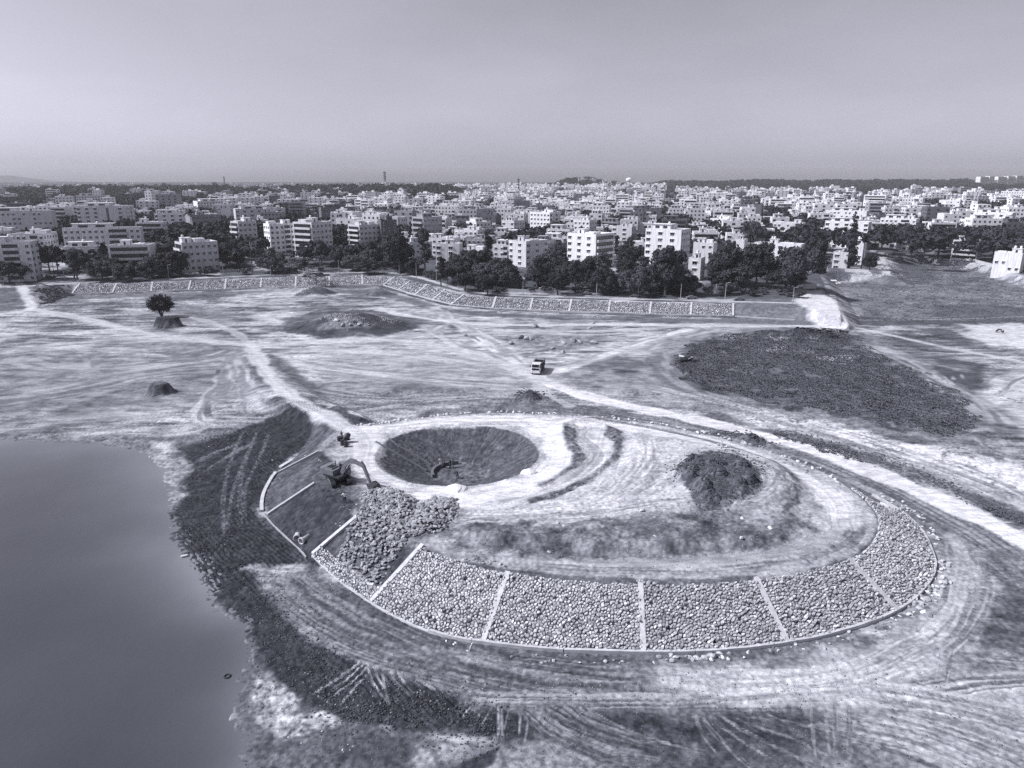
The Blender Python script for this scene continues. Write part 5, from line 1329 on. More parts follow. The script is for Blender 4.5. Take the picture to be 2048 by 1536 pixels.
# white sand heaps at the crater's near rim
for px, py, s, lab in ((912, 978, 1.5, 'white sand heap at the near rim of the crater'), (1058, 945, 1.2, 'small pale sand heap on the right rim of the crater')):
    g = G(px, py); mb = MB(); n = 14; rings = 5; rr = random.Random(px); V = []
    for k in range(rings):
        for i in range(n):
            a = 6.283 * i / n; rad_ = s * (1 - k / rings) * (1 + rr.uniform(-.1, .1)); V.append((rad_ * 1.3 * math.cos(a), rad_ * math.sin(a), s * .62 * (k / rings) ** .8 - (.1 if k == 0 else 0)))
    V.append((0, 0, s * .6)); F = []
    for k in range(rings - 1):
        for i in range(n): F.append((k * n + i, k * n + (i + 1) % n, (k + 1) * n + (i + 1) % n, (k + 1) * n + i))
    for i in range(n): F.append(((rings - 1) * n + i, (rings - 1) * n + (i + 1) % n, len(V) - 1))
    mb.V = V; mb.F = [list(f) for f in F]; mb.M = [0] * len(F)
    o = mb.build('sand_heap', MAT['sand'], None, g); tag(o, lab, 'sand heap')

# ------------------------------------------------------------------ far embankment: stone bays and ribs
for k in range(len(BUND_RIBS) - 1):
    top = [Vector(BC[k]).lerp(Vector(BC[k + 1]), i / 6) for i in range(7)]; bot = [Vector(BT[k]).lerp(Vector(BT[k + 1]), i / 6) for i in range(7)]
    cells = pitched_cells(top, bot, 0.78, 0.02, .93, lift=.05, hgt=.34, seed=400 + k, far=True)
    c = samp(bot, .5)
    o = join_cells('far_stone_bay', cells, [MAT['stone_far'], MAT['stone_b'], MAT['stone_c']], None, Vector((c.x, c.y, 0))); o.location = (c.x, c.y, 0)
    tag(o, ('bay of pale stone facing on the straight left stretch of the far bank' if k < 9 else 'bay of pale stone facing on the slanting middle stretch of the far bank' if k < 13 else 'bay of pale stone facing on the right stretch of the far bank, below the trees'),
        'stone bank', 'bays of the far bank, ' + ('left stretch' if k < 9 else 'slanting stretch' if k < 13 else 'right stretch'))
for k in range(len(BUND_RIBS)):
    o = slope_beam('far_concrete_rib', BC[k], 3.5, BT[k], 0, .75, .5, MAT['concrete'], n=4, over=.1)
    tag(o, ('pale concrete rib on the straight left stretch of the far bank' if k < 9 else 'pale concrete rib on the slanting middle stretch of the far bank' if k < 13 else 'pale concrete rib on the right stretch of the far bank'),
        'concrete beam', 'ribs of the far bank, ' + ('left stretch' if k < 9 else 'slanting stretch' if k < 13 else 'right stretch'))
mb = MB(); pts = [P(x, y, 0) for x, y in ((1470, 633), (1530, 637), (1590, 640))]; org = Vector((pts[0][0], pts[0][1], 0)); strip(mb, pts, .5, -.3, .4, org)
o = mb.build('far_foot_beam', MAT['concrete'], None, org); tag(o, 'thin pale beam along the unpaved right end of the far bank', 'concrete beam')
for nm, idx, lab in (('left', range(0, 10), 'long pale concrete foot beam of the far bank, left straight stretch'), ('right', range(9, 21), 'long pale concrete foot beam of the far bank, curving and right stretch')):
    pts = [BT[i] for i in idx]; mb = MB(); org = Vector((pts[0][0], pts[0][1], 0)); strip(mb, pts, .55, -.3, .35, org)
    o = mb.build('far_foot_beam', MAT['concrete'], None, org); tag(o, lab, 'concrete beam')
# ------------------------------------------------------------------ buildings
WALLS = {'w': MAT['white_wall'], 'c': MAT['cream_wall'], 'g': MAT['grey_wall'], 'd': MAT['dark_wall']}
STOREY = 3.15
_wm = {}
def window_mesh(w, h, m, frame=True):
    """pane set in a frame, with a projecting sunshade slab over it; local x along the wall, y out of the wall"""
    key = (round(w, 1), round(h, 1), m, frame)
    if key not in _wm:
        mb = MB()
        mb.box(-w / 2, w / 2, 0.0, 0.05, -h / 2, h / 2, 0)
        if frame:
            mb.box(-w / 2 - .08, w / 2 + .08, 0.0, 0.10, -h / 2 - .12, -h / 2, 1)
            mb.box(-w / 2 - .15, w / 2 + .15, 0.0, 0.50, h / 2 + .02, h / 2 + .12, 1)
            if w > 1.0: mb.box(-.04, .04, 0.0, 0.08, -h / 2, h / 2, 1)
        _wm[key] = mb.mesh('window', [MAT['glass'] if m == 0 else MAT['glass_mid'], MAT['white_wall']])
    return _wm[key]

def tank(mb, x, y, z, r_=.7, h=1.4, m=0):
    mb.tube((x, y, z), (x, y, z + h * .82), r_, r_, 8, m); mb.tube((x, y, z + h * .82), (x, y, z + h), r_, r_ * .35, 8, m)

_tk = {}
def tank_mesh(dark):
    if dark not in _tk:
        b2 = MB(); tank(b2, 0, 0, 0, .62, 1.4); _tk[dark] = b2.mesh('water_tank', MAT['black'] if dark else MAT['white_wall'])
    return _tk[dark]

def building(corner, ex, ey, w, d, h, wall='w', front='w', side='w', roofs=1, seed=0, near=True, label='', cat='apartment block', group=None, mode='R', zb=-1.5, name='apartment_building', parts=True, dark_side=None, strip=None):
    """a flat-roofed block; corner = foot of the nearest edge, ex along the front to the right, ey to the back"""
    r = random.Random(seed)
    rz = math.atan2(ex.y, ex.x)
    if mode == 'R': org = corner - ex * w
    else: org = corner
    root = empty(name, (org.x, org.y, corner.z), rz)
    tag(root, label, cat, group)
    W_ = WALLS[wall]
    mb = MB(); mb.box(0, w, 0, d, zb, h, 0); 
    pr = .9; t = .22
    for x0, x1, y0, y1 in ((0, w, 0, t), (0, w, d - t, d), (0, t, t, d - t), (w - t, w, t, d - t)): mb.box(x0, x1, y0, y1, h, h + pr, 0, bottom=False)
    mb.build('wall', W_, root)
    mb = MB(); mb.box(t + .01, w - t - .01, t + .01, d - t - .01, h + .01, h + .06); mb.build('roof', MAT['roof'], root)
    if dark_side:
        mb = MB(); mb.box(w + .004, w + .12, 0, d, zb, h + pr * .9) if mode == 'R' else mb.box(0, w * .35, -.12, -.004, zb, h)
        mb.build('facing_panel', WALLS[dark_side], root)
    # stair tower, tank room, tanks
    if roofs:
        sw, sd_ = min(w * .38, 4.5), min(d * .4, 4.5); sx = r.uniform(.8, max(.9, w - sw - .8)); sy = r.uniform(d * .3, max(d * .3 + .1, d - sd_ - .6))
        mb = MB(); mb.box(sx, sx + sw, sy, sy + sd_, h + .07, h + 2.7); mb.box(sx - .25, sx + sw + .25, sy - .25, sy + sd_ + .25, h + 2.7, h + 2.85); mb.build('stair_tower', W_, root)
        mb = MB(); mb.box(sx + sw * .35, sx + sw * .35 + .95, sy - .06, sy - .01, h + .1, h + 2.1); mb.build('door', MAT['glass'], root)
        tm = r.random() < .4
        for k in range(r.randint(1, 3)):
            tp = (sx + sw * (.22 + .28 * k), sy + sd_ * .5, h + 2.85) if r.random() < .5 else (r.uniform(1.2, w - 1.2), r.uniform(1.2, d - 1.2), h + .06)
            link('water_tank', tank_mesh(tm), root, tp)
        if (seed % 3 == 0 or w > 26) and w > 9:
            mb = MB(); mb.box(w * .12, w * .62, d * .25, d * .8, h + .07, h + 3.0); mb.box(w * .10, w * .66, d * .21, d * .82, h + 3.0, h + 3.16); mb.build('upper_floor', W_, root)
            mb = MB(); mb.box(w * .2, w * .32, d * .25 - .05, d * .25 - .01, h + 1, h + 2.3); mb.box(w * .42, w * .54, d * .25 - .05, d * .25 - .01, h + 1, h + 2.3); mb.build('upper_windows', MAT['glass'], root)['kind'] = 'stuff'
        elif w > 9:
            x0 = sx + sw + 1 if sx < w / 2 else .8; x1 = min(w - .8, x0 + w * .3)
            if x1 - x0 > 1.5:
                mb = MB(); mb.box(x0, x1, d * .35, d * .75, h + .07, h + r.choice((1.2, 2.3))); mb.build('roof_room', W_, root)
    n = max(1, int(round(h / STOREY))); fh = h / n
    def face(kind, L, px, py, ax, ang, nin):
        """px,py start of the face, ax unit vector along it, ang turn of the pane about z"""
        if kind == 'n' or L < 2.2: return
        cols = max(1, int(L / 2.9)); st = L / cols
        joined = MB()
        for f in range(n):
            zc = f * fh + fh * .55
            if kind == 'B' or (kind == 'm'):           # continuous balcony bands
                c0, c1 = (0.04, .96) if kind == 'B' else (.58, .82)
                a0, a1 = L * c0, L * c1
                M = Matrix.Translation((px + ax[0] * a0, py + ax[1] * a0, f * fh)) @ Matrix.Rotation(ang, 4, 'Z')
                mb = MB(); mb.box(0, a1 - a0, -1.15, -1.0, .0, fh * .38, 0, M); mb.box(0, a1 - a0, -1.0, -.01, -.02, .12, 0, M)
                mb.box(0, .15, -1.0, -.01, .12, fh * .38, 0, M); mb.box(a1 - a0 - .15, a1 - a0, -1.0, -.01, .12, fh * .38, 0, M)
                mb.build('balcony', W_, root)
                mb = MB(); mb.box(.15, a1 - a0 - .15, -.05, -.005, .14, fh * .92, 0, M)
                mb.build('balcony_opening', MAT['glass'], root)
                if kind == 'B': continue
            cc = [c for c in range(cols) if kind != 'm' or not .54 < (c + .5) / cols < .86]
            for c in cc:
                if kind == 'o' and c % 2: 
                    continue
                if kind == 's' and r.random() < .45: continue
                u = (c + .5) * st
                if strip and abs(u / L - strip) < .12: continue
                ww, hh = (2.1, 1.5) if kind == 'o' else (1.25, 1.35)
                if parts:
                    o = link('window', window_mesh(ww, hh, 0 if r.random() < .75 else 1), root, (px + ax[0] * u, py + ax[1] * u, zc), ang + math.pi)
                else:
                    M = Matrix.Translation((px + ax[0] * u, py + ax[1] * u, zc)) @ Matrix.Rotation(ang, 4, 'Z')
                    joined.box(-ww / 2, ww / 2, -.05, 0, -hh / 2, hh / 2, 0, M, bottom=False)
        if joined.V: 
            o = joined.build('windows', MAT['glass'], root); o['kind'] = 'stuff'
        if strip:
            M = Matrix.Translation((px + ax[0] * L * strip, py + ax[1] * L * strip, 0)) @ Matrix.Rotation(ang, 4, 'Z')
            mb = MB(); mb.box(-.8, .8, -.12, -.01, 1, h - .5, 0, M); mb.build('stair_glazing', MAT['dark_wall'], root)
    face(front, w, 0, 0, (1, 0), 0, 0)
    if mode == 'R': face(side, d, w, 0, (0, 1), math.pi / 2, 0)
    else: face(side, d, 0, d, (0, -1), -math.pi / 2, 0)
    return root

HAND = []      # footprints already taken: x, y, radius
def hb(xl, xm, xr, ytop, yb, wall, front, side, label, mode=None, phi=24, cat='apartment block', ds=None, strip=None, dep=None, parts=True, zadd=0.0, group=None, roofs=1, name='apartment_building'):
    """a block seen in the photograph: left edge, nearest upright edge, right edge, roof line and foot"""
    mode = mode or ('R' if (xm - xl) >= (xr - xm) else 'L')
    c = GC(xm, yb); depth = c.y * math.cos(PITCH) - (c.z - CAM_H) * math.sin(PITCH)
    mpp = depth / FPX
    # roof height over the nearest edge
    v = (768 - ytop) / FPX; k = (math.cos(PITCH) * v - math.sin(PITCH)) / (math.sin(PITCH) * v + math.cos(PITCH))
    h = max(3.2, CAM_H + k * c.y - c.z)
    ph = math.radians(phi); al = math.atan2(c.x, c.y)
    rr = Vector((math.cos(al), -math.sin(al), 0)); ff = Vector((math.sin(al), math.cos(al), 0))
    if mode == 'R':
        ex = rr * math.cos(ph) - ff * math.sin(ph); ey = ff * math.cos(ph) + rr * math.sin(ph)
        w = (xm - xl) * mpp / math.cos(ph); d = dep or max(8, min(22, (xr - xm) * mpp / max(math.sin(ph), .1)))
    else:
        ex = rr * math.cos(ph) + ff * math.sin(ph); ey = ff * math.cos(ph) - rr * math.sin(ph)
        w = (xr - xm) * mpp / math.cos(ph); d = dep or max(8, min(26, (xm - xl) * mpp / max(math.sin(ph), .1)))
    b = building(c, ex, ey, w, d, h, wall, front, side, roofs, len(HAND) + 5, True, label, cat, group, mode, -4, name=name, parts=parts, dark_side=ds, strip=strip)
    cc = c + ey * d / 2 + (ex * -w / 2 if mode == 'R' else ex * w / 2)
    HAND.append((cc.x, cc.y, max(w, d) * .62))
    return b, w, d, h

H_ = [
 (-40, 74, 86, 487, 562, 'c', 'm', 'o', 'large pale balconied block at the far left edge of the picture, by the dirt road', 'R', 18),
 (-40, 112, 119, 424, 478, 'c', 's', 'n', 'broad pale block behind the large one at the left edge', 'R', 14),
 (120, 150, 151, 394, 428, 'w', 'w', 'n', 'narrow pale block standing tall above the far left houses', 'R', 14),
 (139, 168, 170, 413, 442, 'd', 's', 'n', 'low dark block in front of the narrow tall one at far left', 'R', 12),
 (163, 214, 216, 392, 416, 'c', 'w', 'n', 'pale three-storey block beyond the wide one with dark glazed strips', 'R', 12),
 (172, 258, 273, 414, 462, 'c', 'o', 'w', 'wide pale block with dark vertical glazed strips, upper left', 'R', 16, .62),
 (154, 288, 292, 457, 512, 'c', 'm', 'n', 'big broad pale block with long balconies and a built-up roof, left of the picture', 'R', 10),
 (143, 221, 223, 495, 528, 'w', 'o', 'n', 'small white house with a long glazed veranda behind the bank trees, far left', 'R', 12),
 (233, 306, 318, 493, 545, 'c', 'B', 'n', 'pale terraced house with a dark right wall, among trees at the left', 'R', 14),
 (358, 370, 437, 489, 545, 'c', 'w', 'B', 'pale four-storey block alone near the left bank, small paired windows', 'L', 14),
 (318, 376, 379, 428, 460, 'c', 'o', 'n', 'pale block half hidden by palms, left of the grey one', 'R', 12),
 (376, 388, 442, 432, 470, 'g', 'w', 'n', 'grey slab-like block beside palms, left middle distance', 'L', 14),
 (390, 398, 462, 404, 432, 'w', 'w', 'n', 'white block with a crowded roof, left distance', 'L', 14),
 (306, 307, 318, 384, 422, 'w', 'w', 'w', 'slim bright white block, left distance', 'L', 60),
 (320, 362, 366, 390, 425, 'g', 'o', 'n', 'grey block with dark balconies right of the slim white one', 'R', 12),
 (467, 481, 516, 446, 497, 'c', 'w', 'B', 'five-storey block with white balconies on its left side, left of the balconied pair', 'L', 26),
 (472, 474, 570, 420, 452, 'c', 'o', 'n', 'long pale block with a white left end behind the balconied pair', 'L', 12),
 (533, 544, 592, 451, 512, 'w', 'm', 'w', 'white block with wide dark balconies, left one of the prominent pair', 'L', 20),
 (592, 628, 668, 448, 517, 'c', 'w', 'B', 'six-storey block with slanting white balcony bands, the prominent one left of centre', 'L', 44),
 (643, 645, 712, 417, 458, 'd', 'w', 'n', 'dark grey block with small black windows behind the balcony-banded one', 'L', 14),
 (700, 722, 763, 453, 513, 'c', 'w', 'B', 'pale block with white stacked balconies on the left and square windows', 'L', 34),
 (763, 765, 796, 443, 510, 'd', 's', 'n', 'plain dark block joined to the right of the one with stacked balconies', 'L', 14),
 (826, 848, 886, 437, 490, 'g', 'w', 'B', 'grey block with a tall white fin and white balconies on its left end', 'L', 36),
 (818, 820, 865, 487, 522, 'c', 'w', 'n', 'low pale house in the trees below the grey finned block', 'L', 12),
 (872, 920, 924, 491, 534, 'w', 'o', 'n', 'bright white low house among the bank trees, left of centre', 'R', 12),
 (932, 953, 982, 446, 474, 'w', 'w', 'w', 'small white block with few windows above the palm, centre left', 'L', 36),
 (1017, 1052, 1097, 486, 535, 'c', 'o', 'o', 'pale block with a bay window above the trees, left of the white blocks at centre', 'R', 46),
 (1132, 1190, 1227, 472, 536, 'w', 'o', 'B', 'white five-storey block with a dark ribbed right side, centre', 'R', 36),
 (1287, 1358, 1376, 463, 540, 'w', 'o', 'w', 'tall white block with rows of dark windows, right of the ribbed one', 'R', 22),
 (1222, 1262, 1268, 456, 492, 'c', 'o', 'w', 'pale block with bow windows between the two tall white blocks at centre', 'R', 22),
 (1236, 1265, 1322, 420, 455, 'g', 'w', 'B', 'long dark arcaded building with a pale left end, centre right distance', 'L', 58),
 (1178, 1218, 1220, 413, 440, 'w', 'w', 'n', 'bright white block with evenly spaced windows, behind the ribbed one', 'R', 12),
 (1146, 1178, 1192, 443, 480, 'w', 'w', 'w', 'white block rising just behind the ribbed one at centre', 'R', 30),
 (1059, 1099, 1121, 427, 470, 'w', 'w', 'o', 'white block with a shaded right wing, left of the ribbed one', 'R', 36),
 (1004, 1028, 1066, 404, 445, 'g', 'o', 'w', 'grey block with a bright front of dark square openings, centre distance', 'R', 44),
 (903, 932, 935, 420, 455, 'c', 'o', 'n', 'pale block with tall narrow bays, left of the one with dotted strips', 'R', 12),
 (933, 957, 992, 420, 452, 'g', 'o', 'w', 'grey-sided block with dotted vertical strips on its white front', 'R', 44),
 (1003, 1028, 1050, 444, 474, 'c', 'o', 'w', 'small pale house above the trees left of the bay-windowed block', 'R', 34),
 (1393, 1420, 1434, 425, 450, 'w', 'o', 'w', 'small white house with overhanging balconies, right of centre', 'R', 30),
 (1419, 1452, 1468, 440, 470, 'w', 's', 'w', 'white block standing against the big dark trees, right of centre', 'R', 26),
 (1478, 1520, 1523, 411, 450, 'd', 's', 'n', 'dark half-built block with black vertical bays, right distance', 'R', 12),
 (1545, 1602, 1606, 448, 486, 'w', 's', 'n', 'white block with dark windows stacked at its right end', 'R', 12),
 (1508, 1598, 1604, 492, 534, 'w', 'o', 'n', 'sprawling white villa behind the great spreading tree', 'R', 12),
 (1375, 1399, 1403, 520, 562, 'w', 'o', 'n', 'small white tower-like house at the edge of the bank trees, right of centre', 'R', 14),
 (1385, 1424, 1430, 489, 528, 'w', 's', 'n', 'low white house with a domed roof tank, right of the tall white block', 'R', 14),
 (1468, 1486, 1488, 482, 515, 'c', 's', 'n', 'narrow white house wedged between dark trees', 'R', 14),
 (1650, 1730, 1736, 447, 500, 'w', 'o', 'n', 'ornate white mansion with tall arched bays and columns, right', 'R', 10),
 (1665, 1692, 1695, 508, 542, 'c', 'o', 'n', 'low pale house with a flat slab roof below the ornate mansion', 'R', 10),
 (1700, 1722, 1724, 490, 530, 'w', 's', 'n', 'white house part hidden by the tall conifer', 'R', 10),
 (1762, 1826, 1832, 440, 482, 'w', 'm', 'n', 'white block with large dark glazed squares, right', 'R', 10),
 (1907, 1952, 1956, 484, 522, 'c', 'B', 'n', 'three-tier house with broad projecting slabs, right edge of the green field', 'R', 12),
 (1991, 2038, 2042, 510, 546, 'w', 's', 'n', 'small white round-fronted house by the far right dirt road', 'R', 10),
 (1952, 2018, 2024, 428, 465, 'w', 'o', 'n', 'long white house with a terrace, far right', 'R', 12),
 (1880, 1916, 1920, 402, 428, 'w', 's', 'n', 'white angular house on the rise, right', 'R', 12),
 (1806, 1842, 1846, 398, 422, 'w', 'm', 'n', 'white balconied block left of the angular house, right', 'R', 12),
 (2008, 2060, 2070, 384, 408, 'c', 'w', 'n', 'pale block below the towers at the right edge', 'R', 12),
 (1598, 1618, 1620, 430, 452, 'w', 'B', 'n', 'small white block with slanted balconies left of the ornate mansion', 'R', 12),
 (1654, 1730, 1735, 424, 452, 'w', 's', 'n', 'white block rising directly behind the ornate mansion', 'R', 10),
 (1728, 1768, 1772, 392, 425, 'w', 'B', 'n', 'white banded block in the right distance', 'R', 12),
]
for t in H_:
    st_ = t[11] if len(t) > 11 else None
    near = t[4] > 440
    hb(*t[:9], mode=t[9], phi=t[10], strip=st_, parts=near, cat=('house' if ('house' in t[8] or 'villa' in t[8] or 'mansion' in t[8]) else 'apartment block'),
       name=('house' if ('house' in t[8] or 'villa' in t[8] or 'mansion' in t[8]) else 'apartment_building'))
# tall residential towers on the right horizon
for k, (xl, xr, yt) in enumerate(((1956, 1972, 354), (1974, 1984, 353), (1991, 2008, 354), (2011, 2025, 353), (2028, 2041, 352), (2044, 2062, 354))):
    c = Vector((0, 0, 0)); Y = 2250; X = (xl - 1024) / FPX * Y * .965; z = zc_city(X, Y)
    v = (768 - yt) / FPX; kk = (math.cos(PITCH) * v - math.sin(PITCH)) / (math.sin(PITCH) * v + math.cos(PITCH))
    w = (xr - xl) / FPX * Y; h = CAM_H + kk * Y - z
    building(Vector((X + w, Y, z)), Vector((1, 0, 0)), Vector((0, 1, 0)), w, 22, h, 'w', 'B', 'n', 0, 900 + k, False, 'tall residential tower on the right horizon, ' + ('leftmost of the row', 'second of the row from the left', 'third of the row, after the gap', 'fourth of the row', 'fifth of the row', 'at the very edge of the picture')[k],
             'tower block', 'towers on the right horizon', 'R', -6, 'tower_block', parts=False)
    HAND.append((X + w / 2, Y + 10, 30))

# the rest of the town, on its street grid
ru = random.Random(2024)
def town_density(x, y):
    az_ = math.degrees(math.atan2(x, y)); rr_ = math.hypot(x, y)
    n = float(fbm(np.array([x]), np.array([y]), 130, 2, 301)[0])
    d = .95 - .75 * max(0, min(1, (n - .53) / .10))
    if az_ < -22: d *= max(.12, 1 - (rr_ - 560) / 500) if rr_ > 560 else 1
    elif az_ < -4: d *= max(.30, 1 - (rr_ - 750) / 900) if rr_ > 750 else 1
    if az_ > 25: d *= .55
    if az_ > 12 and rr_ > 1500: d *= max(0, 1 - (rr_ - 1500) / 400)
    return d
cands = []
for district, rot in (('left', math.radians(8)), ('mid', math.radians(-17)), ('right', math.radians(-12))):
    cr, sr = math.cos(rot), math.sin(rot)
    gx, gy = 19.5, 23.0
    for j in range(-40, 140):
        for i in range(-110, 110):
            x = i * gx + (j % 2) * 3; y = 440 + j * gy * (1 + max(0, j) * .003)
            if i % 5 == 0 and ru.random() < .8: continue
            if j % 4 == 0: y += 5
            X = x * cr - (y - 440) * sr; Y = 440 + x * sr + (y - 440) * cr
            azd = math.degrees(math.atan2(X, Y)); R0 = math.hypot(X, Y)
            dd = 'left' if azd < -13 else ('mid' if azd < 10 else 'right')
            if dd != district: continue
            if R0 < (415 if azd < 14 else 455) or R0 > 2300 or abs(azd) > 39: continue
            if azd > 19 and R0 < 520: continue
            if ru.random() > town_density(X, Y): continue
            if any((X - hx) ** 2 + (Y - hy) ** 2 < (hr + 10) ** 2 for hx, hy, hr in HAND): continue
            cands.append((R0, X, Y, rot, azd))
cands.sort()
def place_of(azd, R0):
    zone = ('at the far left', 'left of the balcony-banded block', 'below the lattice mast', 'beyond the white blocks at centre', 'right of centre', 'beyond the dark half-built block', 'around the ornate mansion', 'near the right edge')[min(7, max(0, int((azd + 36) / 9)))]
    row = 'in the nearest rows' if R0 < 560 else 'in the middle rows' if R0 < 760 else 'in the back rows' if R0 < 1000 else 'in the far rows'
    return zone, row
NB = 300 - len(H_) - 6
FARV = MB(); seen = []
far_boxes = []
placed = 0
for R0, X, Y, rot, azd in cands:
    w = ru.uniform(10, 19); d = ru.uniform(10, 17); ns = ru.choice((2, 2, 3, 3, 4, 4, 4, 5)) if R0 > 520 else ru.choice((1, 2, 2, 3))
    if azd < -6: ns = min(ns + (1 if ru.random() < .4 else 0), 5)
    wall = ru.choice('wwwwwccgcd' if azd < -6 else 'wwwwwccgcd')
    h = ns * STOREY; z = tz(X, Y) if R0 < 700 else zc_city(X, Y)
    al = rot + ru.choice((0, 0, math.pi / 2)) * 0 + ru.uniform(-.03, .03)
    ex = Vector((math.cos(al), math.sin(al), 0)); ey = Vector((-math.sin(al), math.cos(al), 0))
    if placed < NB:
        # show the side that faces the viewer
        mode = 'R' if (Vector((X, Y, 0)).normalized().dot(ex) < 0) else 'L'
        zone, row = place_of(azd, R0)
        tone = {'w': 'white', 'c': 'cream', 'g': 'grey', 'd': 'dark'}[wall]
        kind_f = ru.choice('wwoomBs'); look = {'w': 'evenly windowed', 'o': 'wide-windowed', 'm': 'part-balconied', 'B': 'balcony-banded', 's': 'plain-walled'}[kind_f]
        size = {1: 'one-storey', 2: 'two-storey', 3: 'three-storey', 4: 'four-storey', 5: 'five-storey'}[ns]
        house = ns <= 2
        lab = f"{tone} {size} {look} {'house' if house else 'block'} {row} {zone}"
        c = Vector((X, Y, z)) + (ex * w / 2 if mode == 'R' else ex * -w / 2) - ey * d / 2
        near = R0 < 520
        building(c, ex, ey, w, d, h, wall, kind_f, ru.choice('wwson'), 1, 3000 + placed, False, lab, 'house' if house else 'apartment block', f"{tone} {size} blocks {row} {zone}", mode, -3,
                 name='house' if house else 'apartment_building', parts=near)
        placed += 1
    else: far_boxes.append((X, Y, z, w, d, h, al, wall))
# beyond the three hundred nearest: one mass of far houses, still real walls, roofs and openings
MI = {'w': 0, 'c': 1, 'g': 2, 'd': 3}
for X, Y, z, w, d, h, al, wall in far_boxes:
    M = Matrix.Translation((X, Y, z)) @ Matrix.Rotation(al, 4, 'Z'); mi = MI[wall]
    FARV.box(-w / 2, w / 2, -d / 2, d / 2, -3, h, mi, M, False)
    k = ru.random()
    x0 = ru.uniform(-w / 2, w / 2 - 4); y0 = ru.uniform(-d / 2, d / 2 - 4); FARV.box(x0, x0 + 3.6, y0, y0 + 3.6, h, h + 2.6, mi, M, False)
    if k < .5: x0 = ru.uniform(-w / 2, w / 2 - 2); FARV.box(x0, x0 + 1.6, -d / 2 + 1, -d / 2 + 2.6, h, h + 1.6, 0, M, False)
    if math.hypot(X, Y) < 1700:
        n = int(h / STOREY)
        for f in range(n):
            z0 = f * STOREY + 1.0
            if k < .35: FARV.box(-w / 2 + 1, w / 2 - 1, -d / 2 - .06, -d / 2, z0, z0 + 1.5, 4, M, False)
            else:
                for c in range(3): xc = -w / 2 + w * (c + .5) / 3; FARV.box(xc - .8, xc + .8, -d / 2 - .06, -d / 2, z0, z0 + 1.4, 4, M, False)
            sx_ = -1 if X > 0 else 1
            FARV.box(min(sx_ * w / 2, sx_ * (w / 2 + .06)), max(sx_ * w / 2, sx_ * (w / 2 + .06)), -2, 1.5, z0, z0 + 1.4, 4, M, False)
wm_far = [mat('far_' + k, g, 0.85, 0.07, 0.12, coord='World') for k, g in (('white_wall', .70), ('cream_wall', .56), ('grey_wall', .30), ('dark_wall', .13))]
o = FARV.build('distant_houses', wm_far + [MAT['glass']]); o['kind'] = 'stuff'; o['label'] = 'dense mass of pale houses filling the far town'

# ------------------------------------------------------------------ trees
def leaf_mesh(name, clumps, leaf, n_per, seed, m, flat=.8, core=True, up=.3):
    """crown of many leaf sprays gathered in clumps: clumps = (centre, radius)"""
    r = np.random.default_rng(seed); V = []; lt = 0
    cs = []
    for (cx, cy, cz), cr in clumps:
        n = int(n_per * cr * cr)
        d = r.normal(size=(n, 3)); d /= np.linalg.norm(d, axis=1)[:, None]
        d[:, 2] = np.where(d[:, 2] < -.35, -d[:, 2], d[:, 2])
        rad_ = cr * r.uniform(.68, 1.08, n)[:, None]
        p = np.array([cx, cy, cz]) + d * rad_ * np.array([1, 1, flat])
        nrm = d + r.normal(size=(n, 3)) * .55; nrm[:, 2] += up; nrm /= np.linalg.norm(nrm, axis=1)[:, None]
        a = np.cross(nrm, r.normal(size=(n, 3))); a /= np.linalg.norm(a, axis=1)[:, None] + 1e-9
        b_ = np.cross(nrm, a); s = leaf * r.uniform(.55, 1.25, n)[:, None]
        q = np.stack([p - a * s - b_ * s * .6, p + a * s - b_ * s * .5, p + a * s * .7 + b_ * s * .7, p - a * s * .8 + b_ * s * .55], 1)
        cs.append(q.reshape(-1, 3))
    V = np.concatenate(cs); nq = len(V) // 4
    ff = np.arange(nq * 4); lt = np.full(nq, 4)
    if core:
        VV = [V]; FF = [ff]; LT = [lt]; b0 = len(V)
        base = rock_arrays(ROCKS[0])
        for (cx, cy, cz), cr in clumps:
            W_ = base[0] * cr * .74 * np.array([1, 1, flat]) + np.array([cx, cy, cz]); VV.append(W_); FF.append(base[1] + b0); LT.append(np.full(len(base[1]) // 3, 3)); b0 += len(W_)
        V = np.concatenate(VV); ff = np.concatenate(FF); lt = np.concatenate(LT)
    return mesh_np(name, V, ff, lt, m)

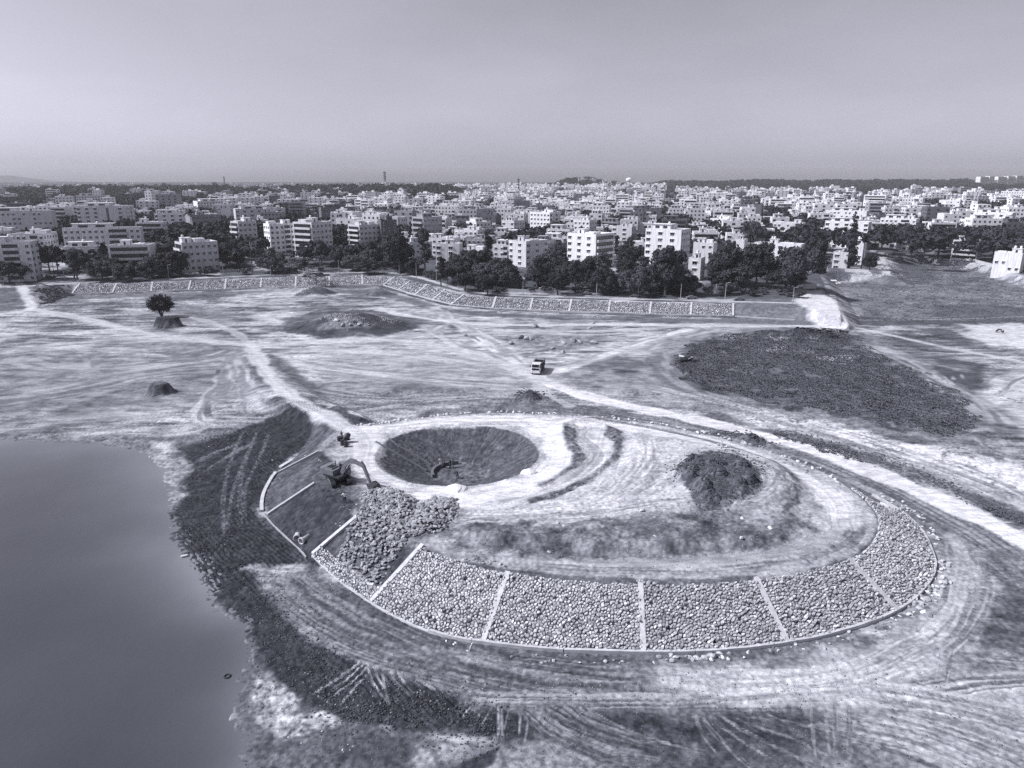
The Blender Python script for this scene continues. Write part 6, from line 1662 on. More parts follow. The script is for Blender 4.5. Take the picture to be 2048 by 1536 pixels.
def tree_parts(kind, seed):
    """returns crown mesh, trunk mesh; unit: metres, crown about 5 m radius for the broad kinds"""
    r = random.Random(seed); cl = []; tb = MB(); m = MAT['leaf_pale'] if (kind in ('feather', 'bush', 'acacia') or seed % 3 == 0) else MAT['leaf']
    if kind in ('round', 'wide'):
        R, Hh, n = (4.6, 7.8, 34) if kind == 'round' else (6.6, 7.4, 46)
        for k in range(n):
            a = r.uniform(0, 6.28); q = math.sqrt(r.random()) * R * .82; zz = Hh - (q / R) ** 2 * (2.6 if kind == 'round' else 2.2) - r.random() * 3.6
            cl.append(((q * math.cos(a), q * math.sin(a), zz), r.uniform(1.1, 2.1)))
        cr = leaf_mesh('crown', cl, .28, 46, seed, m)
    elif kind == 'acacia':
        R = 5.5
        for k in range(22):
            a = r.uniform(0, 6.28); q = math.sqrt(r.random()) * R; cl.append(((q * math.cos(a), q * math.sin(a), 5.2 + r.uniform(-.3, .5) - q * .09), r.uniform(.9, 1.5)))
        cr = leaf_mesh('crown', cl, .24, 40, seed, m, .38, core=False)
    elif kind == 'conifer':
        for k in range(26):
            zz = 1.5 + 12.5 * k / 26; q = 2.3 * (1 - zz / 15.5) ** .75; a = k * 2.4; cl.append(((q * .55 * math.cos(a), q * .55 * math.sin(a), zz), max(.45, q * .8)))
        cr = leaf_mesh('crown', cl, .28, 40, seed, m, .7)
    elif kind == 'tall':
        for k in range(24):
            zz = 3 + 8.5 * r.random(); q = 2.6 * (1 - abs(zz - 7) / 8) * math.sqrt(r.random()); a = r.uniform(0, 6.28); cl.append(((q * math.cos(a), q * math.sin(a), zz), r.uniform(.9, 1.5)))
        cr = leaf_mesh('crown', cl, .26, 40, seed, m)
    elif kind == 'bush':
        for k in range(12):
            a = r.uniform(0, 6.28); q = math.sqrt(r.random()) * 1.9; cl.append(((q * math.cos(a), q * math.sin(a), .9 + r.random() * .9), r.uniform(.7, 1.2)))
        cr = leaf_mesh('crown', cl, .26, 34, seed, m)
    elif kind == 'feather':     # fine open crown of rising twigs
        V = []; 
        rr = np.random.default_rng(seed); n = 5200
        d = rr.normal(size=(n, 3)); d /= np.linalg.norm(d, axis=1)[:, None]; d[:, 2] = np.maximum(d[:, 2], -.55 - .3 * rr.random(n))
        q = rr.uniform(.55, 1.0, n) ** .7; lob = .82 + .22 * np.sin(np.arctan2(d[:, 1], d[:, 0]) * 5 + d[:, 2] * 6)
        p = d * (q * lob)[:, None] * np.array([3.9, 3.9, 3.1]) + np.array([0, 0, 4.0])
        ax = d + rr.normal(size=(n, 3)) * .3; ax /= np.linalg.norm(ax, axis=1)[:, None]; sd = np.cross(ax, rr.normal(size=(n, 3))); sd /= np.linalg.norm(sd, axis=1)[:, None]
        L = rr.uniform(.2, .42, n)[:, None]; w = .075
        V = np.stack([p - ax * L - sd * w, p + ax * L, p - ax * L * .3 + sd * w * 2.0], 1).reshape(-1, 3)
        cr = mesh_np('crown', V, np.arange(n * 3), np.full(n, 3), MAT['leaf'])
    elif kind == 'palm':
        b2 = MB()
        for k in range(22):
            a = k * 2.399 + r.uniform(-.2, .2); el = r.uniform(-.1, 1.1); prev = Vector((0, 0, 9)); dirv = Vector((math.cos(a) * math.cos(el), math.sin(a) * math.cos(el), math.sin(el)))
            side = Vector((-math.sin(a), math.cos(a), 0))
            for s_ in range(6):
                nx = prev + dirv * .62; dirv = (dirv + Vector((0, 0, -.20))).normalized(); wd = .48 * (1 - s_ / 7)
                dn = Vector((0, 0, -.22))
                b2.add([prev, nx, nx + side * wd + dn, prev + side * wd * 1.1 + dn], [(0, 1, 2, 3)]); b2.add([prev, nx, nx - side * wd + dn, prev - side * wd * 1.1 + dn], [(0, 1, 2, 3)])
                prev = nx
        cr = b2.mesh('crown', m)
    H0 = {'round': 5, 'wide': 4.5, 'acacia': 4.6, 'conifer': 12, 'tall': 8, 'bush': .8, 'feather': 3.2, 'palm': 9}[kind]
    r0 = {'bush': .08, 'feather': .16, 'palm': .2, 'acacia': .25}.get(kind, .34)
    if kind != 'feather': tb.tube((0, 0, -.6), (.1, 0, H0 * .5), r0, r0 * .75, 7); tb.tube((.1, 0, H0 * .5), (0, .1, H0), r0 * .75, r0 * .45, 7)
    if kind in ('round', 'wide', 'acacia', 'tall'):
        for (cx, cy, cz), c_ in cl[:9]: tb.tube((.05, .05, H0 * r.uniform(.35, .75)), (cx * .8, cy * .8, cz - .4), r0 * .38, r0 * .12, 5)
    if kind == 'feather':
        for k in range(9):
            a = k * .7; tb.tube((0, 0, -.5), (math.cos(a) * 1.3, math.sin(a) * 1.3, 3.2 + r.random()), .13, .05, 5)
            tb.tube((math.cos(a) * .8, math.sin(a) * .8, 2.0), (math.cos(a + .5) * 2.4, math.sin(a + .5) * 2.4, 4.6), .07, .03, 4)
    return cr, tb.mesh('trunk', MAT['bark'])
TREES = {}
for kd, n in (('round', 4), ('wide', 4), ('acacia', 2), ('conifer', 1), ('tall', 3), ('bush', 3), ('feather', 1), ('palm', 2)):
    TREES[kd] = [tree_parts(kd, 50 + 7 * i + len(kd)) for i in range(n)]
TN = {'round': 'round_tree', 'wide': 'spreading_tree', 'acacia': 'flat_topped_tree', 'conifer': 'conifer', 'tall': 'tall_tree', 'bush': 'shrub', 'feather': 'feathery_tree', 'palm': 'palm_tree'}
TC = {'bush': 'shrub', 'palm': 'palm', 'conifer': 'conifer'}
rt = random.Random(99)
NTREE = 0
def tree(kind, loc, s, label, group=None, sz=None):
    global NTREE; NTREE += 1
    c, t = rt.choice(TREES[kind]); root = empty(TN[kind], loc, rt.uniform(0, 6.28)); sz = sz or s * rt.uniform(.9, 1.1)
    root.scale = (s, s, sz)
    tag(root, label, TC.get(kind, 'tree'), group)
    link('crown', c, root); link('trunk', t, root)
    return root

# trees one can single out
def G2(px, py):
    z = 4.5
    for _ in range(8):
        x, y = P(px, py, z); z = .4 * z + .6 * tz(x, y)
    return Vector((x, y, tz(x, y)))
def ht(kind, px, yb, wpx, label, hs=1.0):
    g = G2(px, yb); R = {'round': 5.4, 'wide': 7.6, 'acacia': 6.4, 'conifer': 2.3, 'tall': 3.6, 'bush': 2.7, 'feather': 3.7, 'palm': 3.6}[kind]
    dep = g.y * math.cos(PITCH) + (CAM_H - g.z) * math.sin(PITCH)
    s = wpx / FPX * dep / 2 / R
    return tree(kind, g, s, label, None, s * hs)
g = G2(324, 640); g.z = tz(g.x, g.y)
ht('feather', 324, 634, 49, 'lone feathery tree on the flat-topped earth block, left of the lake bed', 1.0)
ht('acacia', 633, 570, 58, 'flat-topped lone tree on its small mound before the far stone bank', .95)
for kd, px, yb, w, hs, lab in (
    ('wide', 20, 566, 80, 1.0, 'dark tree at the left edge below the large balconied block'), ('wide', 100, 545, 70, 1.5, 'tall dark tree right of the large balconied block at the left edge'), ('round', 128, 500, 40, 1.3, 'dark tree between the left balconied block and the big broad one'),
    ('wide', 205, 560, 80, .9, 'spreading tree behind the bank, before the small white veranda house'), ('round', 250, 562, 52, .9, 'rounded tree before the pale terraced house'), ('bush', 290, 560, 36, 1.2, 'low bushy tree at the bank right of the terraced house'),
    ('round', 335, 535, 50, 1.2, 'dark tree left of the lone pale four-storey block'), ('bush', 415, 552, 30, 1.2, 'small round bush before the lone pale four-storey block'), ('round', 455, 530, 58, 1.0, 'round dark tree right of the lone pale four-storey block'),
    ('round', 485, 520, 40, 1.1, 'leafy tree below the five-storey block'), ('wide', 545, 545, 70, 1.1, 'broad leafy tree below the white block with wide dark balconies'), ('acacia', 585, 548, 60, 1.1, 'fine-leaved tree below the balcony-banded block, left'),
    ('acacia', 640, 543, 60, 1.1, 'fine-leaved tree just below the balcony-banded block, right'), ('round', 678, 535, 34, 1.4, 'tree between the balcony-banded block and the next'), ('wide', 735, 548, 62, .85, 'dark umbrella-shaped tree at the bend of the far bank'),
    ('round', 800, 548, 66, 1.7, 'tall dense tree before the plain dark block'), ('tall', 850, 553, 44, 1.3, 'tall tree left of the bright white low house'), ('round', 895, 566, 50, 1.1, 'rounded tree below the bright white low house'),
    ('tall', 882, 572, 32, 1.1, 'slender tree at the slanting bank'), ('wide', 945, 560, 86, 1.3, 'big dark tree left of centre above the bank'), ('round', 930, 582, 54, .9, 'pale-leaved tree at the bank left of centre'),
    ('wide', 1010, 578, 80, 1.1, 'spreading dark tree left of the road gap at centre'), ('round', 975, 590, 52, 1.0, 'rounded tree close above the bank, left of centre'), ('round', 1115, 590, 56, 1.1, 'round leafy tree right of the two parked white cars'),
    ('wide', 1100, 548, 50, 1.2, 'tree below the bay-windowed block, right'), ('round', 1168, 568, 46, 1.4, 'tree before the ribbed white block'), ('wide', 1205, 590, 74, 1.3, 'wide tree at centre right above the bank'),
    ('wide', 1258, 545, 66, 1.4, 'dark domed tree between the two tall white blocks'), ('wide', 1265, 592, 80, 1.2, 'broad tree above the right stretch of the bank'), ('round', 1330, 590, 84, 1.5, 'big leafy tree before the tall white block'),
    ('wide', 1450, 570, 90, 1.6, 'great dark tree right of the tall white block'), ('round', 1512, 575, 76, 1.6, 'dark tree between the great one and the spreading one'), ('wide', 1590, 580, 120, 1.3, 'great spreading tree at the right end of the bank'),
    ('bush', 1463, 588, 30, 1.8, 'neat domed shrub above the right stretch of the bank'), ('round', 1625, 545, 62, 1.5, 'tall dark tree left of the ornate mansion'), ('wide', 1500, 500, 70, 1.5, 'large dark tree in the houses beyond the bank trees, right'),
    ('conifer', 1697, 540, 30, 1.25, 'tall dark conifer before the ornate mansion'), ('palm', 1722, 538, 44, 1.0, 'coconut palm right of the tall conifer'), ('round', 1738, 545, 34, 1.4, 'round-headed tree right of the palm'),
    ('round', 1762, 500, 52, 1.3, 'dark tree behind the mansion garden, right'), ('round', 1815, 502, 42, 1.6, 'upright dark tree at the edge of the green field'), ('wide', 1875, 515, 96, 1.1, 'very broad dark tree at the far edge of the green field'),
    ('wide', 1925, 505, 60, 1.3, 'tree left of the three-tier house'), ('round', 1985, 520, 60, 1.4, 'dark tree behind the three-tier house'), ('wide', 2035, 535, 74, 1.4, 'dark tree at the right edge by the round-fronted house'),
    ('palm', 2012, 470, 26, 1.0, 'small palm among the houses near the right edge'), ('palm', 385, 470, 34, 1.0, 'palm before the grey slab-like block'), ('palm', 432, 462, 30, 1.0, 'right palm before the grey slab-like block'),
    ('palm', 505, 545, 40, 1.0, 'palm-like tree left of the broad leafy one'), ('tall', 975, 545, 30, 1.5, 'ragged tall tree above the low houses, left of centre')):
    ht(kd, px, yb, w, lab, hs)
# the belt behind the bank and the trees between the houses
def belt(n, gen, kinds, smin, smax, labf, group):
    k = 0; t_ = 0
    while k < n and t_ < n * 30:
        t_ += 1; px, py = gen(); g = G2(px, py)
        if any((g.x - hx) ** 2 + (g.y - hy) ** 2 < (hr * .85 + 2) ** 2 for hx, hy, hr in HAND): continue
        kd = rt.choice(kinds); s = rt.uniform(smin, smax); tree(kd, g, s, labf(kd), group); k += 1
nm = {'round': 'round-headed tree', 'wide': 'spreading tree', 'tall': 'slender tree', 'bush': 'low shrub', 'acacia': 'fine-leaved tree', 'palm': 'palm'}
def bank_y(px): return np.interp(px, [0, 700, 800, 900, 1000, 1640], [568, 545, 548, 568, 588, 600])
for x0, x1, n, where in ((90, 420, 16, 'at the left'), (420, 780, 16, 'left of centre'), (790, 1130, 26, 'at centre'), (1130, 1400, 22, 'right of centre'), (1400, 1610, 12, 'at the right')):
    belt(n, lambda: ((lambda p: (p, bank_y(p) - rt.uniform(3, 44)))(rt.uniform(x0, x1))), ['round', 'wide', 'tall', 'round', 'wide'], .85, 1.35, lambda kd: f"{nm[kd]} in the belt behind the far stone bank, {where}", f"trees in the belt behind the bank, {where}")
    belt(n, lambda: ((lambda p: (p, bank_y(p) - rt.uniform(1, 14)))(rt.uniform(x0, x1))), ['bush'], .6, 1.3, lambda kd: f"low shrub along the edge of the far stone bank, {where}", f"shrubs along the bank, {where}")
belt(7, lambda: (rt.uniform(1740, 2060), rt.uniform(492, 512)), ['round', 'wide', 'tall'], .5, .8, lambda kd: f"{nm[kd]} along the far edge of the green field", 'trees along the far edge of the green field')
# in the town: where the houses thin out
tk = 0
taken = [(c[1], c[2]) for c in cands[:900]]
grid = {}
for x, y in taken: grid.setdefault((int(x // 30), int(y // 30)), []).append((x, y))
far_pts = []
for _ in range(9000):
    azd = rt.uniform(-38, 38); R0 = 400 * (2500 / 400) ** (rt.random() ** .75)
    if azd > 17 and R0 < 470: continue
    x, y = R0 * math.sin(math.radians(azd)), R0 * math.cos(math.radians(azd))
    nb = [q for i in (-1, 0, 1) for j in (-1, 0, 1) for q in grid.get((int(x // 30) + i, int(y // 30) + j), ())]
    if nb and min((x - a) ** 2 + (y - b_) ** 2 for a, b_ in nb) < 11.5 ** 2: continue
    if any((x - hx) ** 2 + (y - hy) ** 2 < (hr + 2) ** 2 for hx, hy, hr in HAND): continue
    if R0 < 900: far_pts.append((R0, x, y, azd))
    elif rt.random() < (.8 if azd < -12 else .42): far_pts.append((R0, x, y, azd))
far_pts.sort()
room = 298 - NTREE
stuff_trees = []
near_pts = far_pts[:room * 2]; rt.shuffle(near_pts)
for R0, x, y, azd in near_pts[:room]:
    kd = rt.choice(('round', 'wide', 'round', 'tall', 'palm' if rt.random() < .2 else 'round')); zone, row = place_of(azd, R0)
    tree(kd, Vector((x, y, zc_city(x, y))), rt.uniform(.55, .95), f"{nm[kd]} among the houses {row} {zone}", f"trees among the houses {row} {zone}")
stuff_trees = near_pts[room:] + far_pts[room * 2:]
# far trees joined: one mass
LOWC = []
for i in range(3):
    r_ = random.Random(i); cl = [((r_.uniform(-3, 3), r_.uniform(-3, 3), r_.uniform(3.2, 6.2)), r_.uniform(1.6, 2.6)) for _ in range(9)]
    LOWC.append(rock_arrays(leaf_mesh('far_crown', cl, .95, 2.4, i, MAT['leaf'], core=False)) if False else leaf_mesh('far_crown', cl, .9, 2.6, i, MAT['leaf'], core=False))
def join_far(name, pts, smin, smax, seed, m, label):
    r_ = np.random.default_rng(seed); VV = []
    base = []
    for me in LOWC:
        V = np.empty(len(me.vertices) * 3, np.float32); me.vertices.foreach_get('co', V); base.append(V.reshape(-1, 3))
    for x, y, z in pts:
        V = base[r_.integers(3)]; s = r_.uniform(smin, smax); a = r_.uniform(0, 6.28); c, sn = math.cos(a), math.sin(a)
        VV.append(np.stack([(V[:, 0] * c - V[:, 1] * sn) * s + x, (V[:, 0] * sn + V[:, 1] * c) * s + y, V[:, 2] * s + z - 1.0], 1))
    V = np.concatenate(VV); n = len(V) // 4
    o = link(name, mesh_np(name, V, np.arange(n * 4), np.full(n, 4), m)); o['kind'] = 'stuff'; o['label'] = label
LEAFW = mat('far_foliage', 0.036, 0.85, 0.05, 0.5, coord='World', spec=.1)
join_far('distant_trees', [(x, y, zc_city(x, y)) for _, x, y, _a in stuff_trees], .9, 1.6, 5, LEAFW, 'dark trees massed between the far houses')
# wooded ridges on the horizon: real ground and real crowns
def ridge(name, px_prof, Y, label, dens, seed, smin, smax, base_drop=40, depth=260):
    r_ = random.Random(seed); top = []
    for px, py in px_prof:
        v = (768 - py) / FPX; k = (math.cos(PITCH) * v - math.sin(PITCH)) / (math.sin(PITCH) * v + math.cos(PITCH))
        X = (px - 1024) / FPX * Y * (math.cos(PITCH) - k * 0 + 0) ; yy = Y * math.cos(PITCH) ; X = (px - 1024) / FPX * (Y * math.cos(PITCH) - (CAM_H + k * Y - CAM_H) * math.sin(PITCH))
        top.append((X, CAM_H + k * Y))
    b2 = MB(); n = len(top)
    for i, (X, z) in enumerate(top):
        b2.V += [(X * (1 - depth / Y), Y - depth, zc_city(X, Y - depth) - 3), (X * (1 - depth * .5 / Y), Y - depth * .5, (z + zc_city(X, Y - depth)) / 2), (X, Y, z), (X * 1.1, Y + depth * 2, zc_city(X, Y) - 3)]
    for i in range(n - 1):
        for k in range(3): b2.F.append([4 * i + k, 4 * i + 4 + k, 4 * i + 5 + k, 4 * i + 1 + k]); b2.M.append(0)
    me = b2.mesh(name, LEAFW); o = link(name, me); o['kind'] = 'structure'; o['label'] = label
    pts = []
    for _ in range(dens):
        i = r_.uniform(0, n - 1.001); a = int(i); t = i - a; X = top[a][0] * (1 - t) + top[a + 1][0] * t; z = top[a][1] * (1 - t) + top[a + 1][1] * t
        q = r_.random() ** 1.5; zb = zc_city(X, Y - depth)
        pts.append((X * (1 - depth * q / Y), Y - depth * q, z + (zb - z) * q - smax * 4.0))
    return pts
wood = []
wood += ridge('wooded_ridge', [(1290, 372), (1330, 364), (1400, 364), (1480, 363), (1545, 361), (1600, 364), (1660, 362), (1720, 363), (1790, 361), (1850, 362), (1930, 361), (1960, 366), (2120, 368)], 2450, 'long dark wooded ridge along the right horizon', 2300, 1, 1.5, 2.4, depth=500)
wood += ridge('wooded_hill', [(1110, 374), (1128, 362), (1150, 358), (1175, 359), (1200, 362), (1240, 370), (1300, 374)], 2300, 'small wooded hill on the horizon right of centre', 330, 2, 1.2, 1.8, depth=300)
wood += ridge('tree_line', [(-60, 384), (80, 378), (200, 376), (320, 378), (430, 376), (520, 380), (640, 374), (760, 374), (880, 374), (920, 380)], 1500, 'dark line of trees across the left horizon', 1500, 3, 1.2, 2.2, depth=350)
wood += ridge('far_tree_line', [(560, 376), (800, 372), (1000, 372), (1130, 371), (1300, 371)], 2600, 'far tree line behind the town', 600, 4, 1.4, 2.0, depth=300)
join_far('distant_wood', wood, 1.4, 2.4, 9, LEAFW, 'woodland covering the ridges on the horizon')
def hill(name, prof, Y, label):
    b2 = MB(); n = len(prof)
    for px, py in prof:
        v = (768 - py) / FPX; k = (math.cos(PITCH) * v - math.sin(PITCH)) / (math.sin(PITCH) * v + math.cos(PITCH)); X = (px - 1024) / FPX * Y * (math.cos(PITCH) - k * math.sin(PITCH))
        b2.V += [(X * .85, Y * .85, 38), (X, Y, CAM_H + k * Y), (X * 1.05, Y * 1.06, 38)]
    for i in range(n - 1):
        for k in range(2): b2.F.append([3 * i + k, 3 * i + 3 + k, 3 * i + 4 + k, 3 * i + 1 + k]); b2.M.append(0)
    o = link(name, b2.mesh(name, mat(name, .09, .95, .004, .3, coord='World'), True)); o['kind'] = 'structure'; o['label'] = label
hill('hill', [(-500, 372), (-300, 360), (-120, 354), (-20, 351), (25, 351), (60, 356), (100, 361), (150, 363), (230, 366), (330, 368), (420, 368)], 4700, 'low hazy hill on the far left horizon')
hill('far_rise', [(150, 369), (400, 367), (700, 367), (1000, 367), (1300, 367), (1700, 367), (2100, 367), (2500, 368)], 4900, 'faint far rise along the horizon')

# masts and the water tower
def mast(px, yt, Y, label, wid=1.6):
    X = (px - 1024) / FPX * Y * .965; z = zc_city(X, Y); v = (768 - yt) / FPX; k = (math.cos(PITCH) * v - math.sin(PITCH)) / (math.sin(PITCH) * v + math.cos(PITCH)); h = CAM_H + k * Y - z
    root = empty('lattice_mast', (X, Y, z)); tag(root, label, 'mast')
    mb = MB(); n = max(6, int(h / 4))
    for sx, sy in ((-1, -1), (1, -1), (1, 1), (-1, 1)): mb.beam((sx * wid, sy * wid, -2), (sx * wid * .45, sy * wid * .45, h), .36, .36)
    mb.build('mast_legs', MAT['paint_grey'], root)
    mb = MB()
    for i in range(n):
        w0, w1 = wid * (1 - .55 * i / n), wid * (1 - .55 * (i + 1) / n); z0, z1 = h * i / n, h * (i + 1) / n
        for a, b_ in (((-1, -1), (1, -1)), ((1, -1), (1, 1)), ((1, 1), (-1, 1)), ((-1, 1), (-1, -1))):
            mb.beam((a[0] * w0, a[1] * w0, z0), (b_[0] * w1, b_[1] * w1, z1), .2, .2); mb.beam((b_[0] * w0, b_[1] * w0, z0), (a[0] * w1, a[1] * w1, z1), .2, .2)
    mb.build('mast_bracing', MAT['paint_grey'], root)
    mb = MB()
    for f in (.72, .8, .88, .95): mb.box(-wid, wid, -wid, wid, h * f, h * f + 1.2)
    mb.tube((0, 0, h), (0, 0, h + 3), .12, .06); mb.build('antenna', MAT['steel'], root)
mast(771, 343, 1450, 'tall lattice mast rising above the left horizon', 2.3); mast(1037, 357, 850, 'thin lattice mast among the houses at centre', 1.2); mast(451, 353, 1900, 'faint thin mast on the left horizon', 1.4)
Y = 2250; X = (1258 - 1024) / FPX * Y * .96; z = 40
root = empty('water_tower', (X, Y, z)); tag(root, 'white mushroom water tower on the horizon right of centre', 'water tower')
mb = MB()
for i in range(6): a = i * 1.047; mb.tube((6 * math.cos(a), 6 * math.sin(a), -12), (5 * math.cos(a), 5 * math.sin(a), 8), .8, .8)
mb.build('column', MAT['white_wall'], root)
mb = MB(); prof = [(5, 7), (8.5, 9.5), (9, 13), (8.4, 15.5), (5, 18), (0.2, 19)]
for (r0, z0), (r1, z1) in zip(prof[:-1], prof[1:]): mb.tube((0, 0, z0), (0, 0, z1), r0, r1, 16)
mb.build('tank_bowl', MAT['white_wall'], root)
# hilltop buildings
for k, (px, w, h) in enumerate(((1160, 26, 7), (1180, 18, 6), (1206, 24, 8))):
    X = (px - 1024) / FPX * 2290 * .96; mb = MB(); mb.box(-w / 2, w / 2, -6, 6, -12, h); mb.box(-w / 5, w / 6, -5, 4, h, h + 3)
    zt_ = [52, 52, 46][k]; o = mb.build('hilltop_building', MAT['cream_wall'], None, (X, 2200, zt_ - 3)); tag(o, ('long pale building on top of the small hill', 'pale building right beside the long one on the hill', 'pale building on the right shoulder of the small hill')[k], 'building')
# ------------------------------------------------------------------ tipper truck
def wheel(parent, x, y, z, r_=.52, w=.32, name='wheel', dual=False):
    mb = MB(); mb.tube((-w / 2, 0, 0), (w / 2, 0, 0), r_, r_, 16, 0)
    o = mb.build(name, MAT['black'], parent, (x, y, z), 0)
    m2 = MB(); s = 1 if x > 0 else -1
    m2.tube((s * (w / 2 - .02), 0, 0), (s * (w / 2 + .03), 0, 0), r_ * .52, r_ * .45, 12, 0); m2.build('rim', MAT['paint_grey'], o)
    return o
def make_truck():
    root = empty('tipper_truck'); tag(root, 'tipper truck with a white cab and empty dark body on the dirt road', 'truck')
    # x right, y forward (cab end at +y)
    mb = MB()
    mb.prism([(-1.2, 1.9), (1.2, 1.9), (1.2, 3.45), (1.05, 3.6), (-1.05, 3.6), (-1.2, 3.45)], .95, 1.95)
    M = Matrix.Identity(4)
    mb.add([(-1.2, 1.9, 1.95), (1.2, 1.9, 1.95), (1.2, 3.45, 1.95), (1.05, 3.6, 1.95), (-1.05, 3.6, 1.95), (-1.2, 3.45, 1.95), (-1.15, 2.0, 2.95), (1.15, 2.0, 2.95), (1.1, 3.25, 2.95), (-1.1, 3.25, 2.95)],
           [(0, 1, 7, 6), (1, 2, 8, 7), (2, 3, 8), (3, 4, 9, 8), (4, 5, 9), (5, 0, 6, 9), (6, 7, 8, 9)])
    mb.build('cab', MAT['paint_white'], root)
    mb = MB(); mb.add([(-1.0, 3.60, 2.02), (1.0, 3.60, 2.02), (.98, 3.34, 2.78), (-.98, 3.34, 2.78)], [(0, 1, 2, 3), (3, 2, 1, 0)]); mb.box(-.03, .03, 3.42, 3.62, 2.0, 2.8)
    mb.build('windscreen', MAT['glass'], root)
    for s in (-1, 1):
        mb = MB(); mb.box(s * 1.205 - .01, s * 1.205 + .01, 2.25, 3.25, 2.02, 2.7); mb.build('side_window', MAT['glass'], root)
        mb = MB(); mb.box(s * 1.33 - .1, s * 1.33 + .1, 3.35, 3.42, 2.0, 2.5); mb.box(min(s * 1.2, s * 1.33), max(s * 1.2, s * 1.33), 3.36, 3.4, 2.4, 2.44); mb.build('mirror', MAT['black'], root)
        mb = MB(); mb.box(s * .85 - .17, s * .85 + .17, 3.6, 3.68, .98, 1.2); mb.build('headlight', MAT['sand'], root)
    mb = MB(); mb.box(-1.0, 1.0, 3.6, 3.64, 1.3, 1.8)
    for k in range(4): mb.box(-.95, .95, 3.64, 3.67, 1.34 + k * .12, 1.39 + k * .12)
    mb.build('grille', MAT['black'], root)
    mb = MB(); mb.box(-1.25, 1.25, 3.55, 3.8, .55, .92); mb.build('bumper', MAT['paint_white'], root)
    mb = MB(); mb.box(-.5, .5, -3.4, 3.3, .62, .92); mb.build('chassis', MAT['steel'], root)
    mb = MB()                      # body: floor and four walls, open above
    mb.box(-1.25, 1.25, -3.6, 1.6, 1.05, 1.18)
    mb.box(-1.25, -1.15, -3.6, 1.6, 1.18, 2.65); mb.box(1.15, 1.25, -3.6, 1.6, 1.18, 2.65); mb.box(-1.15, 1.15, 1.5, 1.6, 1.18, 2.9); mb.box(-1.15, 1.15, -3.6, -3.5, 1.18, 2.5)
    for k in range(6):
        y = -3.3 + k * .92
        for s in (-1, 1): mb.box(min(s * 1.25, s * 1.34), max(s * 1.25, s * 1.34), y, y + .12, 1.1, 2.6)
    for s in (-1, 1): mb.box(min(s * 1.13, s * 1.36), max(s * 1.13, s * 1.36), -3.6, 1.6, 2.65, 2.76)
    mb.build('tipper_body', MAT['paint_dark'], root)
    mb = MB(); mb.box(-1.2, 1.2, 1.3, 1.95, 2.9, 3.02); mb.build('cab_guard', MAT['paint_white'], root)
    for s in (-1, 1):
        wheel(root, s * 1.02, 2.75, .52)
        for y in (-1.3, -2.6): wheel(root, s * .95, y, .52, .52, .55)
        mb = MB(); mb.box(s * .95 - .35, s * .95 + .35, -.6, .8, .55, 1.0); mb.build('fuel_tank', MAT['steel'], root)
    return root
t = make_truck(); g = G(1076, 743); t.location = g; hd = Vector((-.23, -.97)); t.rotation_euler = (0, 0, math.atan2(-hd.x, hd.y))

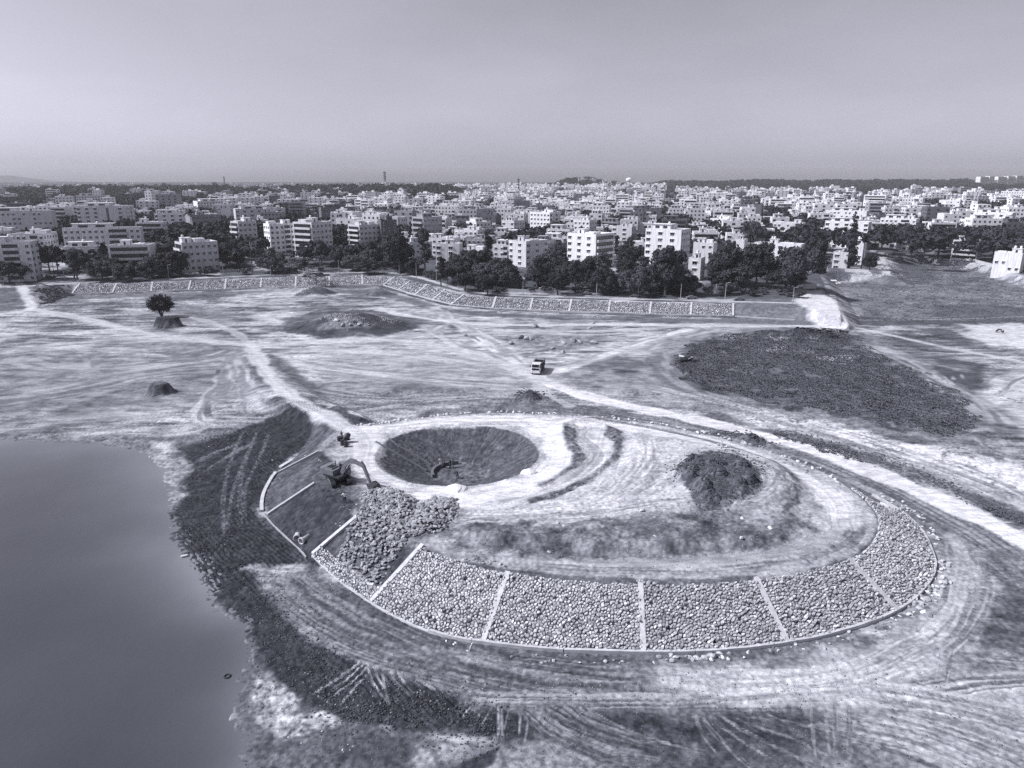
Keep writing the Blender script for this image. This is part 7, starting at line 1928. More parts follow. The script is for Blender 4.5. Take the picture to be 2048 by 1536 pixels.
# ------------------------------------------------------------------ crawler excavator
def make_excavator(dir_track, dir_boom):
    root = empty('excavator'); tag(root, 'crawler excavator, its bucket resting on the heap of broken rock', 'excavator')
    at_ = math.atan2(dir_track.y, dir_track.x); ab = math.atan2(dir_boom.y, dir_boom.x)
    RT = Matrix.Rotation(at_, 4, 'Z'); RB = Matrix.Rotation(ab, 4, 'Z')
    for s in (-1, 1):
        mb = MB(); prof = []
        for k in range(9): a = math.pi / 2 + math.pi * k / 8; prof.append((-1.9 + .48 * math.cos(a), .48 + .46 * math.sin(a)))
        for k in range(9): a = -math.pi / 2 + math.pi * k / 8; prof.append((1.9 + .48 * math.cos(a), .48 + .46 * math.sin(a)))
        n = len(prof); y0, y1 = s * 1.25 - .3, s * 1.25 + .3
        V = [(x, y0, z) for x, z in prof] + [(x, y1, z) for x, z in prof]
        F = [(i, (i + 1) % n, n + (i + 1) % n, n + i) for i in range(n)] + [tuple(range(n - 1, -1, -1)), tuple(range(n, 2 * n))]
        mb.add(V, F, 0, RT)
        for k in range(17):
            x = -1.9 + k * 3.8 / 16; mb.box(x - .05, x + .05, y0 - .02, y1 + .02, .92, 1.0, 0, RT)
        tr = mb.build('track', MAT['steel'], root)
        mb = MB()
        for k in range(6):
            c = RT @ Vector((-1.6 + k * .64, s * 1.25 + s * .28, .42)); d_ = RT @ Vector((0, s * .1, 0)); mb.tube(c, c + d_, .17, .17, 8)
        mb.build('track_rollers', MAT['paint_grey'], tr)
        mb = MB(); mb.box(-1.5, 1.5, s * 1.25 + s * .3 - .03, s * 1.25 + s * .3 + .03, .62, .8, 0, RT); mb.build('track_frame', MAT['paint_yellow'], tr)
    mb = MB(); mb.box(-.9, .9, -1.0, 1.0, .5, .95, 0, RT); mb.tube((0, 0, .95), (0, 0, 1.15), .75, .75, 16); mb.build('undercarriage', MAT['steel'], root)
    mb = MB(); mb.prism([(-2.1, -1.3), (1.5, -1.3), (1.5, 1.3), (-2.1, 1.3)], 1.15, 1.45, 0, RB); mb.build('deck', MAT['steel'], root)
    mb = MB(); mb.prism([(-2.75, -1.0), (-2.45, -1.33), (-1.9, -1.33), (-1.9, 1.33), (-2.45, 1.33), (-2.75, 1.0)], 1.2, 2.3, 0, RB); mb.build('counterweight', MAT['paint_grey'], root)
    mb = MB(); mb.box(-1.9, .2, -1.3, 1.3, 1.45, 2.25, 0, RB); mb.box(-1.7, -.3, -.95, .5, 2.25, 2.45, 0, RB); mb.build('engine_housing', MAT['paint_yellow'], root)
    mb = MB(); mb.box(-1.55, -.45, -.8, .35, 2.46, 2.50, 0, RB); c = RB @ Vector((-1.2, .8, 2.25)); mb.tube(c, c + Vector((0, 0, .7)), .07, .07, 8); mb.build('hood_grille', MAT['black'], root)
    # cab on the left of the boom
    mb = MB(); mb.prism([(.0, .35), (1.55, .35), (1.7, .5), (1.7, 1.2), (1.55, 1.33), (.0, 1.33)], 1.45, 2.1, 0, RB); 
    mb.prism([(.0, .35), (1.45, .35), (1.5, .45), (1.5, 1.2), (1.45, 1.33), (.0, 1.33)], 2.95, 3.08, 0, RB)
    for x, y in ((.05, .4), (1.5, .45), (1.5, 1.22), (.05, 1.28)):
        a = RB @ Vector((x, y, 2.1)); b_ = RB @ Vector((min(x, 1.42), y, 2.95)); mb.beam(a, b_, .1, .1)
    mb.build('cab', MAT['paint_yellow'], root)
    mb = MB(); mb.box(.08, 1.42, .43, 1.25, 2.1, 2.95, 0, RB); mb.build('cab_glass', MAT['glass'], root)
    # boom: gooseneck
    def lim(name, pts, w, m, parent=root):
        mb = MB(); V = []
        for x, z, t_ in pts: V.append((x, z, t_))
        n = len(V)
        vv = []
        for i, (x, z, t_) in enumerate(V):
            a = V[max(0, i - 1)]; b_ = V[min(n - 1, i + 1)]; dx, dz = b_[0] - a[0], b_[1] - a[1]; L = math.hypot(dx, dz); nx, nz = -dz / L, dx / L
            for sy, sn in ((-1, -1), (1, -1), (1, 1), (-1, 1)): vv.append((x + nx * sn * t_ / 2, sy * w / 2, z + nz * sn * t_ / 2))
        F = [(0, 1, 2, 3), tuple(4 * (n - 1) + q for q in (3, 2, 1, 0))]
        for i in range(n - 1):
            for q in range(4): F.append((4 * i + q, 4 * i + 4 + q, 4 * i + 4 + (q + 1) % 4, 4 * i + (q + 1) % 4))
        mb.add(vv, F, 0, RB); return mb.build(name, m, parent)
    boom = lim('boom', [(.9, 1.7, .45), (1.7, 3.2, .62), (2.7, 4.05, .66), (4.0, 4.15, .5), (5.6, 3.75, .36)], .42, MAT['paint_yellow'])
    stick = lim('stick', [(5.1, 4.45, .3), (5.6, 3.8, .52), (6.3, 2.2, .36), (6.9, .95, .26)], .34, MAT['paint_yellow'])
    for nm, a, b_ in (('boom_cylinder', (1.35, .32, 1.6), (2.9, .32, 3.7)), ('boom_cylinder', (1.35, -.32, 1.6), (2.9, -.32, 3.7)), ('stick_cylinder', (2.9, 0, 4.55), (5.15, 0, 4.5)), ('bucket_cylinder', (5.9, 0, 3.6), (7.1, 0, 1.6))):
        a, b_ = RB @ Vector(a), RB @ Vector(b_); mb = MB(); md = a.lerp(b_, .6); mb.tube(a, md, .11, .11, 8, 0); mb.tube(md, b_, .055, .055, 8, 1); mb.build(nm, [MAT['paint_yellow'], MAT['paint_white']], root)
    # bucket: curved shell with side plates and teeth, mouth down
    mb = MB(); pr = [(6.55, 1.25), (7.25, 1.5), (7.95, 1.2), (8.25, .55), (8.1, -.15), (7.7, -.6)]
    V = [(x, y, z) for y in (-.75, .75) for x, z in pr]; n = len(pr)
    F = [(i, i + 1, n + i + 1, n + i) for i in range(n - 1)] + [(n + i, n + i + 1, i + 1, i) for i in range(n - 1)] + [tuple(range(n)), tuple(range(2 * n - 1, n - 1, -1)), tuple(range(n - 1, -1, -1)), tuple(range(n, 2 * n))]
    mb.add(V, F, 0, RB); bk = mb.build('bucket', MAT['paint_grey'], root)
    for k in range(5):
        mb = MB(); y = -.62 + k * .31; a = RB @ Vector((7.72, y, -.52)); b_ = RB @ Vector((7.45, y, -.9)); mb.beam(a, b_, .13, .1); mb.build('tooth', MAT['paint_grey'], bk)
    return root
ex_ = make_excavator(Vector((.46, -.89)), Vector((.84, -.50)))
g = G(677, 963); ex_.location = (g.x, g.y, 4.02 if abs(g.z - 4) < .5 else g.z)

# ------------------------------------------------------------------ people
def skin_mesh(name, joints, edges, radii, m, sub=2, root=0):
    me = bpy.data.meshes.new(name + '_skeleton'); me.from_pydata(joints, edges, []); o = bpy.data.objects.new(name + '_tmp', me); COL.objects.link(o)
    md = o.modifiers.new('s', 'SKIN'); md.use_smooth_shade = True
    for i, v in enumerate(me.skin_vertices[0].data):
        rr = radii[i]; v.radius = rr if isinstance(rr, tuple) else (rr, rr); v.use_root = (i == root)
    if sub: 
        sd = o.modifiers.new('d', 'SUBSURF'); sd.levels = sub; sd.render_levels = sub
    dg = bpy.context.evaluated_depsgraph_get(); out = bpy.data.meshes.new_from_object(o.evaluated_get(dg)); out.name = name
    out.materials.clear(); out.materials.append(m); bpy.data.objects.remove(o); bpy.data.meshes.remove(me)
    return out
def person(loc, rz, label, pose='stand', top='shirt', legs='cloth_dark', group=None, s=1.0):
    root = empty('person', loc, rz); root.scale = (s, s, s); tag(root, label, 'person', group)
    # faces +y; joints: 0 pelvis 1 waist 2 chest 3 neckbase 4 neck 5 head 6 headtop | 7-9 L arm | 10-12 R arm | legs
    hands = {'stand': ((-.30, .02, .84), (.30, .02, .84)), 'hips': ((-.20, .12, 1.02), (.20, .12, 1.02)), 'work': ((-.18, .42, .85), (.20, .44, .80)), 'bend': ((-.16, .62, .42), (.18, .60, .40))}[pose]
    elb = {'stand': ((-.29, -.03, 1.12), (.29, -.03, 1.12)), 'hips': ((-.38, -.04, 1.16), (.38, -.04, 1.16)), 'work': ((-.28, .12, 1.08), (.28, .12, 1.08)), 'bend': ((-.26, .50, .78), (.26, .50, .78))}[pose]
    b = .42 if pose == 'bend' else .05 if pose == 'work' else 0
    lift = -.30 if pose == 'bend' else 0
    ch = (0, b * .9, 1.32 + lift * .7); nb = (0, b * 1.25, 1.46 + lift); hd_ = (0, b * 1.45 + .02, 1.62 + lift); ht_ = (0, b * 1.5 + .01, 1.76 + lift)
    J = [(0, 0, .93), (0, b * .3, 1.10), ch, nb, (0, b * 1.32, 1.52 + lift), hd_, ht_, (-.19, ch[1] + .01, 1.42 + lift * .9), elb[0], hands[0], (.19, ch[1] + .01, 1.42 + lift * .9), elb[1], hands[1],
         (-.13, 0, .74), (-.13, .02, .46), (-.13, -.02, .07), (-.14, .13, .04), (.13, 0, .74), (.13, .02, .46), (.14, -.02, .07), (.15, .13, .04), (0, hd_[1] + .105, hd_[2] - .0)]
    E = [(0, 1), (1, 2), (2, 3), (3, 4), (4, 5), (5, 6), (3, 7), (7, 8), (8, 9), (3, 10), (10, 11), (11, 12), (0, 13), (13, 14), (14, 15), (15, 16), (0, 17), (17, 18), (18, 19), (19, 20), (5, 21)]
    R = [(.17, .12), (.145, .11), (.18, .12), (.12, .10), .062, (.11, .125), (.085, .09), .06, .042, .032, .06, .042, .032, .085, .06, .04, .035, .085, .06, .04, .035, .018]
    # fingers and thumbs
    for hi in (9, 12):
        hx, hy, hz = J[hi]; sg = -1 if hi == 9 else 1; e = Vector(J[hi]) - Vector(J[hi - 1]); e.normalize()
        pl = Vector((hx, hy, hz)) + e * .07; J.append(tuple(pl)); R.append(.028); E.append((hi, len(J) - 1)); pi_ = len(J) - 1
        sidev = Vector((0, 1, 0)).cross(e); sidev = sidev.normalized() if sidev.length > .1 else Vector((1, 0, 0))
        for q, L in enumerate((.07, .085, .08, .06)):
            J.append(tuple(pl + Vector((0, (q - 1.5) * .022, 0)) + e * L + sidev * .01)); R.append(.009); E.append((pi_, len(J) - 1))
        J.append(tuple(Vector((hx, hy, hz)) + Vector((0, .045, 0)) + e * .05)); R.append(.011); E.append((hi, len(J) - 1))
    link('body', skin_mesh('body', J, E, R, MAT['skin']), root)
    k = lambda r_, f: tuple(x * f for x in r_) if isinstance(r_, tuple) else r_ * f
    idx = [0, 1, 2, 3, 7, 8, 10, 11]; mp = {v: i for i, v in enumerate(idx)}
    JJ = [J[i] for i in idx]; JJ[0] = (J[0][0], J[0][1], J[0][2] - .07)
    link('shirt', skin_mesh('shirt', JJ, [(mp[a], mp[b_]) for a, b_ in E if a in mp and b_ in mp], [k(R[i], 1.22 if i < 7 else 1.45) for i in idx], MAT[top]), root)
    idx = [0, 13, 14, 15, 17, 18, 19]; mp = {v: i for i, v in enumerate(idx)}
    link('trousers', skin_mesh('trousers', [J[i] for i in idx], [(mp[a], mp[b_]) for a, b_ in E if a in mp and b_ in mp], [k(R[i], 1.25 if i in (0, 13, 17) else 1.4) for i in idx], MAT[legs]), root)
    hp = Vector(hd_) + Vector((0, -.02, .045)); link('hair', skin_mesh('hair', [tuple(hp), tuple(hp + Vector((0, -.01, .045)))], [(0, 1)], [(.125, .135), (.09, .10)], MAT['hair']), root)
    for s_ in (-1, 1):
        mb = MB(); f = J[15 if s_ < 0 else 19]; mb.prism([(f[0] - .05, f[1] - .07), (f[0] + .05, f[1] - .07), (f[0] + .05, f[1] + .17), (f[0], f[1] + .2), (f[0] - .05, f[1] + .17)], .0, .09); mb.build('shoe', MAT['black'], root)
    return root
g = G(690, 1005); person(g, math.radians(12), 'man in a white shirt and dark trousers standing on the bare bank', 'hips', 'shirt', 'cloth_dark', s=1.03)
for px, py, rz_, ps, tp, lg, lab in ((881, 932, 200, 'stand', 'shirt', 'shirt', 'person in pale clothes standing at the left of the group in the crater'), (890, 936, 120, 'bend', 'cloth_mid', 'cloth_dark', 'person bending over beside the one in pale clothes in the crater'),
                                     (900, 936, 240, 'work', 'cloth_dark', 'cloth_dark', 'person in dark clothes in the middle of the group in the crater'), (905, 934, 160, 'stand', 'cloth_mid', 'cloth_mid', 'person in grey clothes at the right of the group in the crater'),
                                     (915, 957, 30, 'bend', 'cloth_dark', 'cloth_dark', 'person crouching alone at the near edge of the crater floor')):
    person(G(px, py), math.radians(rz_), lab, ps, tp, lg)
g = G(688, 884); person(g + Vector((-.6, 1.2, 0)), math.radians(150), 'person in dark clothes beside the small mixer and drums', 'work', 'cloth_dark', 'cloth_dark')

# curved wall, low kerbs and shaft in the crater
c = Vector((CRATER_FLOOR[0], CRATER_FLOOR[1], 0)); mb = MB(); n = 16; V = []
for i in range(n + 1):
    a = math.radians(95 + 110 * i / n)
    for r_, z in ((5.0, -.6), (4.5, -.6), (4.5, .55), (5.0, .55)): V.append((r_ * math.cos(a), r_ * .95 * math.sin(a), z))
F = [(0, 1, 2, 3), tuple(4 * n + q for q in (3, 2, 1, 0))]
for i in range(n):
    for q in range(4): F.append((4 * i + q, 4 * i + 4 + q, 4 * i + 4 + (q + 1) % 4, 4 * i + (q + 1) % 4))
mb.add(V, F); o = mb.build('curved_wall', MAT['concrete_dark'], None, (c.x, c.y, tz(c.x, c.y) + .1)); tag(o, 'dark low curved wall round the left of the crater floor', 'wall')
r = random.Random(5)
for a0, a1 in (((752, 884), (853, 942)), ((778, 878), (862, 932))):
    pts = [G(a0[0] + (a1[0] - a0[0]) * k / 8, a0[1] + (a1[1] - a0[1]) * k / 8) for k in range(9)]; mb = MB()
    for p, q in zip(pts[:-1], pts[1:]): mb.beam(p - pts[0] + Vector((0, 0, .06)), q - pts[0] + Vector((0, 0, .06)), .38, .22)
    o = mb.build('kerb_beam', MAT['concrete_dark'], None, pts[0]); tag(o, ('left' if a0[0] < 760 else 'right') + ' of two thin kerbs running down into the crater', 'kerb')
# mixer and drums
g = G(690, 885); root = empty('concrete_mixer', g, math.radians(25)); tag(root, 'small dark engine-driven mixer parked by the haul road above the digger', 'mixer')
mb = MB(); mb.box(-1.3, .9, -.5, .5, .5, .62); mb.box(-1.3, -.4, -.45, .45, .62, 1.3); mb.beam((.9, 0, .56), (1.7, 0, .45), .1, .1); mb.build('frame', MAT['steel'], root)
mb = MB(); mb.tube((.0, 0, .75), (.55, 0, 1.25), .55, .6, 14); mb.tube((.55, 0, 1.25), (.95, 0, 1.6), .6, .3, 14); mb.build('mixing_drum', MAT['steel'], root)
for s in (-1, 1): wheel(root, -.2, s * .55, .38, .38, .14)
for k, (px, py, lab) in enumerate(((685, 890, 'left dark oil drum standing before the mixer'), (692, 893, 'right dark oil drum standing before the mixer'))):
    g = G(px, py); root = empty('oil_drum', g); tag(root, lab, 'drum', 'oil drums by the mixer'); mb = MB(); mb.tube((0, 0, 0), (0, 0, 1.0), .36, .36, 16)
    for z in (.0, .33, .66, .97): mb.tube((0, 0, z), (0, 0, z + .05), .385, .385, 16)
    mb.build('drum_body', MAT['steel'], root); mb = MB(); mb.tube((.18, 0, 1.02), (.18, 0, 1.07), .05, .05, 8); mb.build('cap', MAT['paint_grey'], root)
# socketed drain pipes lying on the bank
for px, py, ang, lab in ((594, 1084, 100, 'left one of two short concrete drain pipes lying on the bare bank'), (602, 1090, 60, 'right one of two short concrete drain pipes, with a long tail, on the bare bank')):
    g = G(px, py); mb = MB(); n = 18; L = 1.7 if ang == 60 else 1.2; prof = [(0, .52), (.28, .52), (.42, .40), (L, .40), (L, .30), (.45, .30), (.3, .40), (0, .40)]; V = []
    for x, r_ in prof:
        for i in range(n): a = 6.2832 * i / n; V.append((x, r_ * math.cos(a), .5 + r_ * math.sin(a)))
    F = [(k * n + i, k * n + (i + 1) % n, ((k + 1) % 8) * n + (i + 1) % n, ((k + 1) % 8) * n + i) for k in range(8) for i in range(n)]
    mb.V = V; mb.F = [list(f) for f in F]; mb.M = [0] * len(F); o = mb.build('drain_pipe', MAT['concrete'], None, g, math.radians(ang), True); o.location.z += .05; tag(o, lab, 'pipe', 'drain pipes on the bank')
# tyre afloat
x, y = P(455, 1353, WATER_Z); mb = MB(); n, m_ = 20, 8; V = []
for i in range(n):
    a = 6.2832 * i / n
    for j in range(m_): b_ = 6.2832 * j / m_; r_ = .30 + .10 * math.cos(b_); V.append((r_ * math.cos(a), r_ * math.sin(a), .10 * math.sin(b_)))
F = [(i * m_ + j, ((i + 1) % n) * m_ + j, ((i + 1) % n) * m_ + (j + 1) % m_, i * m_ + (j + 1) % m_) for i in range(n) for j in range(m_)]
mb.V = V; mb.F = [list(f) for f in F]; mb.M = [0] * len(F); o = mb.build('tyre', MAT['black'], None, (x, y, WATER_Z + .02), 0, True); tag(o, 'old black tyre floating in the water near the shore', 'tyre')
# white boat-like float by the shore
x, y = P(368, 1112, -.4); mb = MB(); mb.prism([(-.5, 0), (-.3, -.15), (.3, -.13), (.55, 0), (.3, .13), (-.3, .15)], -.05, .15); o = mb.build('plastic_sheet_roll', MAT['paint_white'], None, (x, y, -.45), .5); tag(o, 'white roll of plastic half in the water at the muddy shore', 'plastic roll')

# ------------------------------------------------------------------ cattle
def cow_mesh(pose, seed):
    if pose == 'graze': head = [(.95, 0, 1.0), (1.2, 0, .62), (1.42, 0, .22)]
    elif pose == 'stand': head = [(.95, 0, 1.2), (1.18, 0, 1.42), (1.5, 0, 1.28)]
    else: head = [(.95, .1, 1.15), (1.1, .35, 1.3), (1.25, .6, 1.15)]
    J = [(-.98, 0, 1.10), (-.58, 0, 1.06), (.2, 0, 1.0), (.7, 0, 1.08)] + head
    E = [(0, 1), (1, 2), (2, 3), (3, 4), (4, 5), (5, 6)]; R = [(.17, .2), (.31, .36), (.32, .38), (.25, .32), (.15, .2), (.13, .15), (.08, .09)]
    for x, sy, b_, kx, hx in ((-.72, -1, 1, .06, -.18), (-.72, 1, 1, .12, -.12), (.62, -1, 3, -.02, .03), (.62, 1, 3, .06, .0)):
        i = len(J); J += [(x, sy * .2, .72), (x + kx, sy * .21, .40), (x + hx * .5, sy * .2, .06)]; R += [.13 if b_ == 1 else .11, .065, .05]; E += [(b_, i), (i, i + 1), (i + 1, i + 2)]
    i = len(J); J += [(-1.14, 0, .9), (-1.18, 0, .5)]; R += [.035, .03]; E += [(0, i), (i, i + 1)]
    hx, hy, hz = J[5]; i = len(J); J += [(hx - .12, hy - .28, hz + .14), (hx - .12, hy + .28, hz + .14)]; R += [.03, .03]; E += [(5, i), (5, i + 1)]
    return skin_mesh('cattle_body', J, E, R, MAT['hide'], 2, 1)
COWS = [cow_mesh(p, i) for i, p in enumerate(('graze', 'stand', 'turn'))]
r = random.Random(8)
def horn_mesh():
    mb = MB(); 
    for s in (-1, 1): mb.tube((0, s * .06, 0), (-.1, s * .28, .08), .035, .02, 6); mb.tube((-.1, s * .28, .08), (-.22, s * .3, .2), .02, .006, 6)
    return mb.mesh('horns', MAT['paint_grey'])
HORN = horn_mesh()
HP = [(1.2, 0, .74), (1.18, 0, 1.54), (1.1, .35, 1.42)]
for px, py in ((1594, 660), (1603, 672), (1614, 669), (1623, 665), (1636, 673), (1657, 672), (1662, 678), (1671, 677), (1683, 667), (1690, 669), (1648, 659)):
    g = G(px, py); k = r.randrange(3); a = r.choice((0, math.pi)) + r.uniform(-.5, .5); root = empty('grazing_cattle', g, a); tag(root, 'dark cow grazing in the loose herd at the top of the green field', 'cow', 'herd at the top of the green field')
    root.scale = (.85,) * 3; link('body', COWS[k], root); link('horns', HORN, root, HP[k])
for px, py in ((1993, 665), (1999, 663), (2005, 667)):
    g = G(px, py); k = r.randrange(3); root = empty('grazing_cattle', g, r.uniform(0, 6)); tag(root, 'dark cow in the small group on the white ground at the right edge', 'cow', 'cattle on the white ground at right')
    root.scale = (.7,) * 3; link('body', COWS[k], root); link('horns', HORN, root, HP[k])
# debris heap with sheets by the field, slabs on the bank
g = G(1372, 722); root = empty('debris_heap', g); tag(root, 'heap of dark rubbish with white sheets at the left end of the green field', 'debris heap')
o = link('heap', BOULDERS[2], root, (0, 0, .5), .4, (1.9, 1.2, 1.3)); o.data = o.data.copy(); o.data.materials.clear(); o.data.materials.append(MAT['steel'])
for k, (x, y, z, rx) in enumerate(((-1.3, .6, 1.3, .3), (1.2, -.5, .9, -.5), (2.0, .4, 1.0, .2))):
    mb = MB(); mb.prism([(-.9, -.5), (.8, -.6), (.95, .4), (-.6, .6)], 0, .08); o = mb.build('sheet', MAT['paint_white'], root, (x, y, z)); o.rotation_euler = (rx, .2, k)
for k, (px, py, w, lab) in enumerate(((1666, 563, 3.2, 'left one of two white slabs lying on the bank edge beside the green field'), (1676, 568, 2.6, 'right one of two white slabs lying on the bank edge beside the green field'))):
    g = G2(px, py); mb = MB(); mb.prism([(-w / 2, -.8), (w / 2, -.9), (w / 2 + .1, .8), (-w / 2, .7)], 0, .4); o = mb.build('concrete_slab', MAT['paint_white'], None, g + Vector((0, 0, .3)), .3 * k); o.rotation_euler[0] = .25; tag(o, lab, 'slab')

# ------------------------------------------------------------------ cars, poles, walls along the bank
def make_car(m, label, group):
    root = empty('parked_car'); tag(root, label, 'car', group)
    pr = [(-2.1, .35), (-2.12, .8), (-1.75, .98), (-1.3, 1.02), (-.85, 1.45), (.55, 1.47), (1.1, 1.02), (1.95, .9), (2.12, .65), (2.1, .35)]
    mb = MB(); V = []; n = len(pr)
    for y, f in ((-.84, 1), (.84, 1)):
        for x, z in pr: V.append((x, y * (.82 if z > 1.1 else 1), z))
    F = [(i, (i + 1) % n, n + (i + 1) % n, n + i) for i in range(n)] + [tuple(range(n - 1, -1, -1)), tuple(range(n, 2 * n))]
    mb.add(V, F); mb.build('body', m, root)
    mb = MB(); mb.box(-1.0, .75, -.78, .78, 1.06, 1.38); mb.build('side_window', MAT['glass'], root)
    mb = MB(); mb.add([(1.06, -.7, 1.06), (1.06, .7, 1.06), (.62, .64, 1.44), (.62, -.64, 1.44)], [(0, 1, 2, 3)]); mb.build('windscreen', MAT['glass'], root)
    for x in (-1.3, 1.35):
        for s in (-1, 1): mb = MB(); mb.tube((0, -.1, 0), (0, .1, 0), .32, .32, 12); mb.build('wheel', MAT['black'], root, (x, s * .8, .32))
    return root
c0 = make_car(MAT['paint_white'], 'white car parked in the road gap at centre, left of two', None)
def put_car(src, px, py, ang, label, first=False):
    c_ = src if first else copy_tree(src); g = G2(px, py); c_.location = g + Vector((0, 0, .03)); c_.rotation_euler = (0, 0, ang); c_['label'] = label
    return c_
put_car(c0, 1087, 580, .1, 'white car parked in the road gap at centre, left of two', True); put_car(c0, 1101, 581, .1, 'white car parked in the road gap at centre, right of two')
c1 = make_car(MAT['paint_grey'], 'grey car', None)
put_car(c1, 1174, 590, .05, 'pale grey car on the bank top below the ribbed white block', True); put_car(c1, 1271, 594, -.1, 'grey car on the bank top between the two tall white blocks')
put_car(c1, 1383, 598, .0, 'grey car on the bank top before the great dark tree'); put_car(c1, 1478, 601, .05, 'grey car on the bank top near the right end, below the domed shrub'); put_car(c1, 75, 561, .1, 'grey car by the large block at the left edge')
def pole(px, yb, yt, label, lamp=True):
    g = G2(px, yb); v = (768 - yt) / FPX; k = (math.cos(PITCH) * v - math.sin(PITCH)) / (math.sin(PITCH) * v + math.cos(PITCH)); h = max(5, CAM_H + k * g.y - g.z)
    root = empty('street_lamp' if lamp else 'utility_pole', g); tag(root, label, 'street lamp' if lamp else 'pole', 'poles along the far bank')
    mb = MB(); mb.tube((0, 0, -.3), (0, 0, h), .15, .10, 8); mb.build('post', MAT['concrete_old'], root)
    mb = MB()
    if lamp: mb.beam((0, 0, h - .1), (1.1, -.2, h + .15), .09, .09); mb.box(.9, 1.6, -.35, -.08, h + .08, h + .22); mb.build('lamp_head', MAT['paint_white'], root)
    else: mb.box(-.8, .8, -.06, .06, h - .6, h - .45); mb.box(-.6, .6, -.06, .06, h - 1.2, h - 1.08); mb.build('cross_arm', MAT['steel'], root)
for px, yb, yt, lab, lp in ((130, 560, 536, 'lamp post on the bank before the small white veranda house', 1), (108, 545, 512, 'pole right of the large block at the left edge', 0), (338, 556, 530, 'lamp post before the lone pale four-storey block, left', 1),
                            (448, 557, 533, 'pole on the bank right of the lone pale four-storey block', 0), (542, 552, 538, 'short lamp post on the bank below the broad leafy tree', 1), (617, 542, 520, 'pole below the balcony-banded block', 0), (678, 544, 520, 'pole on the bank right of the balcony-banded block', 0),
                            (833, 556, 526, 'pole at the start of the slanting bank', 0), (873, 563, 530, 'pole in the middle of the slanting bank', 0), (916, 577, 546, 'pole at the foot of the slanting bank', 0), (970, 586, 560, 'pole left of the road gap at centre', 0),
                            (1046, 590, 563, 'pole at the road gap at centre', 0), (1120, 592, 562, 'pole right of the two white cars', 0), (1193, 593, 558, 'lamp post below the ribbed white block', 1), (1276, 594, 564, 'pole by the grey car between the tall white blocks', 0),
                            (1361, 599, 568, 'pole before the great dark tree', 0), (1433, 575, 552, 'twin-armed lamp among the bushes left of the domed shrub', 1), (1450, 599, 566, 'lamp post left of the domed shrub', 1), (1585, 608, 575, 'lamp post at the right end of the bank trees', 1), (1816, 507, 488, 'pole by the upright tree at the far edge of the green field', 0)):
    pole(px, yb, yt, lab, bool(lp))
def wall_line(pts, h, t_, m, label, name='boundary_wall', cat='wall'):
    P3 = [G2(*p) for p in pts]; mb = MB(); o0 = P3[0]
    for a, b_ in zip(P3[:-1], P3[1:]): mb.beam(a - o0 + Vector((0, 0, h / 2 - .2)), b_ - o0 + Vector((0, 0, h / 2 - .2)), t_, h + .4)
    o = mb.build(name, m, None, o0); tag(o, label, cat)
wall_line([(1640, 541), (1710, 544), (1780, 549)], 1.6, .25, MAT['paint_white'], 'long white boundary wall below the mansion garden')
wall_line([(1932, 520), (1960, 527), (1990, 535), (2010, 540)], 1.6, .2, MAT['concrete'], 'pale panelled wall along the dirt road at the far right')
wall_line([(440, 545), (500, 542)], 1.2, .3, MAT['concrete_old'], 'low grey wall in the clearing left of the broad leafy tree')
wall_line([(1606, 578), (1632, 577)], 2.2, .3, MAT['concrete'], 'short pale wall at the right end of the bank trees')
wall_line([(1010, 583), (1060, 585), (1120, 586)], 1.3, .25, MAT['concrete_old'], 'low wall across the road gap at centre')
# sign board below the left-edge block
g = G2(50, 560); root = empty('sign_board', g, .05); tag(root, 'pale board on two posts below the large block at the left edge', 'board')
mb = MB(); mb.box(-3, 3, -.08, .08, 1.0, 2.7); mb.build('panel', MAT['paint_white'], root)
for s in (-1, 1): mb = MB(); mb.box(s * 2.6 - .1, s * 2.6 + .1, .09, .29, -.2, 2.6); mb.build('post', MAT['steel'], root)

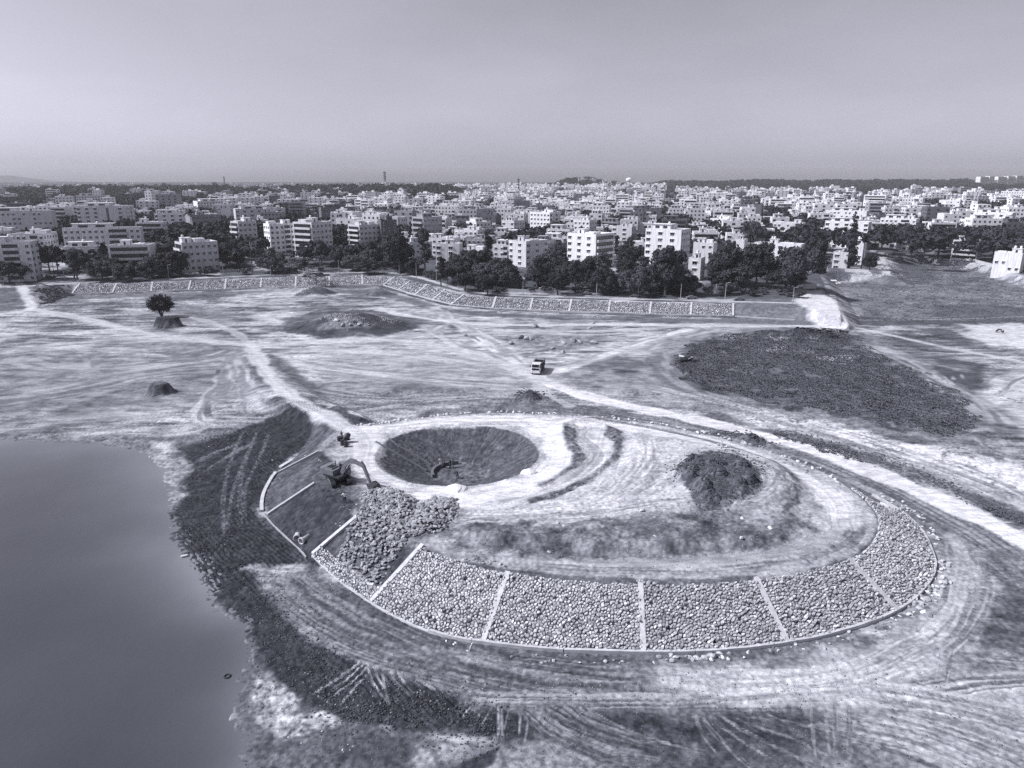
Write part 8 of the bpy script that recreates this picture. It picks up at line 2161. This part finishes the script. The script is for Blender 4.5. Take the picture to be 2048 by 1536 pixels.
# ------------------------------------------------------------------ low green cover: tufts and weeds
def tufts(name, n, sampler, smin, smax, m, label, seed):
    r_ = np.random.default_rng(seed); X, Y = sampler(n, r_); Zt = terrain_z(X, Y); n = len(X); VV = []
    S = r_.uniform(smin, smax, n)
    for k in range(7):
        a = r_.uniform(0, 6.28, n); d = r_.uniform(.1, .5, n) * S; cx, cy = X + np.cos(a) * d, Y + np.sin(a) * d; b_ = r_.uniform(0, 6.28, n); w = S * .42
        tip = np.stack([cx + np.cos(a) * S * .5, cy + np.sin(a) * S * .5, Zt + S * r_.uniform(.2, .6, n)], 1)
        p0 = np.stack([cx - np.cos(b_) * w, cy - np.sin(b_) * w, Zt - .05], 1); p1 = np.stack([cx + np.cos(b_) * w, cy + np.sin(b_) * w, Zt - .05], 1)
        VV.append(np.stack([p0, p1, tip], 1))
    V = np.concatenate(VV).reshape(-1, 3); q = len(V) // 3
    o = link(name, mesh_np(name, V, np.arange(q * 3), np.full(q, 3), m)); o['kind'] = 'stuff'; o['label'] = label
def in_poly(poly):
    xs = [p[0] for p in poly]; ys = [p[1] for p in poly]
    def f(n, r_):
        X = r_.uniform(min(xs), max(xs), n * 3); Y = r_.uniform(min(ys), max(ys), n * 3); sd_ = sdist(X, Y, poly) + (fbm(X, Y, 7, 4, 6) - .5) * 9
        w = fbm(X, Y, 4, 3, 5) + sst(0, 5, sd_) * .22
        k = (w > .52) & (sd_ > .5); return X[k][:n], Y[k][:n]
    return f
GW = mat('field_weeds', 0.115, .9, .5, .5, coord='World', spec=.1)
tufts('field_weeds', 30000, in_poly(GRASS), .16, .55, GW, 'rough weeds and low scrub covering the green field', 1)
tufts('verge_weeds', 2600, in_poly(PL([(1560, 866), (1700, 902), (1850, 962), (2060, 1036), (2060, 1060), (1850, 985), (1700, 922), (1560, 880)], 0)), .2, .55, GW, 'weeds on the dark ridge beside the main dirt road', 2)
tufts('field_edge_weeds', 9000, in_poly(PL([(1690, 560), (1720, 640), (1900, 645), (2200, 648), (2300, 600), (2048, 578), (1960, 548), (1850, 526), (1800, 530)], 0)), .2, .55, GW, 'rough grass clumps over the wide green field at right', 3)
tufts('bank_weeds', 1500, in_poly(PL([(70, 578), (140, 580), (150, 588), (110, 600), (80, 606)], 1)), .25, .7, GW, 'low scrub beside the dirt road at the left end of the far bank', 4)
